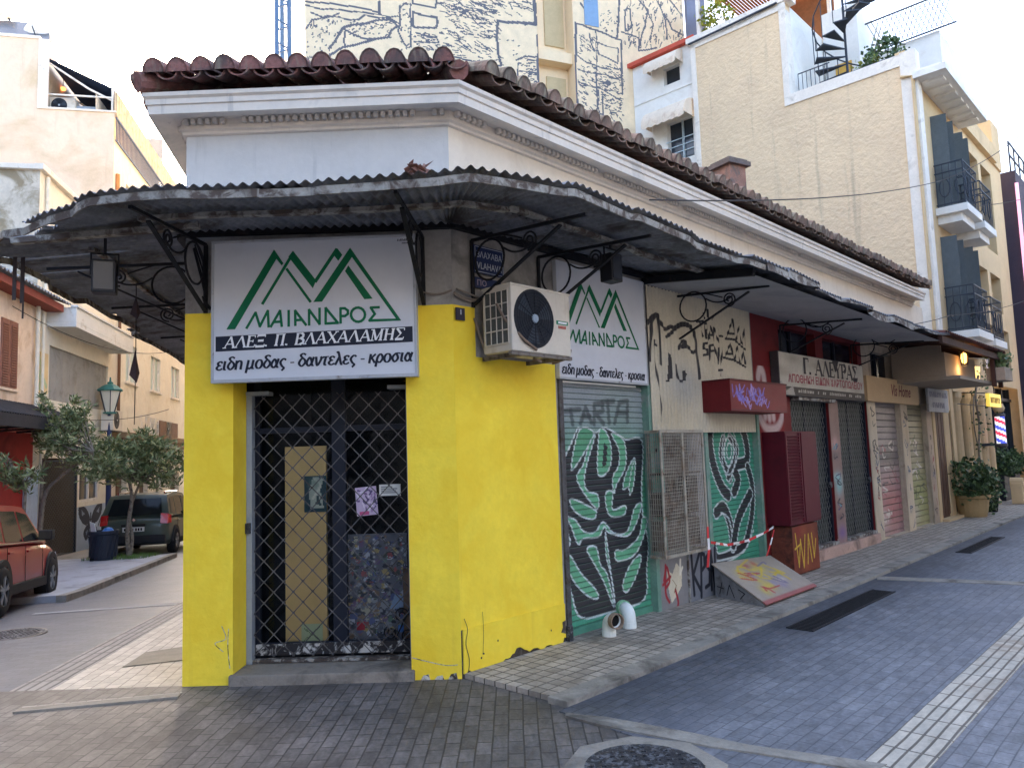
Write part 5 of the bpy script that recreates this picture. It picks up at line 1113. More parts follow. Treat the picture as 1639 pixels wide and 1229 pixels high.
# ================================================================== TALL HOUSES ON THE RIGHT
def leaves(m, pts, size, rng, nmat=1, lance=.35, up=.2, per=1):
    for c, r in pts:
        for _ in range(per):
            d = Vector((rng.gauss(0, 1), rng.gauss(0, 1), rng.gauss(0, 1)+up)).normalized(); p = Vector(c)+Vector((rng.gauss(0, r), rng.gauss(0, r), rng.gauss(0, r*.8)))
            s = size*rng.uniform(.6, 1.3); sd_ = d.cross(Vector((rng.gauss(0, 1), rng.gauss(0, 1), rng.gauss(0, 1)))).normalized()*s*lance
            m.add([p, p+d*s*.5+sd_, p+d*s, p+d*s*.5-sd_], [(0,1,2,3)], rng.randrange(nmat))
def leafmat(name, c, rough=.55):
    M_ = mat(name, c, rough, .3, 6, 0, spec=.35)
    if not M_.node_tree.nodes["Principled BSDF"].inputs["Subsurface Weight"].default_value: pass
    return M_
LG1, LG2, LG3 = leafmat("leaf_dark", S(58,78,50)), leafmat("leaf_mid", S(84,106,64)), leafmat("leaf_pale", S(120,136,92))
LY1, LY2 = leafmat("leaf_yellow_green", S(150,150,50)), leafmat("leaf_lime", S(120,134,52))
m_bark = mat("grey_bark", S(130,120,106), .9, .2, 14, .5, 50, S(90,82,72), .5, .65, 9)
m_bei = mat("rough_beige_render", S(232,206,170), .95, .05, 1.2, 1.0, 9, S(220,194,162), .5, .72, .7, streak=S(190,170,143), sk=(.56, .78), sscale=4, dist=.05)
m_trim = mat("worn_white_trim", S(232,224,212), .85, .08, 3, .2, 40, S(196,188,176), .56, .72, 3)
m_crm = mat("cream_render", S(208,182,142), .85, .06, 1.4, .15, 30, S(190,163,124), .54, .74, 1.2)
m_wht = mat("bright_white_render", S(232,230,224), .85, .05, 1.5, .12, 30, S(212,206,196), .56, .75, 1.4)
m_irn = mat("dark_blue_iron", S(60,66,76), .6, .1, 9, .05, metal=.3)
m_shu = mat("blue_grey_shutter", S(88,95,98), .6, .12, 5, .1); m_win = mat("dark_window_glass", S(46,56,68), .12, .15, 1.5, 0, spec=.6)
CH = thing("cream_house", "tall cream house with blank rough side wall, white edging and iron balconies", "house", WS, -2.5, 0, 0)
a = M(); a.quad([(-5.16,0,0), (-2.66,0,0), (-2.66,0,12.2), (-5.16,0,12.2)]); a.quad([(-2.66,0,0), (0,0,0), (0,0,9.85), (-2.66,0,9.85)])
a.quad([(-2.66,0,9.85), (-2.66,.3,9.85), (-2.66,.3,12.2), (-2.66,0,12.2)]); a.quad([(-5.16,0,12.2), (-2.66,0,12.2), (-2.66,5,12.2), (-5.16,5,12.2)]); a.quad([(-2.66,.2,9.5), (0,.2,9.5), (0,5.5,9.5), (-2.66,5.5,9.5)])
a.quad([(-2.66,.2,9.4), (-.0,.2,9.4), (0,.2,9.85), (-2.66,.2,9.85)])
a.build("side_wall", m_bei, CH, WS, keep=True); M().quad([(-2.655,.3,9.5), (-2.655,5.5,9.5), (-2.655,5.5,12.2), (-2.655,.3,12.2)]).build("terrace_wall", m_wht, CH, WS)
t = M(); t.box(-5.19,-5.06,-.03,.02,0,12.2).box(-5.3,-2.5,-.06,.32,12.2,12.34).box(-5.19,-2.64,-.03,.02,12.02,12.2).box(-2.8,-2.64,-.032,.3,9.62,12.02).box(-2.64,-.26,-.031,.26,9.62,9.88).box(-.26,.06,-.035,.26,3.0,9.9)
t.build("white_edging", m_trim, CH, WS, bevel=.01)
t = M(); t.tube([(-5.2,-.09,12.15), (-4.0,-.09,12.17), (-2.8,-.09,12.2)], .03, 6); t.tube([(-2.62,.1,9.92), (-.1,.1,9.94)], .02, 6); t.build("roof_pipe", m_irn, CH, WS)
t = M(); t.tube([(-.02,-.06,0), (-.02,-.06,9.3), (-.25,-.08,9.35)], .035, 8); t.build("drain_pipe", m_crm, CH, WS)
# front to the right street
WIN_ = [(14.3,15.25,6.5,8.72), (15.72,16.6,6.5,8.72), (14.3,15.25,3.86,6.0), (15.72,16.6,3.86,6.0), (17.4,18.7,6.6,8.9), (19.0,20.2,6.6,8.9), (17.4,18.7,4.95,5.95), (19.0,20.2,4.95,5.95), (17.2,20.6,3.25,4.5)]
fw = M(); wall(fw, 13.36, 21.6, 2.95, 9.3, [q+(.3,) for q in WIN_], .3); fw.quad([(13.36,0,0), (13.7,0,0), (13.7,0,2.95), (13.36,0,2.95)]); fw.quad([(21.1,0,0), (21.6,0,0), (21.6,0,2.95), (21.1,0,2.95)]); fw.quad([(21.6,0,0), (21.6,8,0), (21.6,8,10), (21.6,0,10)])
fw.build("front_wall", m_crm, CH, WR, keep=True)
for q in WIN_:
    x0, x1, z0, z1 = q; wn_ = M().box(x0,x1,.24,.28,z0,z1).build("window", m_win, CH, WR); k = M()
    for x in np.linspace(x0, x1, 3 if x1-x0 < 2 else 6): k.box(x-.03,x+.03,.2,.24,z0,z1)
    for z in (z0+.03, z0+(z1-z0)*.62, z1-.03): k.box(x0,x1,.203,.237,z-.025,z+.025)
    k.build("window_frame", m_crm if z1-z0 < 2.1 or x0 > 17 else m_shu, wn_, WR)
for s in (14.3, 14.85, 15.7, 16.2):
    for z0, z1 in ((6.52,8.7), (3.88,5.98)): M().bar((s,.0,(z0+z1)/2), (s+.06,-.3,(z0+z1)/2), .04, z1-z0, (0,0,1)).build("window_shutter", m_shu, CH, WR)
co = M(); co.box(13.2,16.9,-.62,.0,9.2,9.33).box(13.3,16.8,-.5,0,9.33,9.4)
for i in range(7): co.box(13.5+i*.48,13.74+i*.48,-.5,-.1,9.15,9.2)
co.build("roof_cornice", m_wht, CH, WR)
pr = M(); pr.box(13.36,17.2,.15,.35,9.4,9.95).box(17.0,20.6,-.12,.1,9.3,9.75).box(20.6,21.6,-.05,.4,9.3,10.6); pr.build("parapet", m_crm, CH, WR)
def balcony(s0, s1, off, z, rail=.95):
    m = M(); m.box(s0,s1,-off,0,z-.16,z).box(s0+.12,s1-.12,-off+.14,0,z-.34,z-.16); b = m.build("balcony", m_wht, CH, WR, bevel=.012)
    r = M()
    for zz in (z+.06, z+rail*.8, z+rail): r.bar((s0+.05,-off+.05,zz), (s1-.05,-off+.05,zz), .025, .025); r.bar((s0+.05,-.02,zz), (s0+.05,-off+.05,zz), .025, .025); r.bar((s1-.05,-.02,zz), (s1-.05,-off+.05,zz), .025, .025)
    n = int((s1-s0)/.13)
    for i in range(n+1): x = s0+.05+(s1-s0-.1)*i/n; r.bar((x,-off+.05,z), (x,-off+.05,z+rail), .014, .014)
    for i in range(int(off/.13)+1): y = -.05-i*.13; r.bar((s0+.05,y,z), (s0+.05,y,z+rail), .014, .014)
    for i in range(int((s1-s0)/.5)):
        x = s0+.3+i*.5; r.tube([(x+.14*math.cos(t), -off+.04, z+.42+.22*math.sin(t)) for t in np.linspace(0, 6.283, 13)[:-1]], .012, 4, True)
    for y in np.arange(.2, off, .3): r.tube([(s0+.045, -y+.1*math.cos(t), z+.42+.2*math.sin(t)) for t in np.linspace(0, 6.283, 13)[:-1]], .012, 4, True)
    r.build("balcony_railing", m_irn, b, WR)
balcony(14.1,15.42,.61,6.58); balcony(15.66,16.85,.6,6.5); balcony(14.1,15.42,.61,3.88); balcony(15.66,16.85,.6,3.82)
# ground floor of the cream house: brown door, cream half columns, dark barber shop front
gf = M(); gf.box(12.46,12.62,-.02,.3,0,2.6).box(13.78,14.02,-.03,.3,0,2.75).box(12.62,13.78,-.02,.3,2.2,2.6); gf.box(12.46,13.35,-.01,.3,2.6,3.6); gf.build("doorway_surround", m_crm, CH, WR)
dd = M(); dd.box(12.62,13.78,.015,.06,.08,2.2); 
for i in range(5): dd.box(12.66+i*.225,12.86+i*.225,.0,.016,.14,2.14)
dd.build("brown_door", mat("brown_planks", S(98,72,56), .7, .15, 4, .15, 40, S(76,56,46), .5, .7, 3), CH, WR); M().box(12.55,13.85,-.14,.1,-.02,.085).build("door_sill_stone", m_crm, CH, WR)
sf_ = M(); sf_.box(14.0,21.3,.3,.34,0,2.95); sf_.build("shop_glass", m_win, CH, WR)
k = M()
for s in (17.9, 18.5, 19.3, 20.2, 21.1): k.box(s,s+.08,.22,.3,0,2.95)
k.box(14,21.3,.2,.3,2.6,2.68); k.build("shop_frame", mat("dark_slate_frame", S(44,48,52), .6, .1, 5, .1), CH, WR)
M().box(14.0,17.8,-.05,.2,2.62,2.95).build("shop_lintel", m_crm, CH, WR)
for s in (14.5, 15.3, 16.05, 16.75, 17.4): M().lathe([(.15,.0), (.15,.12), (.115,.16), (.11,2.4), (.15,2.5), (.15,2.62)], (s,.06,0), 14).build("half_column", m_crm, CH, WR)
# small tiled porch and planter at the end of the old canopy
PC = thing("tiled_porch", "small brown tiled porch roof on posts with a hanging grey panel", "porch", WR, 10.8, -.6, 2.6)
k = M()
s = 8.75
while s < 12.9:
    k.lathe([(.06,0), (.06,1.25)], (s,0,0), 6, a0=0, a1=math.pi); n0 = len(k.v)-14
    for i in range(n0, len(k.v)): x, y, z = k.v[i]; k.v[i] = (x, -z, 3.36-.14*z+y*.8)
    s += .13
k.quad([(8.7,0,3.36), (12.95,0,3.36), (12.95,-1.25,3.185), (8.7,-1.25,3.185)]); k.build("tiles", mat("brown_tile", S(104,66,56), .85, .2, 6, .2, 40, S(60,46,44), .5, .65, 5), PC, WR)
M().box(8.7,12.95,-1.2,-1.14,3.05,3.15).build("eave_beam", mat("brown_timber", S(70,48,42), .8, .15, 9, .1), PC, WR)
for s_, y in ((12.3,-1.12), (12.85,-1.12)): M().box(s_,s_+.07,y-.035,y+.035,2.55,3.06).build("post", MATS["brown_timber"], PC, WR)
for i in range(8): M().bar((8.8+i*.58,-.02,3.3), (8.8+i*.58,-1.2,3.13), .05, .06).build("rafter", MATS["brown_timber"], PC, WR)
M().box(10.2,12.25,-.85,-.8,2.66,3.06).box(10.2,10.25,-.8,-.02,2.66,3.2).box(10.2,12.9,-1.05,-.01,2.6,2.655).build("grey_panel", mat("taupe_panel", S(150,136,120), .8, .06, 2, .1), PC, WR)
PL = thing("planter_box", "stone planter box with trailing greenery at the porch end", "planter", WR, 12.7, -1.1, 2.66)
M().box(12.35,13.0,-1.3,-1.0,2.66,2.9).build("box", mat("planter_stone", S(160,146,130), .9, .15, 7, .3), PL, WR, bevel=.01)
lf = M(); rg = random.Random(40); leaves(lf, [((12.4+rg.uniform(0,.6),-1.15+rg.uniform(-.1,.1),2.95+rg.uniform(-.05,.16)), .06) for _ in range(60)], .09, rg, 2, per=3); lf.build("foliage", [LG2, LG3], PL, WR)
# lit lantern
LN = thing("wall_lantern", "small lit amber lantern hanging from the porch", "lantern", WR, 12.2, -1.0, 2.85)
lx, lz = on(WR, 1543, 573, .95)
b = M(); b.lathe([(.02,.16), (.075,.13), (.08,.12)], (lx,-.95,lz), 6); b.lathe([(.05,-.13), (.03,-.15)], (lx,-.95,lz), 6)
for t in range(6): b.bar((lx+.08*math.cos(t*1.047),-.95+.08*math.sin(t*1.047),lz+.12), (lx+.05*math.cos(t*1.047),-.95+.05*math.sin(t*1.047),lz-.13), .01, .01)
b.tube([(lx,-.95,lz+.16), (lx,-.95,lz+.35)], .008, 5); b.build("lantern_frame", m_blk, LN, WR)
M().lathe([(.0,-.1), (.035,-.08), (.05,.0), (.04,.07), (0,.1)], (lx,-.95,lz), 12).build("bulb", emis("amber_bulb", (1,.4,.08,1), 1.0), LN, WR, smooth=True)
ld = bpy.data.lights.new("lantern_light", 'POINT'); ld.energy = .8; ld.color = (1, .55, .2); ld.shadow_soft_size = .06; lo_ = bpy.data.objects.new("lantern_light", ld); C.objects.link(lo_); lo_.matrix_world = WR @ Matrix.Translation((lx, -.95, lz-.2))
# warm wall lamp under the far balcony
lx2, lz2 = on(WR, 1567, 597, .3)
WLp = thing("wall_lamp", "small glowing wall lamp on the cream house beyond the planter", "lamp", WR, lx2, -.3, lz2-.15)
M().lathe([(.0,-.18), (.1,-.16), (.13,.14), (.0,.16)], (lx2,-.2,lz2), 10).build("lamp_shade", emis("warm_shade", (1,.62,.2,1), .22), WLp, WR); M().box(lx2-.05,lx2+.05,-.1,.0,lz2-.05,lz2+.05).build("wall_mount", m_irn, WLp, WR)
# barber pole and lit sign
bx, bz = on(WR, 1597, 640, .35)
BP = thing("barber_pole", "lit red, white and blue barber pole on the cream column", "barber pole", WR, bx, -.35, bz-.5)
zc = on(WR, 1597, 688, .35)[1]; P = Paint(0, 6.283, 0, .62, .13, (1,1,1,1), .03)
P.c[:] = (.95,.95,1,1); ph = (P.X/6.283*1.0+P.Z/.3) % 1.0
P.c[(ph > .1) & (ph < .35)] = (.85,.05,.12,1); P.c[(ph > .55) & (ph < .8)] = (.08,.12,.75,1)
m = P.mesh(0); m.v = [(bx+.1*math.cos(x), -.35+.1*math.sin(x), zc-.31+z) for x, y, z in m.v]
eb = bpy.data.materials.new("lit_stripes"); eb.use_nodes = True; t_ = eb.node_tree; at_ = t_.nodes.new("ShaderNodeAttribute"); at_.attribute_name = "Col"; pb = t_.nodes["Principled BSDF"]; t_.links.new(at_.outputs[0], pb.inputs["Base Color"]); t_.links.new(at_.outputs[0], pb.inputs["Emission Color"]); pb.inputs["Emission Strength"].default_value = .11
m.build("striped_cylinder", eb, BP, WR)
M().lathe([(.0,.31), (.12,.31), (.12,.36), (.09,.38), (0,.38)], (bx,-.35,zc), 16).lathe([(0,-.31), (.12,-.31), (.12,-.37), (.06,-.42), (0,-.42)], (bx,-.35,zc), 16).build("chrome_caps", m_gate, BP, WR, smooth=False)
M().lathe([(0,.62), (.09,.6), (.125,.5), (.09,.41), (0,.38)], (bx,-.35,zc), 16).build("globe", m_crm, BP, WR, smooth=True); M().box(bx-.03,bx+.03,-.3,.1,zc-.36,zc-.3).build("pole_arm", m_irn, BP, WR)
sx, sz = on(WR, 1589, 641, .5)
LS = thing("lit_sign", "glowing yellow box sign hanging over the barber pole", "sign", WR, sx, -.5, sz-.1)
M().box(sx-.55,sx+.55,-.55,-.48,sz-.14,sz+.14).build("light_box", emis("yellow_light_box", (1,.68,.1,1), .09), LS, WR)
t = M(); x = sx-.45; rg = random.Random(3)
for i in range(7): t.box(x,x+.05,-.556,-.552,sz-.06,sz+.06); t.box(x+.05,x+.08,-.556,-.552,sz+rg.choice([-.06,0,.03]),sz+.05); x += .13
t.build("lettering", mat("brown_letter", S(120,84,30), .7, .1, 5, 0), LS, WR)
M().tube([(sx-.5,-.51,sz+.14), (sx-.5,0,sz+.2)], .012, 5).tube([(14.1,-.1,2.35), (15.6,-.4,2.3), (sx-.3,-.5,sz+.15)], .01, 5).build("bracket", m_irn, LS, WR)
# plants along the cream house
def bush(m, c, rx, ry, rz, n, size, rg, nm=2):
    pts = []
    for _ in range(n):
        th = rg.uniform(0, 6.283); v = Vector((rg.gauss(0,1), rg.gauss(0,1), rg.gauss(0,1))).normalized()*rg.uniform(.55, 1)**.5
        pts.append(((c[0]+v.x*rx, c[1]+v.y*ry, c[2]+v.z*rz), size*.6))
    leaves(m, pts, size, rg, nm, per=3)
rg = random.Random(50)
qx, qy = 12.75, -.55
g_ = WR.inverted() @ ground(1558, 826, .04); qx, qy = g_.x, g_.y
PT = thing("potted_plant", "big cream pot with a bushy green plant beside the brown door", "potted plant", WR, qx, qy, .04)
M().lathe([(0,0), (.24,0), (.27,.1), (.31,.36), (.34,.38), (.34,.43), (.28,.43), (.26,.38), (0,.36)], (qx,qy,.04), 20).build("pot", mat("mustard_pot", S(172,146,104), .8, .1, 4, .1), PT, WR, smooth=False)
b = M(); bush(b, (qx-.1,qy,.78), .46, .42, .42, 260, .1, rg); bush(b, (qx+.45,qy-.1,.5), .35, .3, .42, 190, .09, rg); b.build("foliage", [LG1, LG2], PT, WR)
P2 = thing("potted_plant", "small dark pot with green foliage to the right of the cream pot", "potted plant", WR, qx+1.25, qy-.05, .04)
M().lathe([(0,0), (.14,0), (.18,.3), (.15,.3), (0,.27)], (qx+1.25,qy-.05,.04), 14).build("pot", m_black, P2, WR); b = M(); bush(b, (qx+1.25,qy-.05,.62), .26, .26, .3, 130, .09, rg); b.build("foliage", [LG1, LG2], P2, WR)
VN = thing("climbing_vine", "thin twisting vine climbing a cream column beside the brown door", "vine", WR, 14.55, -.3, .1)
st = smooth_line([(14.3,.1), (14.55,.7), (14.35,1.3), (14.6,1.9), (14.5,2.5), (14.9,2.95)], 8); b = M(); b.tube([(x,-.35,z) for x, z in st], .022, 6); b.tube([(x,-.36,z) for x, z in smooth_line([(14.35,1.3), (14.1,1.9), (14.3,2.5)], 6)], .012, 5); b.build("stem", m_bark, VN, WR)
b = M(); leaves(b, [((x+rg.uniform(-.3,.35),-.38,z+rg.uniform(-.1,.1)), .1) for x, z in st for _ in range(2) if z > 1.2], .075, rg, 2, per=2); b.build("foliage", [LG1, LG2], VN, WR)
g_ = WR.inverted() @ ground(1612, 800, .04)
for i, (dx, lab) in enumerate(((0, "clipped bush in a black planter just beyond the carved stone scroll"), (1.35, "clipped bush in a black planter at the right edge of the photo"))):
    H_ = thing("planter_bush", lab, "planter", WR, g_.x+dx, g_.y+.2, .04); f = WORLD[H_.name]
    M().box(-.35,.35,-.25,.25,0,.62).build("planter", mat("black_planter", S(36,38,44), .6, .1, 5, .05), H_, f, bevel=.02); b = M(); bush(b, (0,0,.9), .62, .45, .34, 480, .09, rg); b.build("foliage", [LG1, LG2], H_, f)
SR = thing("stone_scroll", "small cream carved stone by the foot of the last column", "ornament", WR, 17.6, -.4, .04); f = WORLD[SR.name]
M().box(-.14,.14,-.12,.12,0,.5).build("block", m_crm, SR, f, bevel=.04); M().lathe([(0,-.13), (.12,-.13), (.12,.13), (0,.13)], (0,0,.5), 14, axis='y').build("scroll", m_crm, SR, f)

# white wing with awnings
WW = thing("white_annex", "white wing with two awninged windows and a red roof edge beside the rough beige wall", "house", WS, -6.1, .1, 0)
m = M(); wall(m, -7.1,-5.18,0,12.3,[(-6.12,-5.62,11.42,11.9,.2), (-6.1,-5.32,9.25,10.35,.2)], .2, y=.12); m.quad([(-7.1,.12,12.3), (-5.18,.12,12.3), (-5.18,3,12.3), (-7.1,3,12.3)]); m.quad([(-7.1,.12,0), (-7.1,3,0), (-7.1,3,12.3), (-7.1,.12,12.3)]); m.build("wall", m_wht, WW, WS, keep=True)
M().box(-7.25,-5.1,-.02,.4,12.3,12.42).build("red_roof_edge", mat("red_edge", S(190,84,66), .8, .1, 3, .1), WW, WS)
M().box(-6.12,-5.62,.29,.32,11.42,11.9).build("window", m_win, WW, WS); wg = M().box(-6.1,-5.32,.3,.32,9.25,10.35).build("window", m_win, WW, WS)
k = M(); k.box(-5.72,-5.68,.24,.3,9.25,10.35).box(-6.1,-5.32,.24,.3,9.25,9.3); [k.tube([(-6.12,.08,z), (-5.3,.08,z)], .014, 5) for z in (9.45,9.62,9.8)]; k.build("window_frame", mat("pale_blue_frame", S(190,206,214), .6, .05, 5, 0), wg, WS)
M().box(-7.09,-5.19,.095,.115,11.18,11.24).build("string_course", m_wht, WW, WS)
def dome_awning(x0, x1, z0, z1, d):
    m = M(); nx = 24
    def fn(u, v): a = v*math.pi/2; x = x0+(x1-x0)*u; sc = .5+.5*math.sin(max(.001, math.sin(u*math.pi)))**.0; return (x, .1-d*math.sin(a), z0+(z1-z0)*math.cos(a))
    m.grid(nx, 8, fn); 
    m.grid(nx, 1, lambda u, v: (x0+(x1-x0)*u, .1-d, z0-.12*v*(.6+.4*abs(math.sin(u*nx*.8)))))
    for x in (x0, x1): m.add([(x,.1,z0), (x,.1,z1)]+[(x,.1-d*math.sin(i/8*math.pi/2),z0+(z1-z0)*math.cos(i/8*math.pi/2)) for i in range(9)], [tuple(range(11))])
    return m
dome_awning(-6.5,-5.5,11.85,12.2,.4).build("awning", mat("cream_canvas", S(226,210,190), .85, .08, 3, .1, 40, S(196,168,144), .55, .72, 4), WW, WS, solid=.006); dome_awning(-6.55,-5.25,10.25,10.75,.55).build("awning", MATS["cream_canvas"], WW, WS, solid=.006)
# roof terrace things
PG = thing("pergola", "brown slatted pergola on white posts above the beige side wall", "pergola", WS, -4, .8, 12.34)
k = M()
for i in range(34): k.box(-5.3+i*.085,-5.3+i*.085+.055,.3,3.4,14.35,14.38)
k.build("slats", mat("reed_brown", S(134,88,58), .9, .2, 9, .2), PG, WS)
for y in (.4, 1.9, 3.3): M().box(-5.4,-2.3,y,y+.09,14.22,14.35).build("beam", mat("orange_timber", S(190,120,60), .8, .12, 5, .1), PG, WS)
for x in (-5.2,-2.8):
    for y in (.4, 3.3): M().box(x,x+.09,y,y+.09,12.3,14.22).build("post", m_trim, PG, WS)
bw = M(); bw.box(-5.2,-2.7,3.5,3.6,12.3,14.3); bw.build("back_screen", MATS["reed_brown"], PG, WS)
def roofplant(fr, x, y, z, lab, rx, h, mats, seed, n=160, sz=.11, pot=True):
    r = random.Random(seed); T = thing("rooftop_plant", lab, "plant", fr, x, y, z)
    M().lathe([(0,0), (.14,0), (.19,.3), (.16,.3), (0,.27)], (x,y,z), 12).build("pot", mat("terracotta_pot", S(150,90,66), .85, .15, 5, .1), T, fr)
    b = M(); bush(b, (x,y,z+.3+h/2), rx, rx, h/2, n, sz, r); b.build("foliage", mats, T, fr)
roofplant(WS,-4.75,.7,12.34,"yellow green plant under the pergola on the high wall",.42,.8,[LY1,LY2],60)
roofplant(WS,-.75,.7,9.5,"round dark green shrub on the terrace edge above the beige wall",.38,.95,[LG1,LG2],61)
roofplant(WS,-1.1,.62,9.5,"small straggly yellowish plant beside the round terrace shrub",.22,.6,[LY1,LG3],62,60)
roofplant(WR,17.0,.9,9.4,"tall wispy plant on the roof parapet above the balconies",.35,1.2,[LG3,LY2],63,120)
roofplant(WR,19.2,.6,9.4,"low bushy plants on the far roof parapet",.5,.8,[LG2,LG3],64,120)
TH = thing("terrace_room", "bright white rooftop room with a yellow door on the notched terrace", "room", WS, -1.8, 3, 9.5)
M().box(-2.62,-1.75,2.3,4.2,9.5,12.8).box(-1.75,-.1,3.0,5.4,9.5,11.6).build("wall", m_wht, TH, WS); M().box(-2.35,-1.95,2.26,2.3,9.6,11.3).build("door", mat("ochre_door", S(216,170,84), .8, .1, 4, .1), TH, WS)
M().box(-1.72,-.1,2.0,2.9,9.5,9.62).build("terracotta_step", MATS["red_edge"], TH, WS)
SS = thing("spiral_staircase", "dark iron spiral staircase with railings on the notched terrace", "staircase", WS, -1.75, 1.3, 9.5)
k = M(); k.tube([(-1.75,1.3,9.5), (-1.75,1.3,12.9)], .03, 8); k.build("centre_pole", m_irn, SS, WS)
k = M(); r_ = M(); hp = []
for i in range(17):
    a0 = .5+i*.42; z = 9.6+i*.19; pts = [(-1.75,1.3,z), (-1.75+.72*math.cos(a0),1.3+.72*math.sin(a0),z), (-1.75+.72*math.cos(a0+.44),1.3+.72*math.sin(a0+.44),z)]
    k.add(pts+[(p[0],p[1],z+.03) for p in pts], [(2,1,0), (3,4,5), (0,1,4,3), (1,2,5,4), (2,0,3,5)]); r_.tube([(pts[1][0],pts[1][1],z), (pts[1][0],pts[1][1],z+.9)], .011, 4); hp.append((pts[1][0],pts[1][1],z+.9))
r_.tube(hp, .018, 5); k.build("treads", m_irn, SS, WS); r_.build("handrail", m_irn, SS, WS)
TR = thing("lattice_railing", "dark lattice railing at the top of the spiral staircase", "railing", WS, -1.0, 2.2, 11.6)
k = M()
for sgn in (1,-1):
    for i in range(16): k.bar((-1.7+i*.11,2.9,11.6 if sgn > 0 else 12.4), (-1.7+i*.11+.3,2.9,12.4 if sgn > 0 else 11.6), .014, .01, (0,1,0))
k.bar((-1.75,2.9,12.42), (.3,2.9,12.42), .03, .03); k.bar((-1.75,2.9,11.6), (.3,2.9,11.6), .03, .03); k.build("lattice", m_irn, TR, WS)
k = M(); [k.bar((-2.6+i*.1,.4,9.5), (-2.6+i*.1,.4,10.5), .012, .012) for i in range(8)]; k.bar((-2.6,.4,10.5), (-1.85,.4,10.5), .02, .02); k.build("terrace_balusters", m_irn, SS, WS)
# far dark building with a pink edge
DB = thing("dark_building", "dark purple grey building with a pink light strip beyond the cream house", "building", WR, 24, 1, 0)
M().box(22.0,34,-.3,8,0,9.4).build("wall", mat("dark_purple_render", S(70,62,74), .8, .08, 2, .1), DB, WR); M().box(21.93,21.99,-.36,-.28,0,9.0).build("pink_strip", emis("pink_neon", (1,.45,.62,1), .12), DB, WR)
k = M()
for x in np.linspace(22,28,9): k.tube([(x,-.2,9.4), (x,-.2,10.3)], .025, 5)
for z in (9.9,10.3): k.tube([(22,-.2,z), (28,-.2,z)], .025, 5)
k.build("roof_railing", m_irn, DB, WR); M().box(24,33,-.36,-.3,7.2,8.4).build("red_sign_band", mat("dark_red_band", S(126,44,54), .7, .1, 3, .05), DB, WR)
# overhead cables
def cable(pts, label, r=.008):
    b = M(); P = [Vector(p) for p in pts]; b.tube([p for p in P], r, 5); tag(b.build("overhead_cable", mat("black_cable", S(58,54,54), .7, .1, 5, 0)), label, "cable")
def sag(a, b, s, n=24): a = Vector(a); b = Vector(b); return [a.lerp(b, i/n)-Vector((0,0,s*4*(i/n)*(1-i/n))) for i in range(n+1)]
def pw(px, py, Y): d = ray(px, py); d = d*(Y/d.y); return Vector((d.x, d.y, CAMH+d.z))
cable(sag(pw(1040, 320, 6.2), pw(1505, 290, 13.0), .12)+sag(pw(1505, 290, 13.0), pw(1639, 212, 15), .1)[1:], "thin cable slung across the blank beige wall to the balcony", .007)
cable(sag(pw(1395, 525, 10.2), pw(1520, 505, 14.2), .05)+sag(pw(1520, 505, 14.2), pw(1639, 482, 17), .06)[1:], "thin cable just over the porch end of the canopy", .007)
cable(sag(pw(1560, 330, 15.5), pw(1639, 318, 17), .03), "short cable at the second floor balconies at the right edge", .008)

cable([at_p for at_p in sag(pw(0, 690, 16), pw(70, 655, 18), .05)], "thin wire hanging before the peach house wall", .01)
cable(sag(pw(45, 662, 17.5), pw(270, 655, 25), .25), "thin wire strung past the street lamp between the left houses", .01)
cable(sag(pw(20, 490, 17), pw(285, 560, 27), .5), "sagging wire along the left houses above the white balcony", .01)
# ================================================================== MURAL BUILDING
MB = thing("mural_building", "tall cream apartment building covered in a black line mural", "building", WM, -4.5, 0, 0)
mx0, mx1, mz0, mz1 = -9.2, 1.6, 5.6, 15.2
P = Paint(mx0, mx1, mz0, mz1, .024, S(238,214,178)); rg = random.Random(77); INK2 = S(104,103,110)
def MP(px, py): return on(WM, px, py, 0)
def mline(pts, w_=.07, jag=.02):
    q = [MP(*p) for p in pts]; out = []
    for a, b in zip(q, q[1:]):
        n = max(2, int(math.hypot(b[0]-a[0], b[1]-a[1])/.22))
        for i in range(n): out.append((a[0]+(b[0]-a[0])*i/n+rg.gauss(0, jag), a[1]+(b[1]-a[1])*i/n+rg.gauss(0, jag)))
    out.append(q[-1]); P.stroke(out, w_*.8, INK2)
def zz(l): return [(420+a/3.414, b/3.414) for a, b in l]
for l, w_ in (([(205,5),(210,180),(212,380)], .1), ([(205,10),(440,30),(640,70)], .06), ([(205,28),(430,60),(740,90)], .05), ([(640,0),(640,70)], .09), ([(220,180),(270,110),(360,100),(520,110),(560,85),(690,95),(745,130)], .05), ([(370,270),(440,150),(560,130),(690,110),(740,150),(690,200),(560,230),(440,265),(375,300),(330,340)], .07), ([(450,160),(450,260)], .06), ([(430,165),(560,215),(700,205)], .06),
    ([(750,30),(745,180),(790,260)], .06), ([(750,30),(810,20),(812,260)], .05), ([(820,-40),(820,20),(950,45),(950,-10)], .06), ([(825,65),(955,100),(955,155),(828,150),(825,65)], .07), ([(840,180),(960,215),(960,235),(830,230)], .05), ([(1285,110),(1495,135),(1485,0)], .1), ([(1285,110),(1292,300),(1305,355)], .09), ([(955,290),(1100,330),(1240,345),(1305,360)], .06), ([(1505,195),(1545,205),(1540,470),(1510,460),(1508,200)], .06), ([(1385,330),(1500,310),(1540,330)], .06), ([(1395,350),(1390,470)], .05), ([(1400,390),(1500,400)], .04), ([(1180,390),(1340,400),(1345,440)], .06), ([(620,370),(650,330),(690,340),(660,380)], .05), ([(260,65),(340,100),(420,75)], .05)):
    mline(zz(l), w_)
def z2(l): return [(840+a/3.512, b/3.512) for a, b in l]
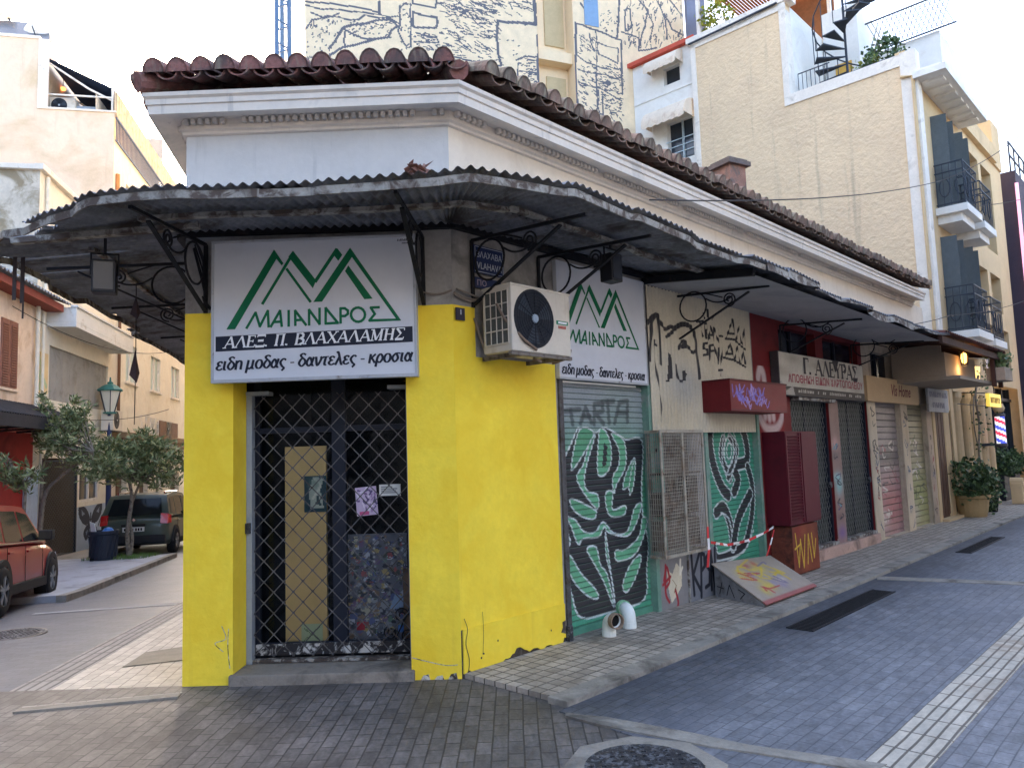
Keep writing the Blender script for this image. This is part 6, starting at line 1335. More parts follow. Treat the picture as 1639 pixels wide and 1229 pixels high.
for l, w_ in (([(285,130),(285,320),(300,680)], .09), ([(280,130),(400,170),(540,225),(548,530)], .07), ([(400,170),(405,640)], .045), ([(410,240),(520,270),(525,350),(415,310),(410,240)], .05), ([(290,310),(400,370),(480,390)], .05), ([(300,390),(400,420),(545,440)], .05), ([(300,460),(420,500),(545,570)], .05), ([(410,510),(420,640),(440,640),(438,530)], .05), ([(360,190),(390,290)], .06), ([(530,-30),(520,210)], .08), ([(540,180),(640,215),(640,290),(740,270)], .06), ([(560,60),(570,180),(600,150),(590,40),(560,60)], .06), ([(640,0),(690,60),(640,280)], .06), ([(660,0),(720,130),(700,230)], .05), ([(740,0),(790,110),(800,220)], .06), ([(780,80),(830,170),(890,200)], .07), ([(800,-10),(900,110),(905,0)], .06), ([(310,20),(355,70),(352,0)], .07), ([(70,200),(75,480),(115,480),(118,210),(70,200)], .07), ([(0,330),(100,345)], .05), ([(20,400),(80,410),(85,480)], .05), ([(60,0),(55,130),(0,140)], .07), ([(500,690),(500,760)], .06), ([(560,770),(560,840)], .08)):
    mline(z2(l), w_)
def scatter(zf, x0, x1, y0, y1, n, ln, ang, w_=.045):
    for _ in range(int(n*.62)):
        px, py = zf([(rg.uniform(x0, x1), rg.uniform(y0, y1))])[0]; x, z = MP(px, py); a = ang+rg.gauss(0, .35); l = ln*rg.uniform(.4, 1.4); P.stroke([(x, z), (x+l*math.cos(a), z+l*math.sin(a))], w_*.62*rg.uniform(.7, 1.3), INK2)
scatter(zz, 240, 430, 110, 380, 110, .05, 1.2); scatter(zz, 470, 700, 120, 200, 90, .05, .5); scatter(zz, 960, 1280, 10, 290, 260, .16, -.15); scatter(zz, 1000, 1480, -20, 100, 120, .18, -.2); scatter(zz, 755, 815, 20, 280, 50, .04, 1); scatter(zz, 820, 960, 180, 280, 60, .1, -.2); scatter(zz, 960, 1300, 290, 350, 40, .12, -.15); scatter(zz, 1400, 1540, 340, 480, 80, .06, .2); scatter(zz, 1330, 1480, 220, 330, 14, .05, .5)
scatter(z2, 295, 400, 200, 640, 170, .09, -.6); scatter(z2, 410, 545, 360, 640, 230, .1, -.2); scatter(z2, 420, 520, 60, 200, 50, .04, .8); scatter(z2, 550, 900, 0, 280, 190, .14, 1.3); scatter(z2, 0, 110, 330, 540, 60, .1, .1); scatter(z2, 410, 560, 640, 760, 60, .08, -.8)
wx0, wx1 = MP(861, 60)[0], MP(918, 60)[0]
P2_ = [c for c in P.c]
m = P.mesh(0)
keepf = []; 
for i, f in enumerate(m.f):
    c = np.mean([m.v[k] for k in f], axis=0)
    if not (wx0 < c[0] < wx1): keepf.append(i)
m.f = [m.f[i] for i in keepf]; m.mi = [m.mi[i] for i in keepf]; m.col = [m.col[i] for i in keepf]
m.build("mural_wall", m_pmat, MB, WM)
m_mcr = mat("mural_cream_render", S(238,214,178), .88, .05, 1.5, .15, 30)
k = M(); k.quad([(mx0,.0,-3), (mx1,0,-3), (mx1,0,mz0), (mx0,0,mz0)]); k.quad([(wx0,0,mz0), (wx0,.45,mz0), (wx0,.45,mz1), (wx0,0,mz1)]); k.quad([(wx1,0,mz0), (wx1,.45,mz0), (wx1,.45,mz1), (wx1,0,mz1)]); k.quad([(wx0,.45,mz0), (wx1,.45,mz0), (wx1,.45,mz1), (wx0,.45,mz1)])
k.quad([(mx0,0,mz1), (mx1,0,mz1), (mx1,24,mz1), (mx0,24,mz1)]); k.quad([(mx0,0,-3), (mx0,24,-3), (mx0,24,mz1), (mx0,0,mz1)]); k.quad([(mx1,0,-3), (mx1,24,-3), (mx1,24,mz1), (mx1,0,mz1)])
for z in (7.5, 9.2, 12.2): k.box(wx0,wx1,.12,.45,z,z+.3)
k.build("recess_walls", m_mcr, MB, WM, keep=True)
for z0, z1 in ((7.9,9.1), (9.8,11.9), (12.8,14.6)): M().box((wx0*.62+wx1*.38),wx1-.08,.41,.445,z0,z1).build("recess_window", mat("ochre_blind", S(196,176,138), .8, .08, 4, .05), MB, WM)
for px in (945,): x, z = MP(px, 0); M().box(x-.22,x+.22,-.02,.02,MP(945,42)[1],15.0).build("tall_window", mat("pale_blue_glass", S(120,150,180), .15, .1, 2, 0, spec=.6), MB, WM)
x, z = MP(1110, 40); M().box(x-.3,x+.35,-.12,-.01,mz0,15.1).build("grey_pilaster", mat("grey_blue_render", S(122,128,146), .85, .06, 2, .1), MB, WM)
fx = MP(452, 60)[0]; k = M()
for dx, dy in ((-.14,0), (.14,0), (0,.25)): k.tube([(fx+dx,-.15+dy,0), (fx+dx,-.15+dy,15.2)], .055, 8)
for i in range(40): k.bar((fx-.14,-.15,4+i*.28), (fx+.14,-.15,4+i*.28+(.14 if i % 2 else -.14)), .03, .03)
k.build("steel_mast", mat("blue_grey_steel", S(104,126,152), .55, .1, 5, .05, metal=.2), MB, WM)
# ================================================================== LEFT STREET: HOUSES
m_pea = mat("peeling_peach_render", S(226,203,180), .9, .08, 1.8, .25, 22, S(204,176,148), .5, .64, 1.5, streak=S(190,150,112), sk=(.6, .8))
m_yel2 = mat("yellowed_cream_render", S(228,221,205), .9, .07, 1.3, .2, 20, S(210,199,178), .54, .72, 1.3, streak=S(196,168,128), sk=(.62, .82))
m_tal = mat("sunworn_tan_render", S(228,206,182), .92, .07, .6, .3, 12, S(202,180,146), .5, .68, .5, streak=S(192,168,136), sk=(.6, .8), sscale=3)
m_wea = mat("weathered_grey_render", S(206,198,184), .95, .12, 1.6, .5, 14, S(150,138,116), .46, .6, 1.4)
def L_(px, py, off=0): return on(WLF, px, py, off)
PH_ = thing("peach_house", "old peach house with brown louvred shutter and red painted ground floor", "house", WLF, -6, 0, -.7)
m = M(); wall(m,-16,-1.35,2.5,5.85,[(-3.22,-2.36,3.5,5.1,.1)],.12); m.build("upper_wall", m_pea, PH_, WLF, keep=True)
m = M(); m.quad([(-16,0,-1.2), (-.98,0,-1.2), (-.98,0,2.6), (-16,0,2.6)]); m.build("ground_floor_wall", mat("faded_red_wall", S(176,58,54), .85, .1, 1.6, .15, 30, S(146,46,46), .52, .7, 1.4), PH_, WLF, keep=True)
for i in range(2):
    a = -3.2+i*.42; s_ = M().box(a,a+.4,-.03,.02,3.52,5.08).build("window_shutter", mat("brown_shutter", S(142,96,80), .7, .12, 5, .1), PH_, WLF); k = M()
    for j in range(24): k.quad([(a+.05,-.032,3.6+j*.06), (a+.35,-.032,3.6+j*.06), (a+.35,-.055,3.57+j*.06), (a+.05,-.055,3.57+j*.06)])
    k.build("louvres", MATS["brown_shutter"], s_, WLF, solid=.006)
M().box(-3.28,-2.3,-.05,.0,3.44,3.5).build("window_sill", m_pea, PH_, WLF)
k = M(); k.box(-16,-.72,-.42,0,5.68,5.86); k.build("red_fascia", mat("red_brown_fascia", S(140,72,62), .8, .12, 4, .1), PH_, WLF)
k = M(); k.grid(420, 2, lambda u, v: (-16+15.4*u, -.55+v*3, 5.9+v*1.1+.03*math.sin(15.4*u/.18*6.283))); k.build("corrugated_roof", mat("grey_cement_sheet", S(146,150,154), .9, .15, 3, .3, 30, S(96,98,98), .5, .66, 3), PH_, WLF, solid=.02)
k = M(); k.tube([(-1.45,-.1,5.7), (-1.45,-.1,2.7)], .05, 8); k.tube([(-1.05,-.08,5.6), (-1.05,-.08,-.6)], .04, 8); k.build("drain_pipe", m_yel2, PH_, WLF)
AW = thing("black_lean_to", "black corrugated lean-to roof over the red ground floor", "canopy", WLF, -5, -.5, 2.6)
k = M(); k.grid(500, 1, lambda u, v: (-14+13.4*u, -1.0+v*1.0, 2.78+v*.42+.02*math.sin(13.4*u/.12*6.283))); k.build("sheet", mat("sooty_sheet", S(52,50,52), .85, .2, 4, .2), AW, WLF, solid=.015)
k = M(); k.box(-14,-.6,-1.03,-.97,2.5,2.76); [k.bar((-14+i*.9,-1.0,2.55), (-14+i*.9,-.02,2.5), .05, .05) for i in range(15)]; k.build("fascia", MATS["sooty_sheet"], AW, WLF)
tag(M().box(-1.85,-1.1,-.06,-.012,-.9,1.6).build("pale_blue_board", mat("pale_blue_board", S(190,206,226), .7, .06, 3, .06, 40, S(150,160,180), .5, .7, 3), None, WLF), "pale blue white board leaning on the red wall beside the wire fence", "board")
# cream house with the white balcony
CR = thing("cream_balcony_house", "stained cream house with white parapet balcony and grey pull-down blind", "house", WLF, 1.6, 0, -.7)
m = M(); wall(m,-1.3,4.6,1.9,9.25,[(-.42,4.38,3.42,4.86,.12)],.12); m.quad([(-1.3,0,-1.5), (-.85,0,-1.5), (-.85,0,1.9), (-1.3,0,1.9)]); wall(m,1.66,4.6,-1.6,1.9,[(1.9,3.6,.62,1.5,.1)],.1); m.build("front_wall", m_yel2, CR, WLF, keep=True)
m = M(); m.quad([(-.85,1.2,-1.5), (1.66,1.2,-1.5), (1.66,1.2,1.9), (-.85,1.2,1.9)]); m.quad([(-.85,0,-1.5), (-.85,1.2,-1.5), (-.85,1.2,1.9), (-.85,0,1.9)]); m.quad([(1.66,0,-1.5), (1.66,1.2,-1.5), (1.66,1.2,1.9), (1.66,0,1.9)]); m.quad([(-.85,0,1.9), (1.66,0,1.9), (1.66,1.2,1.9), (-.85,1.2,1.9)]); m.build("entry_recess", mat("brown_recess", S(120,96,74), .9, .15, 3, .2), CR, WLF)
m = M(); m.quad([(-1.3,0,5), (-1.3,10,5), (-1.3,10,9.25), (-1.3,0,9.25)]); m.quad([(-1.3,0,9.25), (4.6,0,9.25), (4.6,10,9.25), (-1.3,10,9.25)]); m.build("gable_wall", m_wea, CR, WLF, keep=True)
k = M(); k.box(-1.42,4.58,-.12,.1,9.25,9.4).box(-1.42,-1.2,.1,10,9.25,9.38); k.build("roof_edge", m_trim, CR, WLF, bevel=.01); k = M(); k.tube([(-.95,-.06,9.2), (-.95,-.06,5.9)], .05, 8); k.build("rain_pipe", m_yel2, CR, WLF)
k = M(); k.box(-.67,4.5,-.71,0,5.3,5.42); k.box(-.67,4.5,-.71,-.6,5.42,5.82).box(-.67,-.56,-.6,0,5.42,5.82).box(-.7,4.53,-.75,-.57,5.82,5.88); k.build("balcony", mat("stained_white_balcony", S(214,214,212), .88, .08, 2, .15, 30, S(160,152,138), .58, .74, 2.2), CR, WLF, bevel=.012)
bl = M(); bl.grid(360, 1, lambda u, v: (-.42+4.8*u, .06+.012*math.sin(4.8*u/.055*6.283), 3.42+1.44*v)); bl.build("ribbed_blind", mat("grey_blind", S(160,154,144), .8, .08, 3, .05, 40, S(138,130,118), .52, .7, 2), CR, WLF)
P = Paint(-1.25,-.5,3.55,4.6,.03,S(226,200,152)); [P.stroke(smooth_line(l, 5), .07, S(126,190,160), .05, .6) for l in ([(-1.1,4.5), (-.95,4.2), (-1.1,4.0)], [(-1.15,3.9), (-.9,3.95), (-1.05,3.7), (-.85,3.65)], [(-.75,3.9), (-.6,3.75)])]
P.mesh(-.006).build("pale_green_tag", m_pmat, CR, WLF)
w_ = M().box(1.9,3.6,.05,.09,.62,1.5).build("window", m_win, CR, WLF); k = M(); [k.box(x-.04,x+.04,.0,.05,.62,1.5) for x in (1.94,2.75,3.56)]; k.box(1.98,3.52,.01,.05,.62,.7).box(1.98,3.52,.01,.05,1.42,1.5); k.build("window_frame", m_trim, w_, WLF)
P = Paint(1.72,4.5,-1.05,.5,.03,S(164,180,200)); P.spray(3, -.9, 1.5, .25, S(140,150,166), .6); BI = S(40,46,64)
for sx in (-1, 1):
    bxx = 2.9; f = lambda pts: [(bxx+sx*a, b) for a, b in pts]
    P.fill(f(smooth_line([(.05,.1), (.45,.45), (1.0,.5), (.98,.24), (.65,.0), (.3,-.05)], 5, True)), BI); P.fill(f(smooth_line([(.04,.0), (.4,-.1), (.6,-.3), (.4,-.5), (.15,-.4)], 5, True)), BI)
    P.fill(f([(.5,.28), (.78,.4), (.74,.22)]), S(120,136,160)); P.fill(f([(.2,-.2), (.4,-.26), (.32,-.38)]), S(110,124,150))
P.stroke([(2.9,.25), (2.9,-.35)], .09, BI); P.stroke(smooth_line([(3.6,-.15), (3.9,.1), (4.15,.15), (4.3,.38)], 6), .05, BI, .02)
tag(P.mesh(-.03).build("painted_panel", m_pmat, CR, WLF))["label"] = "pale blue panel with a stencilled black butterfly"
WFN = thing("wire_fence_gate", "tall chain link gate closing the recess beside the red wall", "fence", WLF, .4, -.02, -.8)
k = M(); X0, X1, Z0, Z1 = -.82, 1.62, -.72, 1.85; p_ = .11
for sgn in (1,-1):
    for i in range(-26, 48):
        xa = X0+i*p_; lo, hi = sorted(((X0-xa)*sgn, (X1-xa)*sgn)); t0, t1 = max(0, lo), min(Z1-Z0, hi)
        if t1 > t0: k.bar((xa+sgn*t0,-.02+.004*sgn,Z0+t0), (xa+sgn*t1,-.02+.004*sgn,Z0+t1), .011, .006, (0,-1,0))
k.build("chain_link", mat("dull_wire", S(120,118,112), .6, .15, 8, .05, metal=.3), WFN, WLF); k = M(); k.box(X0-.03,X0+.03,-.05,.01,Z0,Z1).box(X1-.03,X1+.05,-.05,.01,Z0-.1,Z1).box(X0,X1,-.04,0,Z1-.05,Z1).box(X0,X1,-.04,0,Z0-.06,Z0); k.build("frame", m_irn, WFN, WLF)
# tall house behind with terraces
TB = thing("tall_tan_house", "tall sunworn tan house with roof terrace, blue awning and long railing", "house", WLF, 8, 0, -.8)
c1 = on(WT, 60, 172); c2 = on(WT, 184, 183); c3 = on(WT, 60, 60); xr = c1[0]; zr = (c1[1]+c2[1])/2; zt = c3[1]
m = M(); m.quad([(-14,0,-2), (0,0,-2), (0,0,zr), (-14,0,zr)]); m.quad([(-14,0,zr), (xr,0,zr), (xr,0,zt), (-14,0,zt)]); m.quad([(xr,0,zr), (xr,6.5,zr), (xr,6.5,zt), (xr,0,zt)]); m.quad([(-14,0,zt), (xr,0,zt), (xr,9,zt), (-14,9,zt)]); m.quad([(xr,0,zr), (0,0,zr), (0,6.5,zr), (xr,6.5,zr)]); m.quad([(xr,6.5,zr), (0,6.5,zr), (0,6.5,zt-.6), (xr,6.5,zt-.6)])
m.build("side_wall", m_tal, TB, WT, keep=True)
k = M(); k.box(-14,xr+.03,-.04,.3,zt-.06,zt+.04).box(xr-.0,xr+.3,-.03,.06,zr+.02,zt-.06).box(xr,0.05,-.05,.2,zr,zr+.06); k.build("wall_edging", m_trim, TB, WT)
m = M(); wall(m,4.6,24,-2.5,12.55,[(6.3,7.7,4.6,5.95,.12), (9.6,11.1,4.6,5.95,.12), (13.0,14.5,4.6,5.95,.12), (16.5,18,4.6,5.95,.12), (6,8,9.6,11.6,.2), (10,12,9.6,11.6,.2), (5.6,6.6,-.9,1.3,.2), (8.2,9.4,-.9,1.3,.2), (10.6,11.6,-.9,1.3,.2), (13,14.6,-.9,1.3,.2)],.15); m.build("front_wall", m_yel2, TB, WLF, keep=True)
m_psw = mat("pale_shuttered_window", S(190,206,204), .5, .08, 3, .02)
for a, b, z0, z1 in ((6.3,7.7,4.6,5.95), (9.6,11.1,4.6,5.95), (13,14.5,4.6,5.95), (16.5,18,4.6,5.95), (6,8,9.6,11.6), (10,12,9.6,11.6)):
    wn = M().box(a,b,.11,.13,z0,z1).build("window", m_psw, TB, WLF); k = M(); k.box(a,a+.07,.05,.11,z0,z1).box(b-.07,b,.05,.11,z0,z1).box((a+b)/2-.04,(a+b)/2+.04,.05,.11,z0,z1).box(a-.08,b+.08,-.07,.02,z0-.08,z0); k.build("window_frame", m_trim, wn, WLF)
for a, b in ((5.6,6.6), (8.2,9.4), (10.6,11.6), (13,14.6)): M().box(a,b,.17,.2,-.9,1.3).build("ground_door", mat("grey_brown_doors", S(110,100,90), .7, .2, 3, .1), TB, WLF)
k = M(); k.box(4.7,24,-.5,0,2.55,2.75).box(4.7,24,-.46,-.4,2.3,2.55); k.build("shop_ledge", mat("brown_ledge", S(132,108,84), .88, .15, 3, .2, 30, S(90,76,62), .5, .66, 3), TB, WLF)
k = M(); k.box(9.0,12.0,-.5,-.44,2.76,3.35); k.build("brown_ledge_panel", mat("rusty_panel", S(118,86,66), .8, .15, 5, .15), TB, WLF)
k = M(); [k.tube([(6.6+i*.0,-.45,2.8+i*.2), (9.0,-.45,2.8+i*.2)], .018, 5) for i in range(4)]; [k.tube([(6.6+i*.6,-.45,2.75), (6.6+i*.6,-.45,3.4)], .018, 5) for i in range(5)]; k.build("ledge_railing", m_trim, TB, WLF)
k = M(); k.box(4.62,24,-.06,.02,13.45,14.3); k.build("terrace_screen", mat("ribbed_tan_screen", S(214,186,150), .85, .1, 3, .2, 30, S(176,150,118), .5, .66, 4, streak=S(170,144,112), sk=(.5, .7)), TB, WLF)
k = M(); [k.bar((4.7+i*.16,-.04,12.6), (4.7+i*.16,-.04,13.35), .03, .03) for i in range(120)]; k.bar((4.62,-.05,13.38), (24,-.05,13.38), .06, .06); k.bar((4.62,-.05,12.6), (24,-.05,12.6), .05, .05); k.build("terrace_railing", mat("slate_blue_rail", S(84,96,116), .6, .1, 5, .05), TB, WLF)
M().quad([(4.62,.6,12.55), (24,.6,12.55), (24,.6,14.2), (4.62,.6,14.2)]).build("terrace_back_wall", m_yel2, TB, WLF)
k = M(); k.tube([(4.85,-.06,9.0), (4.85,-.06,11.5)], .07, 8); k.build("orange_pipe", mat("orange_pipe", S(206,140,84), .7, .1, 5, .05), TB, WLF); k = M(); k.tube([(5.3,-.07,7), (5.3,-.07,-.9)], .05, 8); k.build("drain_pipe", MATS["rusty_panel"], TB, WLF)
# terrace awning, little ac, lamp
TA = thing("terrace_awning", "dark blue canvas awning sloping over the roof terrace of the tan house", "awning", WT, -2, .8, zr)
t1 = on(WT, 74, 92, -.3); t2 = on(WT, 182, 143, -.3); t3_ = on(WT, 183, 172, -.3)
k = M(); k.add([(t1[0],.3,t1[1]), (t2[0],.3,t2[1]), (t2[0],6,t2[1]), (t1[0],6,t1[1]), (t2[0],.32,t2[1]-.45), (t2[0],6,t2[1]-.45)], [(0,1,2,3), (1,4,5,2)]); k.build("canvas", mat("navy_canvas", S(44,62,92), .85, .1, 4, .1), TA, WT, solid=.02)
k = M(); mid = on(WT, 142, 142, -.3); 
for y in (.35, 3.3): k.bar((t1[0],y,t1[1]-.12), (mid[0],y,mid[1]), .06, .06); k.bar((mid[0],y,mid[1]), (t2[0],y,t2[1]-.42), .06, .06)
k.bar((t1[0]+.1,.2,on(WT,80,147)[1]), (t2[0],.2,on(WT,183,153)[1]), .05, .05); k.bar((t2[0],.2,zr), (t2[0],.2,t2[1]), .06, .06); k.build("arms", m_trim, TA, WT)
lxx, lzz = on(WT, 101, 143, -2.0); TLm = thing("terrace_lamp", "small orange glowing lamp under the terrace awning", "lamp", WT, lxx, 2.0, lzz); M().lathe([(0,-.06), (.08,-.04), (.1,.03), (0,.1)], (lxx,2.0,lzz), 10).build("glowing_globe", emis("orange_glow", (1,.3,.08,1), .5), TLm, WT, smooth=True); M().tube([(lxx,2.0,lzz+.09), (lxx,2.0,lzz+.8)], .012, 5).build("stem", m_irn, TLm, WT)
ax, az_ = on(WT, 81, 174, -.5); aircon(WT, ax, .4, zr+.06, .8, .3, .55, "small white air conditioner on the roof terrace under the blue awning", False)
bxx, _z = on(WT, 106, 176, -.5); tag(M().box(bxx,bxx+.95,.5,.8,zr+.02,zr+.4).build("grey_storage_box", mat("grey_box", S(150,160,170), .7, .08, 4, .05), None, WT, bevel=.02), "grey storage box beside the terrace air conditioner", "box")
sx_, sz_ = on(WT, 10, 40, -.6); SP = thing("solar_water_heater", "solar water heater panel on the roof at the top left corner", "solar heater", WT, sx_, .8, zt)
M().add([(sx_-1.2,.3,zt+.06), (sx_+1.45,.3,zt+.06), (sx_+1.1,1.2,zt+1.15), (sx_-1.2,1.2,zt+1.15)], [(0,1,2,3)]).build("collector", mat("dark_collector", S(60,70,84), .2, .08, 3, 0, spec=.6), SP, WT, solid=.05)
k = M(); k.tube([(sx_+.1,1.4,zt), (sx_-.4,1.4,zt+1.9)], .05, 6); k.tube([(sx_+.9,1.2,zt), (sx_+.9,1.2,zt+1.1)], .04, 6); k.build("stand", m_irn, SP, WT); M().tube([(sx_-1.9,1.4,zt+1.5), (sx_-.2,1.4,zt+1.65)], .28, 14).build("tank", m_trim, SP, WT)
dx_, dz_ = on(WT, 61, 55, -.7); DS = thing("satellite_dish", "pale satellite dish on the roof of the tan house", "satellite dish", WT, dx_, .7, zt)
M().lathe([(0,-.12), (.25,-.09), (.45,.02), (.5,.08)], (dx_,.7,dz_+.05), 24, axis='y').build("reflector", m_trim, DS, WT, smooth=True, solid=.015); M().tube([(dx_,.75,zt), (dx_,.75,dz_)], .04, 6).tube([(dx_,.7,dz_-.3), (dx_,.2,dz_)], .02, 5).build("mast", m_irn, DS, WT)
ax, az_ = L_(180, 692, .5); aircon(WLF, L_(181,690,.5)[0], -.5, 2.76, .95, .35, .62, "white air conditioner on the ledge right of the street lamp", False, "air conditioners on the brown ledge")
aircon(WLF, L_(266,692,.5)[0], -.5, 2.76, .9, .35, .6, "white air conditioner on the ledge next to the yellow pillar edge", False, "air conditioners on the brown ledge")

# ================================================================== STREET LAMP, BIN
lp = ground(172, 880); zt_ = lp.z; Hh = (1.6-lp.z)/((880-748)/1200.0)*0+lp.y*(880-620)/1200.0*1.0
LMP = thing("street_lamp", "blue post street lamp with a green capped glass lantern among the trees", "street lamp", W0, lp.x, lp.y, lp.z)
m_lpb = mat("deep_blue_paint", S(44,54,92), .5, .1, 6, .05)
bl_ = (lp.x, lp.y, lp.z); hh = Hh
M().lathe([(.2,0), (.2,.12), (.13,.2), (.12,.9), (.15,.95), (.08,1.05), (.07,hh*.72), (.05,hh-.95), (.09,hh-.93), (.05,hh-.88)], bl_, 14).build("post", m_lpb, LMP)
M().lathe([(.04,hh-.9), (.2,hh-.86), (.2,hh-.83), (.06,hh-.8)], bl_, 8).lathe([(.36,hh-.17), (.38,hh-.13), (.24,hh-.02), (.08,hh+.06), (.09,hh+.1), (.03,hh+.14), (.02,hh+.26), (0,hh+.27)], bl_, 8).build("cap", mat("verdigris_green", S(62,120,116), .55, .12, 6, .05), LMP)
k = M()
for i in range(6):
    a = i*math.pi/3; k.bar((lp.x+.14*math.cos(a), lp.y+.14*math.sin(a), lp.z+hh-.84), (lp.x+.32*math.cos(a), lp.y+.32*math.sin(a), lp.z+hh-.16), .025, .025)
k.build("lantern_frame", m_irn, LMP); M().lathe([(.13,hh-.83), (.31,hh-.17)], bl_, 6).build("lantern_glass", mat("milky_glass", S(226,222,206), .3, .03, 3, 0, spec=.6), LMP)
bp_ = ground(165, 903); BN = thing("litter_bin", "dark round litter bin stuffed with a white sheet on the far pavement", "bin", W0, bp_.x, bp_.y, bp_.z+.1); q = (bp_.x, bp_.y, bp_.z+.1)
M().lathe([(0,0), (.27,0), (.29,.06), (.31,.62), (.34,.64), (.34,.72), (.3,.72), (.29,.6), (0,.55)], q, 22).build("barrel", mat("dark_navy_plastic", S(40,46,58), .55, .1, 6, .1), BN, smooth=False)
k = M(); [k.bar((q[0]+.305*math.cos(a), q[1]+.305*math.sin(a), q[2]+.1), (q[0]+.32*math.cos(a+.5), q[1]+.32*math.sin(a+.5), q[2]+.6), .02, .02) for a in np.linspace(0, 6.283, 17)[:-1]]; k.build("ribs", MATS["dark_navy_plastic"], BN)
k = M(); k.lathe([(0,-.04), (.05,-.04), (.05,.04), (0,.04)], (q[0]-.12, q[1]-.26, q[2]+.05), 10, axis='y'); k.build("wheel", m_black, BN)
tag(M().add([(q[0]-.26,q[1]-.05,q[2]+.55), (q[0]-.1,q[1]-.1,q[2]+.55), (q[0]-.17,q[1]-.1,q[2]+.9), (q[0]-.33,q[1]-.02,q[2]+.94)], [(0,1,2,3)]).build("crumpled_sheet", m_pvc, solid=.02), "white sheet sticking out of the litter bin", "rubbish")
tag(M().lathe([(0,.5), (.12,.55), (.16,.68), (.08,.78), (0,.8)], (q[0]+.12, q[1]-.02, q[2]), 9).build("blue_bag", mat("blue_plastic", S(74,130,200), .4, .2, 9, .2)), "blue plastic bag on top of the litter bin", "bag")

# ================================================================== TREES
def tree(name, label, base, stems, crowns, seed, leaf, mats, nl, grp):
    r = random.Random(seed); T = thing(name, label, "tree", W0, *base, group=grp); k = M()
    for st, ra, rb in stems: P_ = [Vector(p) for p in smooth_line(st, 6)]; k.tube(P_, [ra+(rb-ra)*i/(len(P_)-1) for i in range(len(P_))], 7)
    for c, rx, rz in crowns:
        for _ in range(9):
            s0 = Vector(stems[r.randrange(len(stems))][0][-1]); e = Vector(c)+Vector((r.uniform(-1,1)*rx*.8, r.uniform(-1,1)*rx*.8, r.uniform(-.7,1)*rz*.8)); mdl = (s0+e)/2+Vector((0,0,-.1))
            k.tube([Vector(p) for p in smooth_line([s0, mdl, e], 4)], [.022,.02,.018,.016,.014,.012,.01,.008,.006], 4) if True else None
    k.build("trunk", m_bark, T); b = M()
    for c, rx, rz in crowns:
        cl = []
        for _ in range(int(nl*rx*rz)):
            v = Vector((r.gauss(0,1), r.gauss(0,1), r.gauss(0,1))).normalized()*(r.uniform(.2, 1)**.5); 
            cl.append(Vector((c[0]+v.x*rx, c[1]+v.y*rx, c[2]+v.z*rz)))
        for p in cl:                                     # whorled sprigs of narrow leaves
            ax_ = Vector((r.gauss(0,.7), r.gauss(0,.7), r.uniform(.2,1.2))).normalized(); n = r.randint(6, 10)
            for _ in range(n):
                d = (ax_+Vector((r.gauss(0,.75), r.gauss(0,.75), r.gauss(0,.6)))).normalized(); s = leaf*r.uniform(.6, 1.25); p0 = p+ax_*r.uniform(-.12, .12); sd_ = d.cross(Vector((r.gauss(0,1), r.gauss(0,1), r.gauss(0,1)))).normalized()*s*.13
                b.add([p0, p0+d*s*.45+sd_, p0+d*s, p0+d*s*.45-sd_], [(0,1,2,3)], r.randrange(len(mats)))
    b.build("crown", mats, T); return T
lm_ = [leafmat("oleander_dark", S(86,98,60)), leafmat("oleander_mid", S(112,122,78)), leafmat("oleander_pale", S(144,150,108))]
def at_(px, py, Y): d = ray(px, py); d = d*(Y/d.y); return (d.x, d.y, CAMH+d.z)
b1 = at_(207, 884, 19.2); tree("oleander_tree", "pale trunked oleander in the grass pit before the green car", (b1[0], b1[1], gh(b1[0], b1[1])+.1), [([(b1[0],b1[1],gh(b1[0],b1[1])), at_(204,850,19.2), at_(211,800,19.2), at_(206,765,19.1)], .06, .035), ([(b1[0],b1[1],gh(b1[0],b1[1])), at_(212,860,19.3), at_(207,820,19.3), at_(225,770,19.3)], .045, .03)],
     [(at_(205,742,19.2), .8, .62), (at_(258,742,19.4), .68, .66), (at_(172,730,19.0), .5, .55), (at_(232,716,19.3), .5, .42)], 5, .17, lm_, 470, "oleander trees along the far pavement")
b2 = at_(62, 862, 17.3); g2 = gh(b2[0], b2[1]); tree("oleander_tree", "oleander with long leaning bare branches before the wire fence", (b2[0], b2[1], g2), [([(b2[0],b2[1],g2), at_(70,800,17.3), at_(95,765,17.2), at_(150,722,17.0)], .055, .025), ([(b2[0],b2[1],g2), at_(66,790,17.4), at_(70,740,17.4), at_(88,700,17.4)], .045, .025)],
     [(at_(110,708,17.2), .62, .72), (at_(80,690,17.4), .3, .5), (at_(124,662,17.2), .3, .4), (at_(70,650,17.4), .14, .28), (at_(150,745,17.0), .45, .4)], 8, .16, lm_, 470, "oleander trees along the far pavement")
b3 = at_(28, 862, 15.0); g3 = gh(b3[0], b3[1]); tree("oleander_tree", "low oleander branches reaching across the red wall", (b3[0], b3[1], g3), [([(b3[0],b3[1],g3), at_(40,800,15), at_(36,770,15)], .04, .02)], [(at_(40,765,15), .3, .3), (at_(12,765,15), .28, .22), (at_(10,735,15), .12, .1)], 9, .17, lm_, 420, "oleander trees along the far pavement")
gp_ = M(); r = random.Random(3); cgx, cgy = b1[0]-.1, b1[1]-.1
for _ in range(1400):
    x = cgx+r.uniform(-.75,.75); y = cgy+r.uniform(-.6,.5); z = gh(x,y)+.11; h = r.uniform(.04,.11); a = r.uniform(0,6.28); gp_.add([(x,y,z), (x+.012*math.cos(a),y+.012*math.sin(a),z), (x+r.gauss(0,.03),y+r.gauss(0,.03),z+h)], [(0,1,2)])
tag(gp_.build("grass", leafmat("grass_green", S(92,120,56))), "short green grass in the tree pit", "grass", None, "stuff")
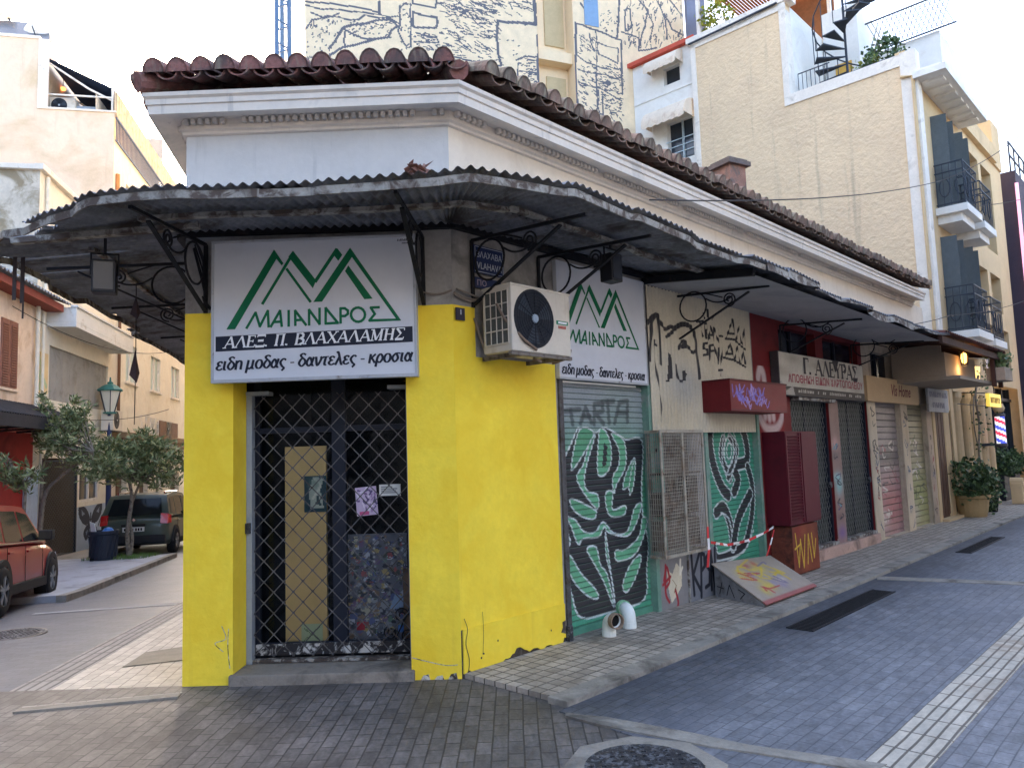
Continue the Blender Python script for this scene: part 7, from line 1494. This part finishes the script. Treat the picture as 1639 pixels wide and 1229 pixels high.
# ================================================================== CARS
m_tyr = mat("tyre_rubber", S(34,34,36), .85, .1, 8, .2); m_rim_ = mat("alloy_wheel", S(168,172,178), .35, .06, 6, 0, metal=.75); m_cld = mat("black_cladding", S(36,37,40), .7, .08, 8, .1)
m_cgl = mat("car_window_glass", S(26,32,36), .08, .1, 1, 0, spec=.35); m_chr = mat("chrome", S(190,192,196), .15, .03, 4, 0, metal=1.0)
def carpaint(name, c): return mat(name, c, .35, .04, 2, .0, 60, metal=.0, coat=.35, spec=.35)
def car(label, fr, paint, belt, roof, ht, boxy, group=None):
    T = thing("parked_car", label, "car", fr, 0, 0, 0, group); f = WORLD[T.name]
    ST_ = [(-2.12,.66,.45,.78), (-2.08,.8,.36,.92), (-1.95,.86,.3,belt+.01), (-1.6,.89,.26,belt+.02), (-1.0,.905,.25,belt+.01), (0,.905,.25,belt), (.7,.905,.25,belt-.01), (1.05,.9,.25,belt-.02), (1.45,.88,.25,belt-.07), (1.8,.84,.27,belt-.14), (2.02,.76,.3,belt-.26), (2.14,.6,.36,belt-.38)]
    def ring(x, hw, zb, zt):
        h = zt-zb; pr = [(0,zb), (hw*.9,zb), (hw*.985,zb+h*.18), (hw,zb+h*.42), (hw*.985,zb+h*.62), (hw*.995,zb+h*.78), (hw*.955,zt-h*.06), (hw*.9,zt), (hw*.5,zt+.03), (0,zt+.04)]
        return [(x,y,z) for y, z in pr]+[(x,-y,z) for y, z in pr[-2:0:-1]]
    # finer stations
    xs = np.array([s[0] for s in ST_]); A = np.array(ST_); X = np.unique(np.concatenate([np.linspace(-2.12, 2.14, 40), xs])); rows = [ring(x, *[float(np.interp(x, xs, A[:, i])) for i in (1, 2, 3)]) for x in X]; k = len(rows[0]); m = M(); vs = [p for r in rows for p in r]; fs = []
    for i in range(len(rows)-1):
        for j in range(k): fs.append((i*k+j, i*k+(j+1) % k, (i+1)*k+(j+1) % k, (i+1)*k+j))
    fs += [tuple(range(k-1,-1,-1)), tuple((len(rows)-1)*k+j for j in range(k))]; m.add(vs, fs)
    def hw(z): return .868-(z-belt)*(.30 if not boxy else .24)
    SIL = [(1.02,belt-.02), (.62,belt+(ht-belt)*.45), (.3,ht-.06), (.1,ht-.015), (-.4,ht), (-1.1,ht-.012), (-1.55,ht-.05), (-1.72,ht-.1), (-2.0 if boxy else -2.02,belt+.02)]
    S2_ = smooth_line(SIL, 4); g = [[(x, hw(z)*q, z+(.035*(1-q*q) if z > belt+.2 else .0)) for q in (-1,-.94,-.6,0,.6,.94,1)] for x, z in S2_]; vs = [p for r in g for p in r]; fs = [(i*7+j, i*7+j+1, (i+1)*7+j+1, (i+1)*7+j) for i in range(len(g)-1) for j in range(6)]; m.add(vs, fs)
    for s in (-1, 1): m.add([(x, s*hw(z), z) for x, z in S2_], [tuple(range(len(S2_)))])
    m.build("body", paint, T, f, smooth=True)
    def side(pts, s, o): return [(x, s*(hw(z)+o), z) for x, z in pts]
    for s in (-1, 1):
        gl = M()
        for pts in ([(.78,belt+.04), (.3,ht-.13), (-.2,ht-.085), (-.22,belt+.04)], [(-.3,belt+.04), (-.28,ht-.085), (-1.0,ht-.09), (-1.12,belt+.05)], [(-1.2,belt+.05), (-1.08,ht-.095), (-1.5,ht-.13), (-1.72,belt+.14)]): gl.add(side(pts, s, .006), [(0,1,2,3)])
        gl.build("side_window", m_cgl, T, f)
        tr = M(); tr.bar((.85,s*(hw(belt)+.012),belt+.018), (-1.75,s*(hw(belt)+.012),belt+.03), .012, .02); tr.build("window_trim", m_chr if not boxy else m_cld, T, f)
        d = M(); 
        for x in (.72,-.26,-1.16): d.bar((x,s*.912,.36), (x+.02,s*.895,belt-.02), .006, .008)
        d.build("door_gap", m_black, T, f); M().box(-.16,.04,s*.9-.018,s*.9+.024,belt-.13,belt-.1).box(-1.1,-.92,s*.9-.018,s*.9+.024,belt-.12,belt-.09).build("door_handle", paint, T, f, bevel=.008)
        mr = M(); mr.box(.52,.74,s*.97-.1,s*.97+.1,belt+.03,belt+.19); mr.build("wing_mirror", m_cld, T, f, bevel=.03); M().box(.5,.52,s*.97-.08,s*.97+.08,belt+.05,belt+.17).build("mirror_glass", m_cgl, T, f)
        M().box(-1.0,1.0,s*.89-.03,s*.89+.035,.25,.4).build("sill_cladding", m_cld, T, f, bevel=.02)
        hl = M(); hl.add([(1.86,s*.835,belt-.2), (2.09,s*.68,belt-.32), (2.1,s*.66,belt-.44), (1.84,s*.86,belt-.34)], [(0,1,2,3)]); hl.build("headlight", mat("headlight_glass", S(190,196,200), .1, .03, 4, 0, spec=.6), T, f, solid=.02)
        tl = M(); tl.add([(-2.07,s*.84,.84), (-2.1,s*.66,.86), (-2.05,s*.66,belt+.12), (-2.0,s*.83,belt+.1), (-1.86,s*.875,belt+.06), (-1.9,s*.89,.86)], [(0,1,2,3), (0,3,4,5)]); tl.build("tail_light", mat("red_tail_lens", S(190,36,38), .2, .06, 6, 0, spec=.6), T, f, solid=.03)
        if boxy: k_ = M(); k_.tube([(.05,s*.6,ht+.04), (-1.4,s*.6,ht+.03)], .022, 6); [k_.box(x-.04,x+.04,s*.6-.02,s*.6+.02,ht-.03,ht+.03) for x in (0,-.7,-1.36)]; k_.build("roof_rail", m_chr, T, f)
        for x in (1.32,-1.32):
            ar = M(); n = 16
            for i in range(n):
                a0, a1 = math.pi*i/n, math.pi*(i+1)/n; y = s*.905
                ar.add([(x+r_*math.cos(a), y+s*dy, .34+r_*math.sin(a)) for r_, a, dy in ((.345,a0,.012), (.345,a1,.012), (.43,a1,.012), (.43,a0,.012))], [(0,1,2,3)]); ar.add([(x+.43*math.cos(a0),y+s*.012,.34+.43*math.sin(a0)), (x+.43*math.cos(a1),y+s*.012,.34+.43*math.sin(a1)), (x+.44*math.cos(a1),y-s*.05,.34+.44*math.sin(a1)), (x+.44*math.cos(a0),y-s*.05,.34+.44*math.sin(a0))], [(0,1,2,3)])
            ar.lathe([(0,s*.906), (.346,s*.906)], (x,0,.34), 20, axis='y'); ar.build("wheel_arch", m_cld, T, f)
            wh = M().lathe([(.2,s*.915-.02), (.22,s*.935), (.3,s*.94), (.335,s*.91), (.34,s*.8), (.33,s*.72), (.2,s*.72)], (x,0,.34), 28, axis='y').build("wheel", m_tyr, T, f, smooth=True)
            rm_ = M(); rm_.lathe([(.19,s*.92), (.23,s*.934), (.235,s*.915)], (x,0,.34), 28, axis='y'); rm_.lathe([(0,s*.935), (.05,s*.93), (.06,s*.91)], (x,0,.34), 12, axis='y')
            for i in range(5):
                a = i*1.2566+.3
                for da in (-.14,.14): rm_.bar((x+.04*math.cos(a),s*.925,.34+.04*math.sin(a)), (x+.215*math.cos(a+da),s*.925,.34+.215*math.sin(a+da)), .026, .02, (0,s,0))
            rm_.build("rim", m_rim_, wh, f); M().lathe([(0,s*.9), (.21,s*.9)], (x,0,.34), 20, axis='y').build("wheel_void", m_black, wh, f)
    rw = M(); rw.add([(-1.77,-.6,ht-.13), (-1.77,.6,ht-.13), (-2.005,.68,belt+.1), (-2.005,-.68,belt+.1)], [(0,1,2,3)]); rw.v = [(x-.02,y,z) for x, y, z in rw.v]; rw.build("rear_window", m_cgl, T, f)
    wsn = M(); wsn.add([(.97,-.74,belt+.03), (.97,.74,belt+.03), (.36,.62,ht-.08), (.36,-.62,ht-.08)], [(0,1,2,3)]); wsn.v = [(x+.03,y,z+.02) for x, y, z in wsn.v]; wsn.build("windscreen", m_cgl, T, f)
    b = M(); b.box(-2.17,-1.98,-.8,.8,.34,.56); b.build("rear_bumper", m_cld, T, f, bevel=.04); b = M(); b.box(1.98,2.17,-.68,.68,.3,.5); b.build("front_bumper", m_cld, T, f, bevel=.04)
    M().box(-2.155,-2.1,-.3,.3,.8,.86).build("tailgate_bar", m_cld if boxy else m_chr, T, f, bevel=.008)
    pl = M().box(-2.15,-2.12,-.27,.27,.66,.78).build("number_plate", mat("plate_white", S(214,216,216), .5, .04, 6, 0), T, f, bevel=.004); k_ = M()
    for i in range(7): k_.box(-2.155,-2.149,-.22+i*.065+(.02 if i > 2 else 0),-.18+i*.065+(.02 if i > 2 else 0),.685,.755)
    k_.build("plate_characters", m_black, pl, f); M().lathe([(0,-.03), (.05,-.03), (.05,0)], (-2.1,0,.97), 4, axis='x').build("tailgate_badge", m_chr, T, f)
    return T
def carframe(cx, cy, head):
    a = R_(head); d = Vector((math.cos(a), math.sin(a))); z0 = gh(cx-d.x*1.3, cy-d.y*1.3); z1 = gh(cx+d.x*1.3, cy+d.y*1.3)
    return frame((cx, cy, (z0+z1)/2+.006), head) @ Matrix.Rotation(-math.atan2(z1-z0, 2.6), 4, 'Y')
def place(px, py, head, lx, ly):                         # put wheel contact (lx, ly) at this spot of the lane
    p = ground(px, py); a = R_(head); c, s = math.cos(a), math.sin(a); return carframe(p.x-(lx*c-ly*s), p.y-(lx*s+ly*c), head)
car("glossy red crossover car parked at the left edge with its front away from us", place(80, 957, 109, 1.32, -.9), carpaint("candy_red_paint", S(158,20,26)), .95, 1.53, 1.53, False)
car("dark green boxy off-road car seen from behind, parked beyond the bin", place(279, 884, 102, -1.32, -.86), carpaint("dark_green_paint", S(66,78,72)), 1.0, 1.66, 1.66, True)
# ================================================================== UNSEEN HOUSES (added to stop the sun and steer bounce light)
m_blk2 = mat("pale_stucco", S(140,138,136), .9, .05, .5, .1, 20)
def block(name, label, x0, x1, y0, y1, h, ang=0, o=(0, 0)):
    fr = frame(o, ang); T = thing(name, label, "building", fr, (x0+x1)/2, (y0+y1)/2, 0); M().box(x0,x1,y0,y1,-1,h).build("wall", m_blk2, T, fr)
    nx = max(1, int((x1-x0)/5)); nz = int(h/3)
    for i in range(nx):
        for j in range(nz): x = x0+1.0+i*(x1-x0-.8)/nx; z = 1+j*3.0; M().box(x,x+1.4,y1,y1+.03,z,z+1.7).build("window", m_win, T, fr)
    return T
block("added_house", "grey stucco apartment house out of view across the crossing, facing the caged door", -40, 24, -30, -15, 9)
block("added_house", "grey stucco row of houses out of view along the far side of the right street", 2, 48, -20, -8.5, 9, RA, (KX, KY))
block("added_house", "pale apartment house rising behind the peach house, out of the photo to the left", -34, -5, 7, 18, 15, LFA, (FP.x, FP.y))
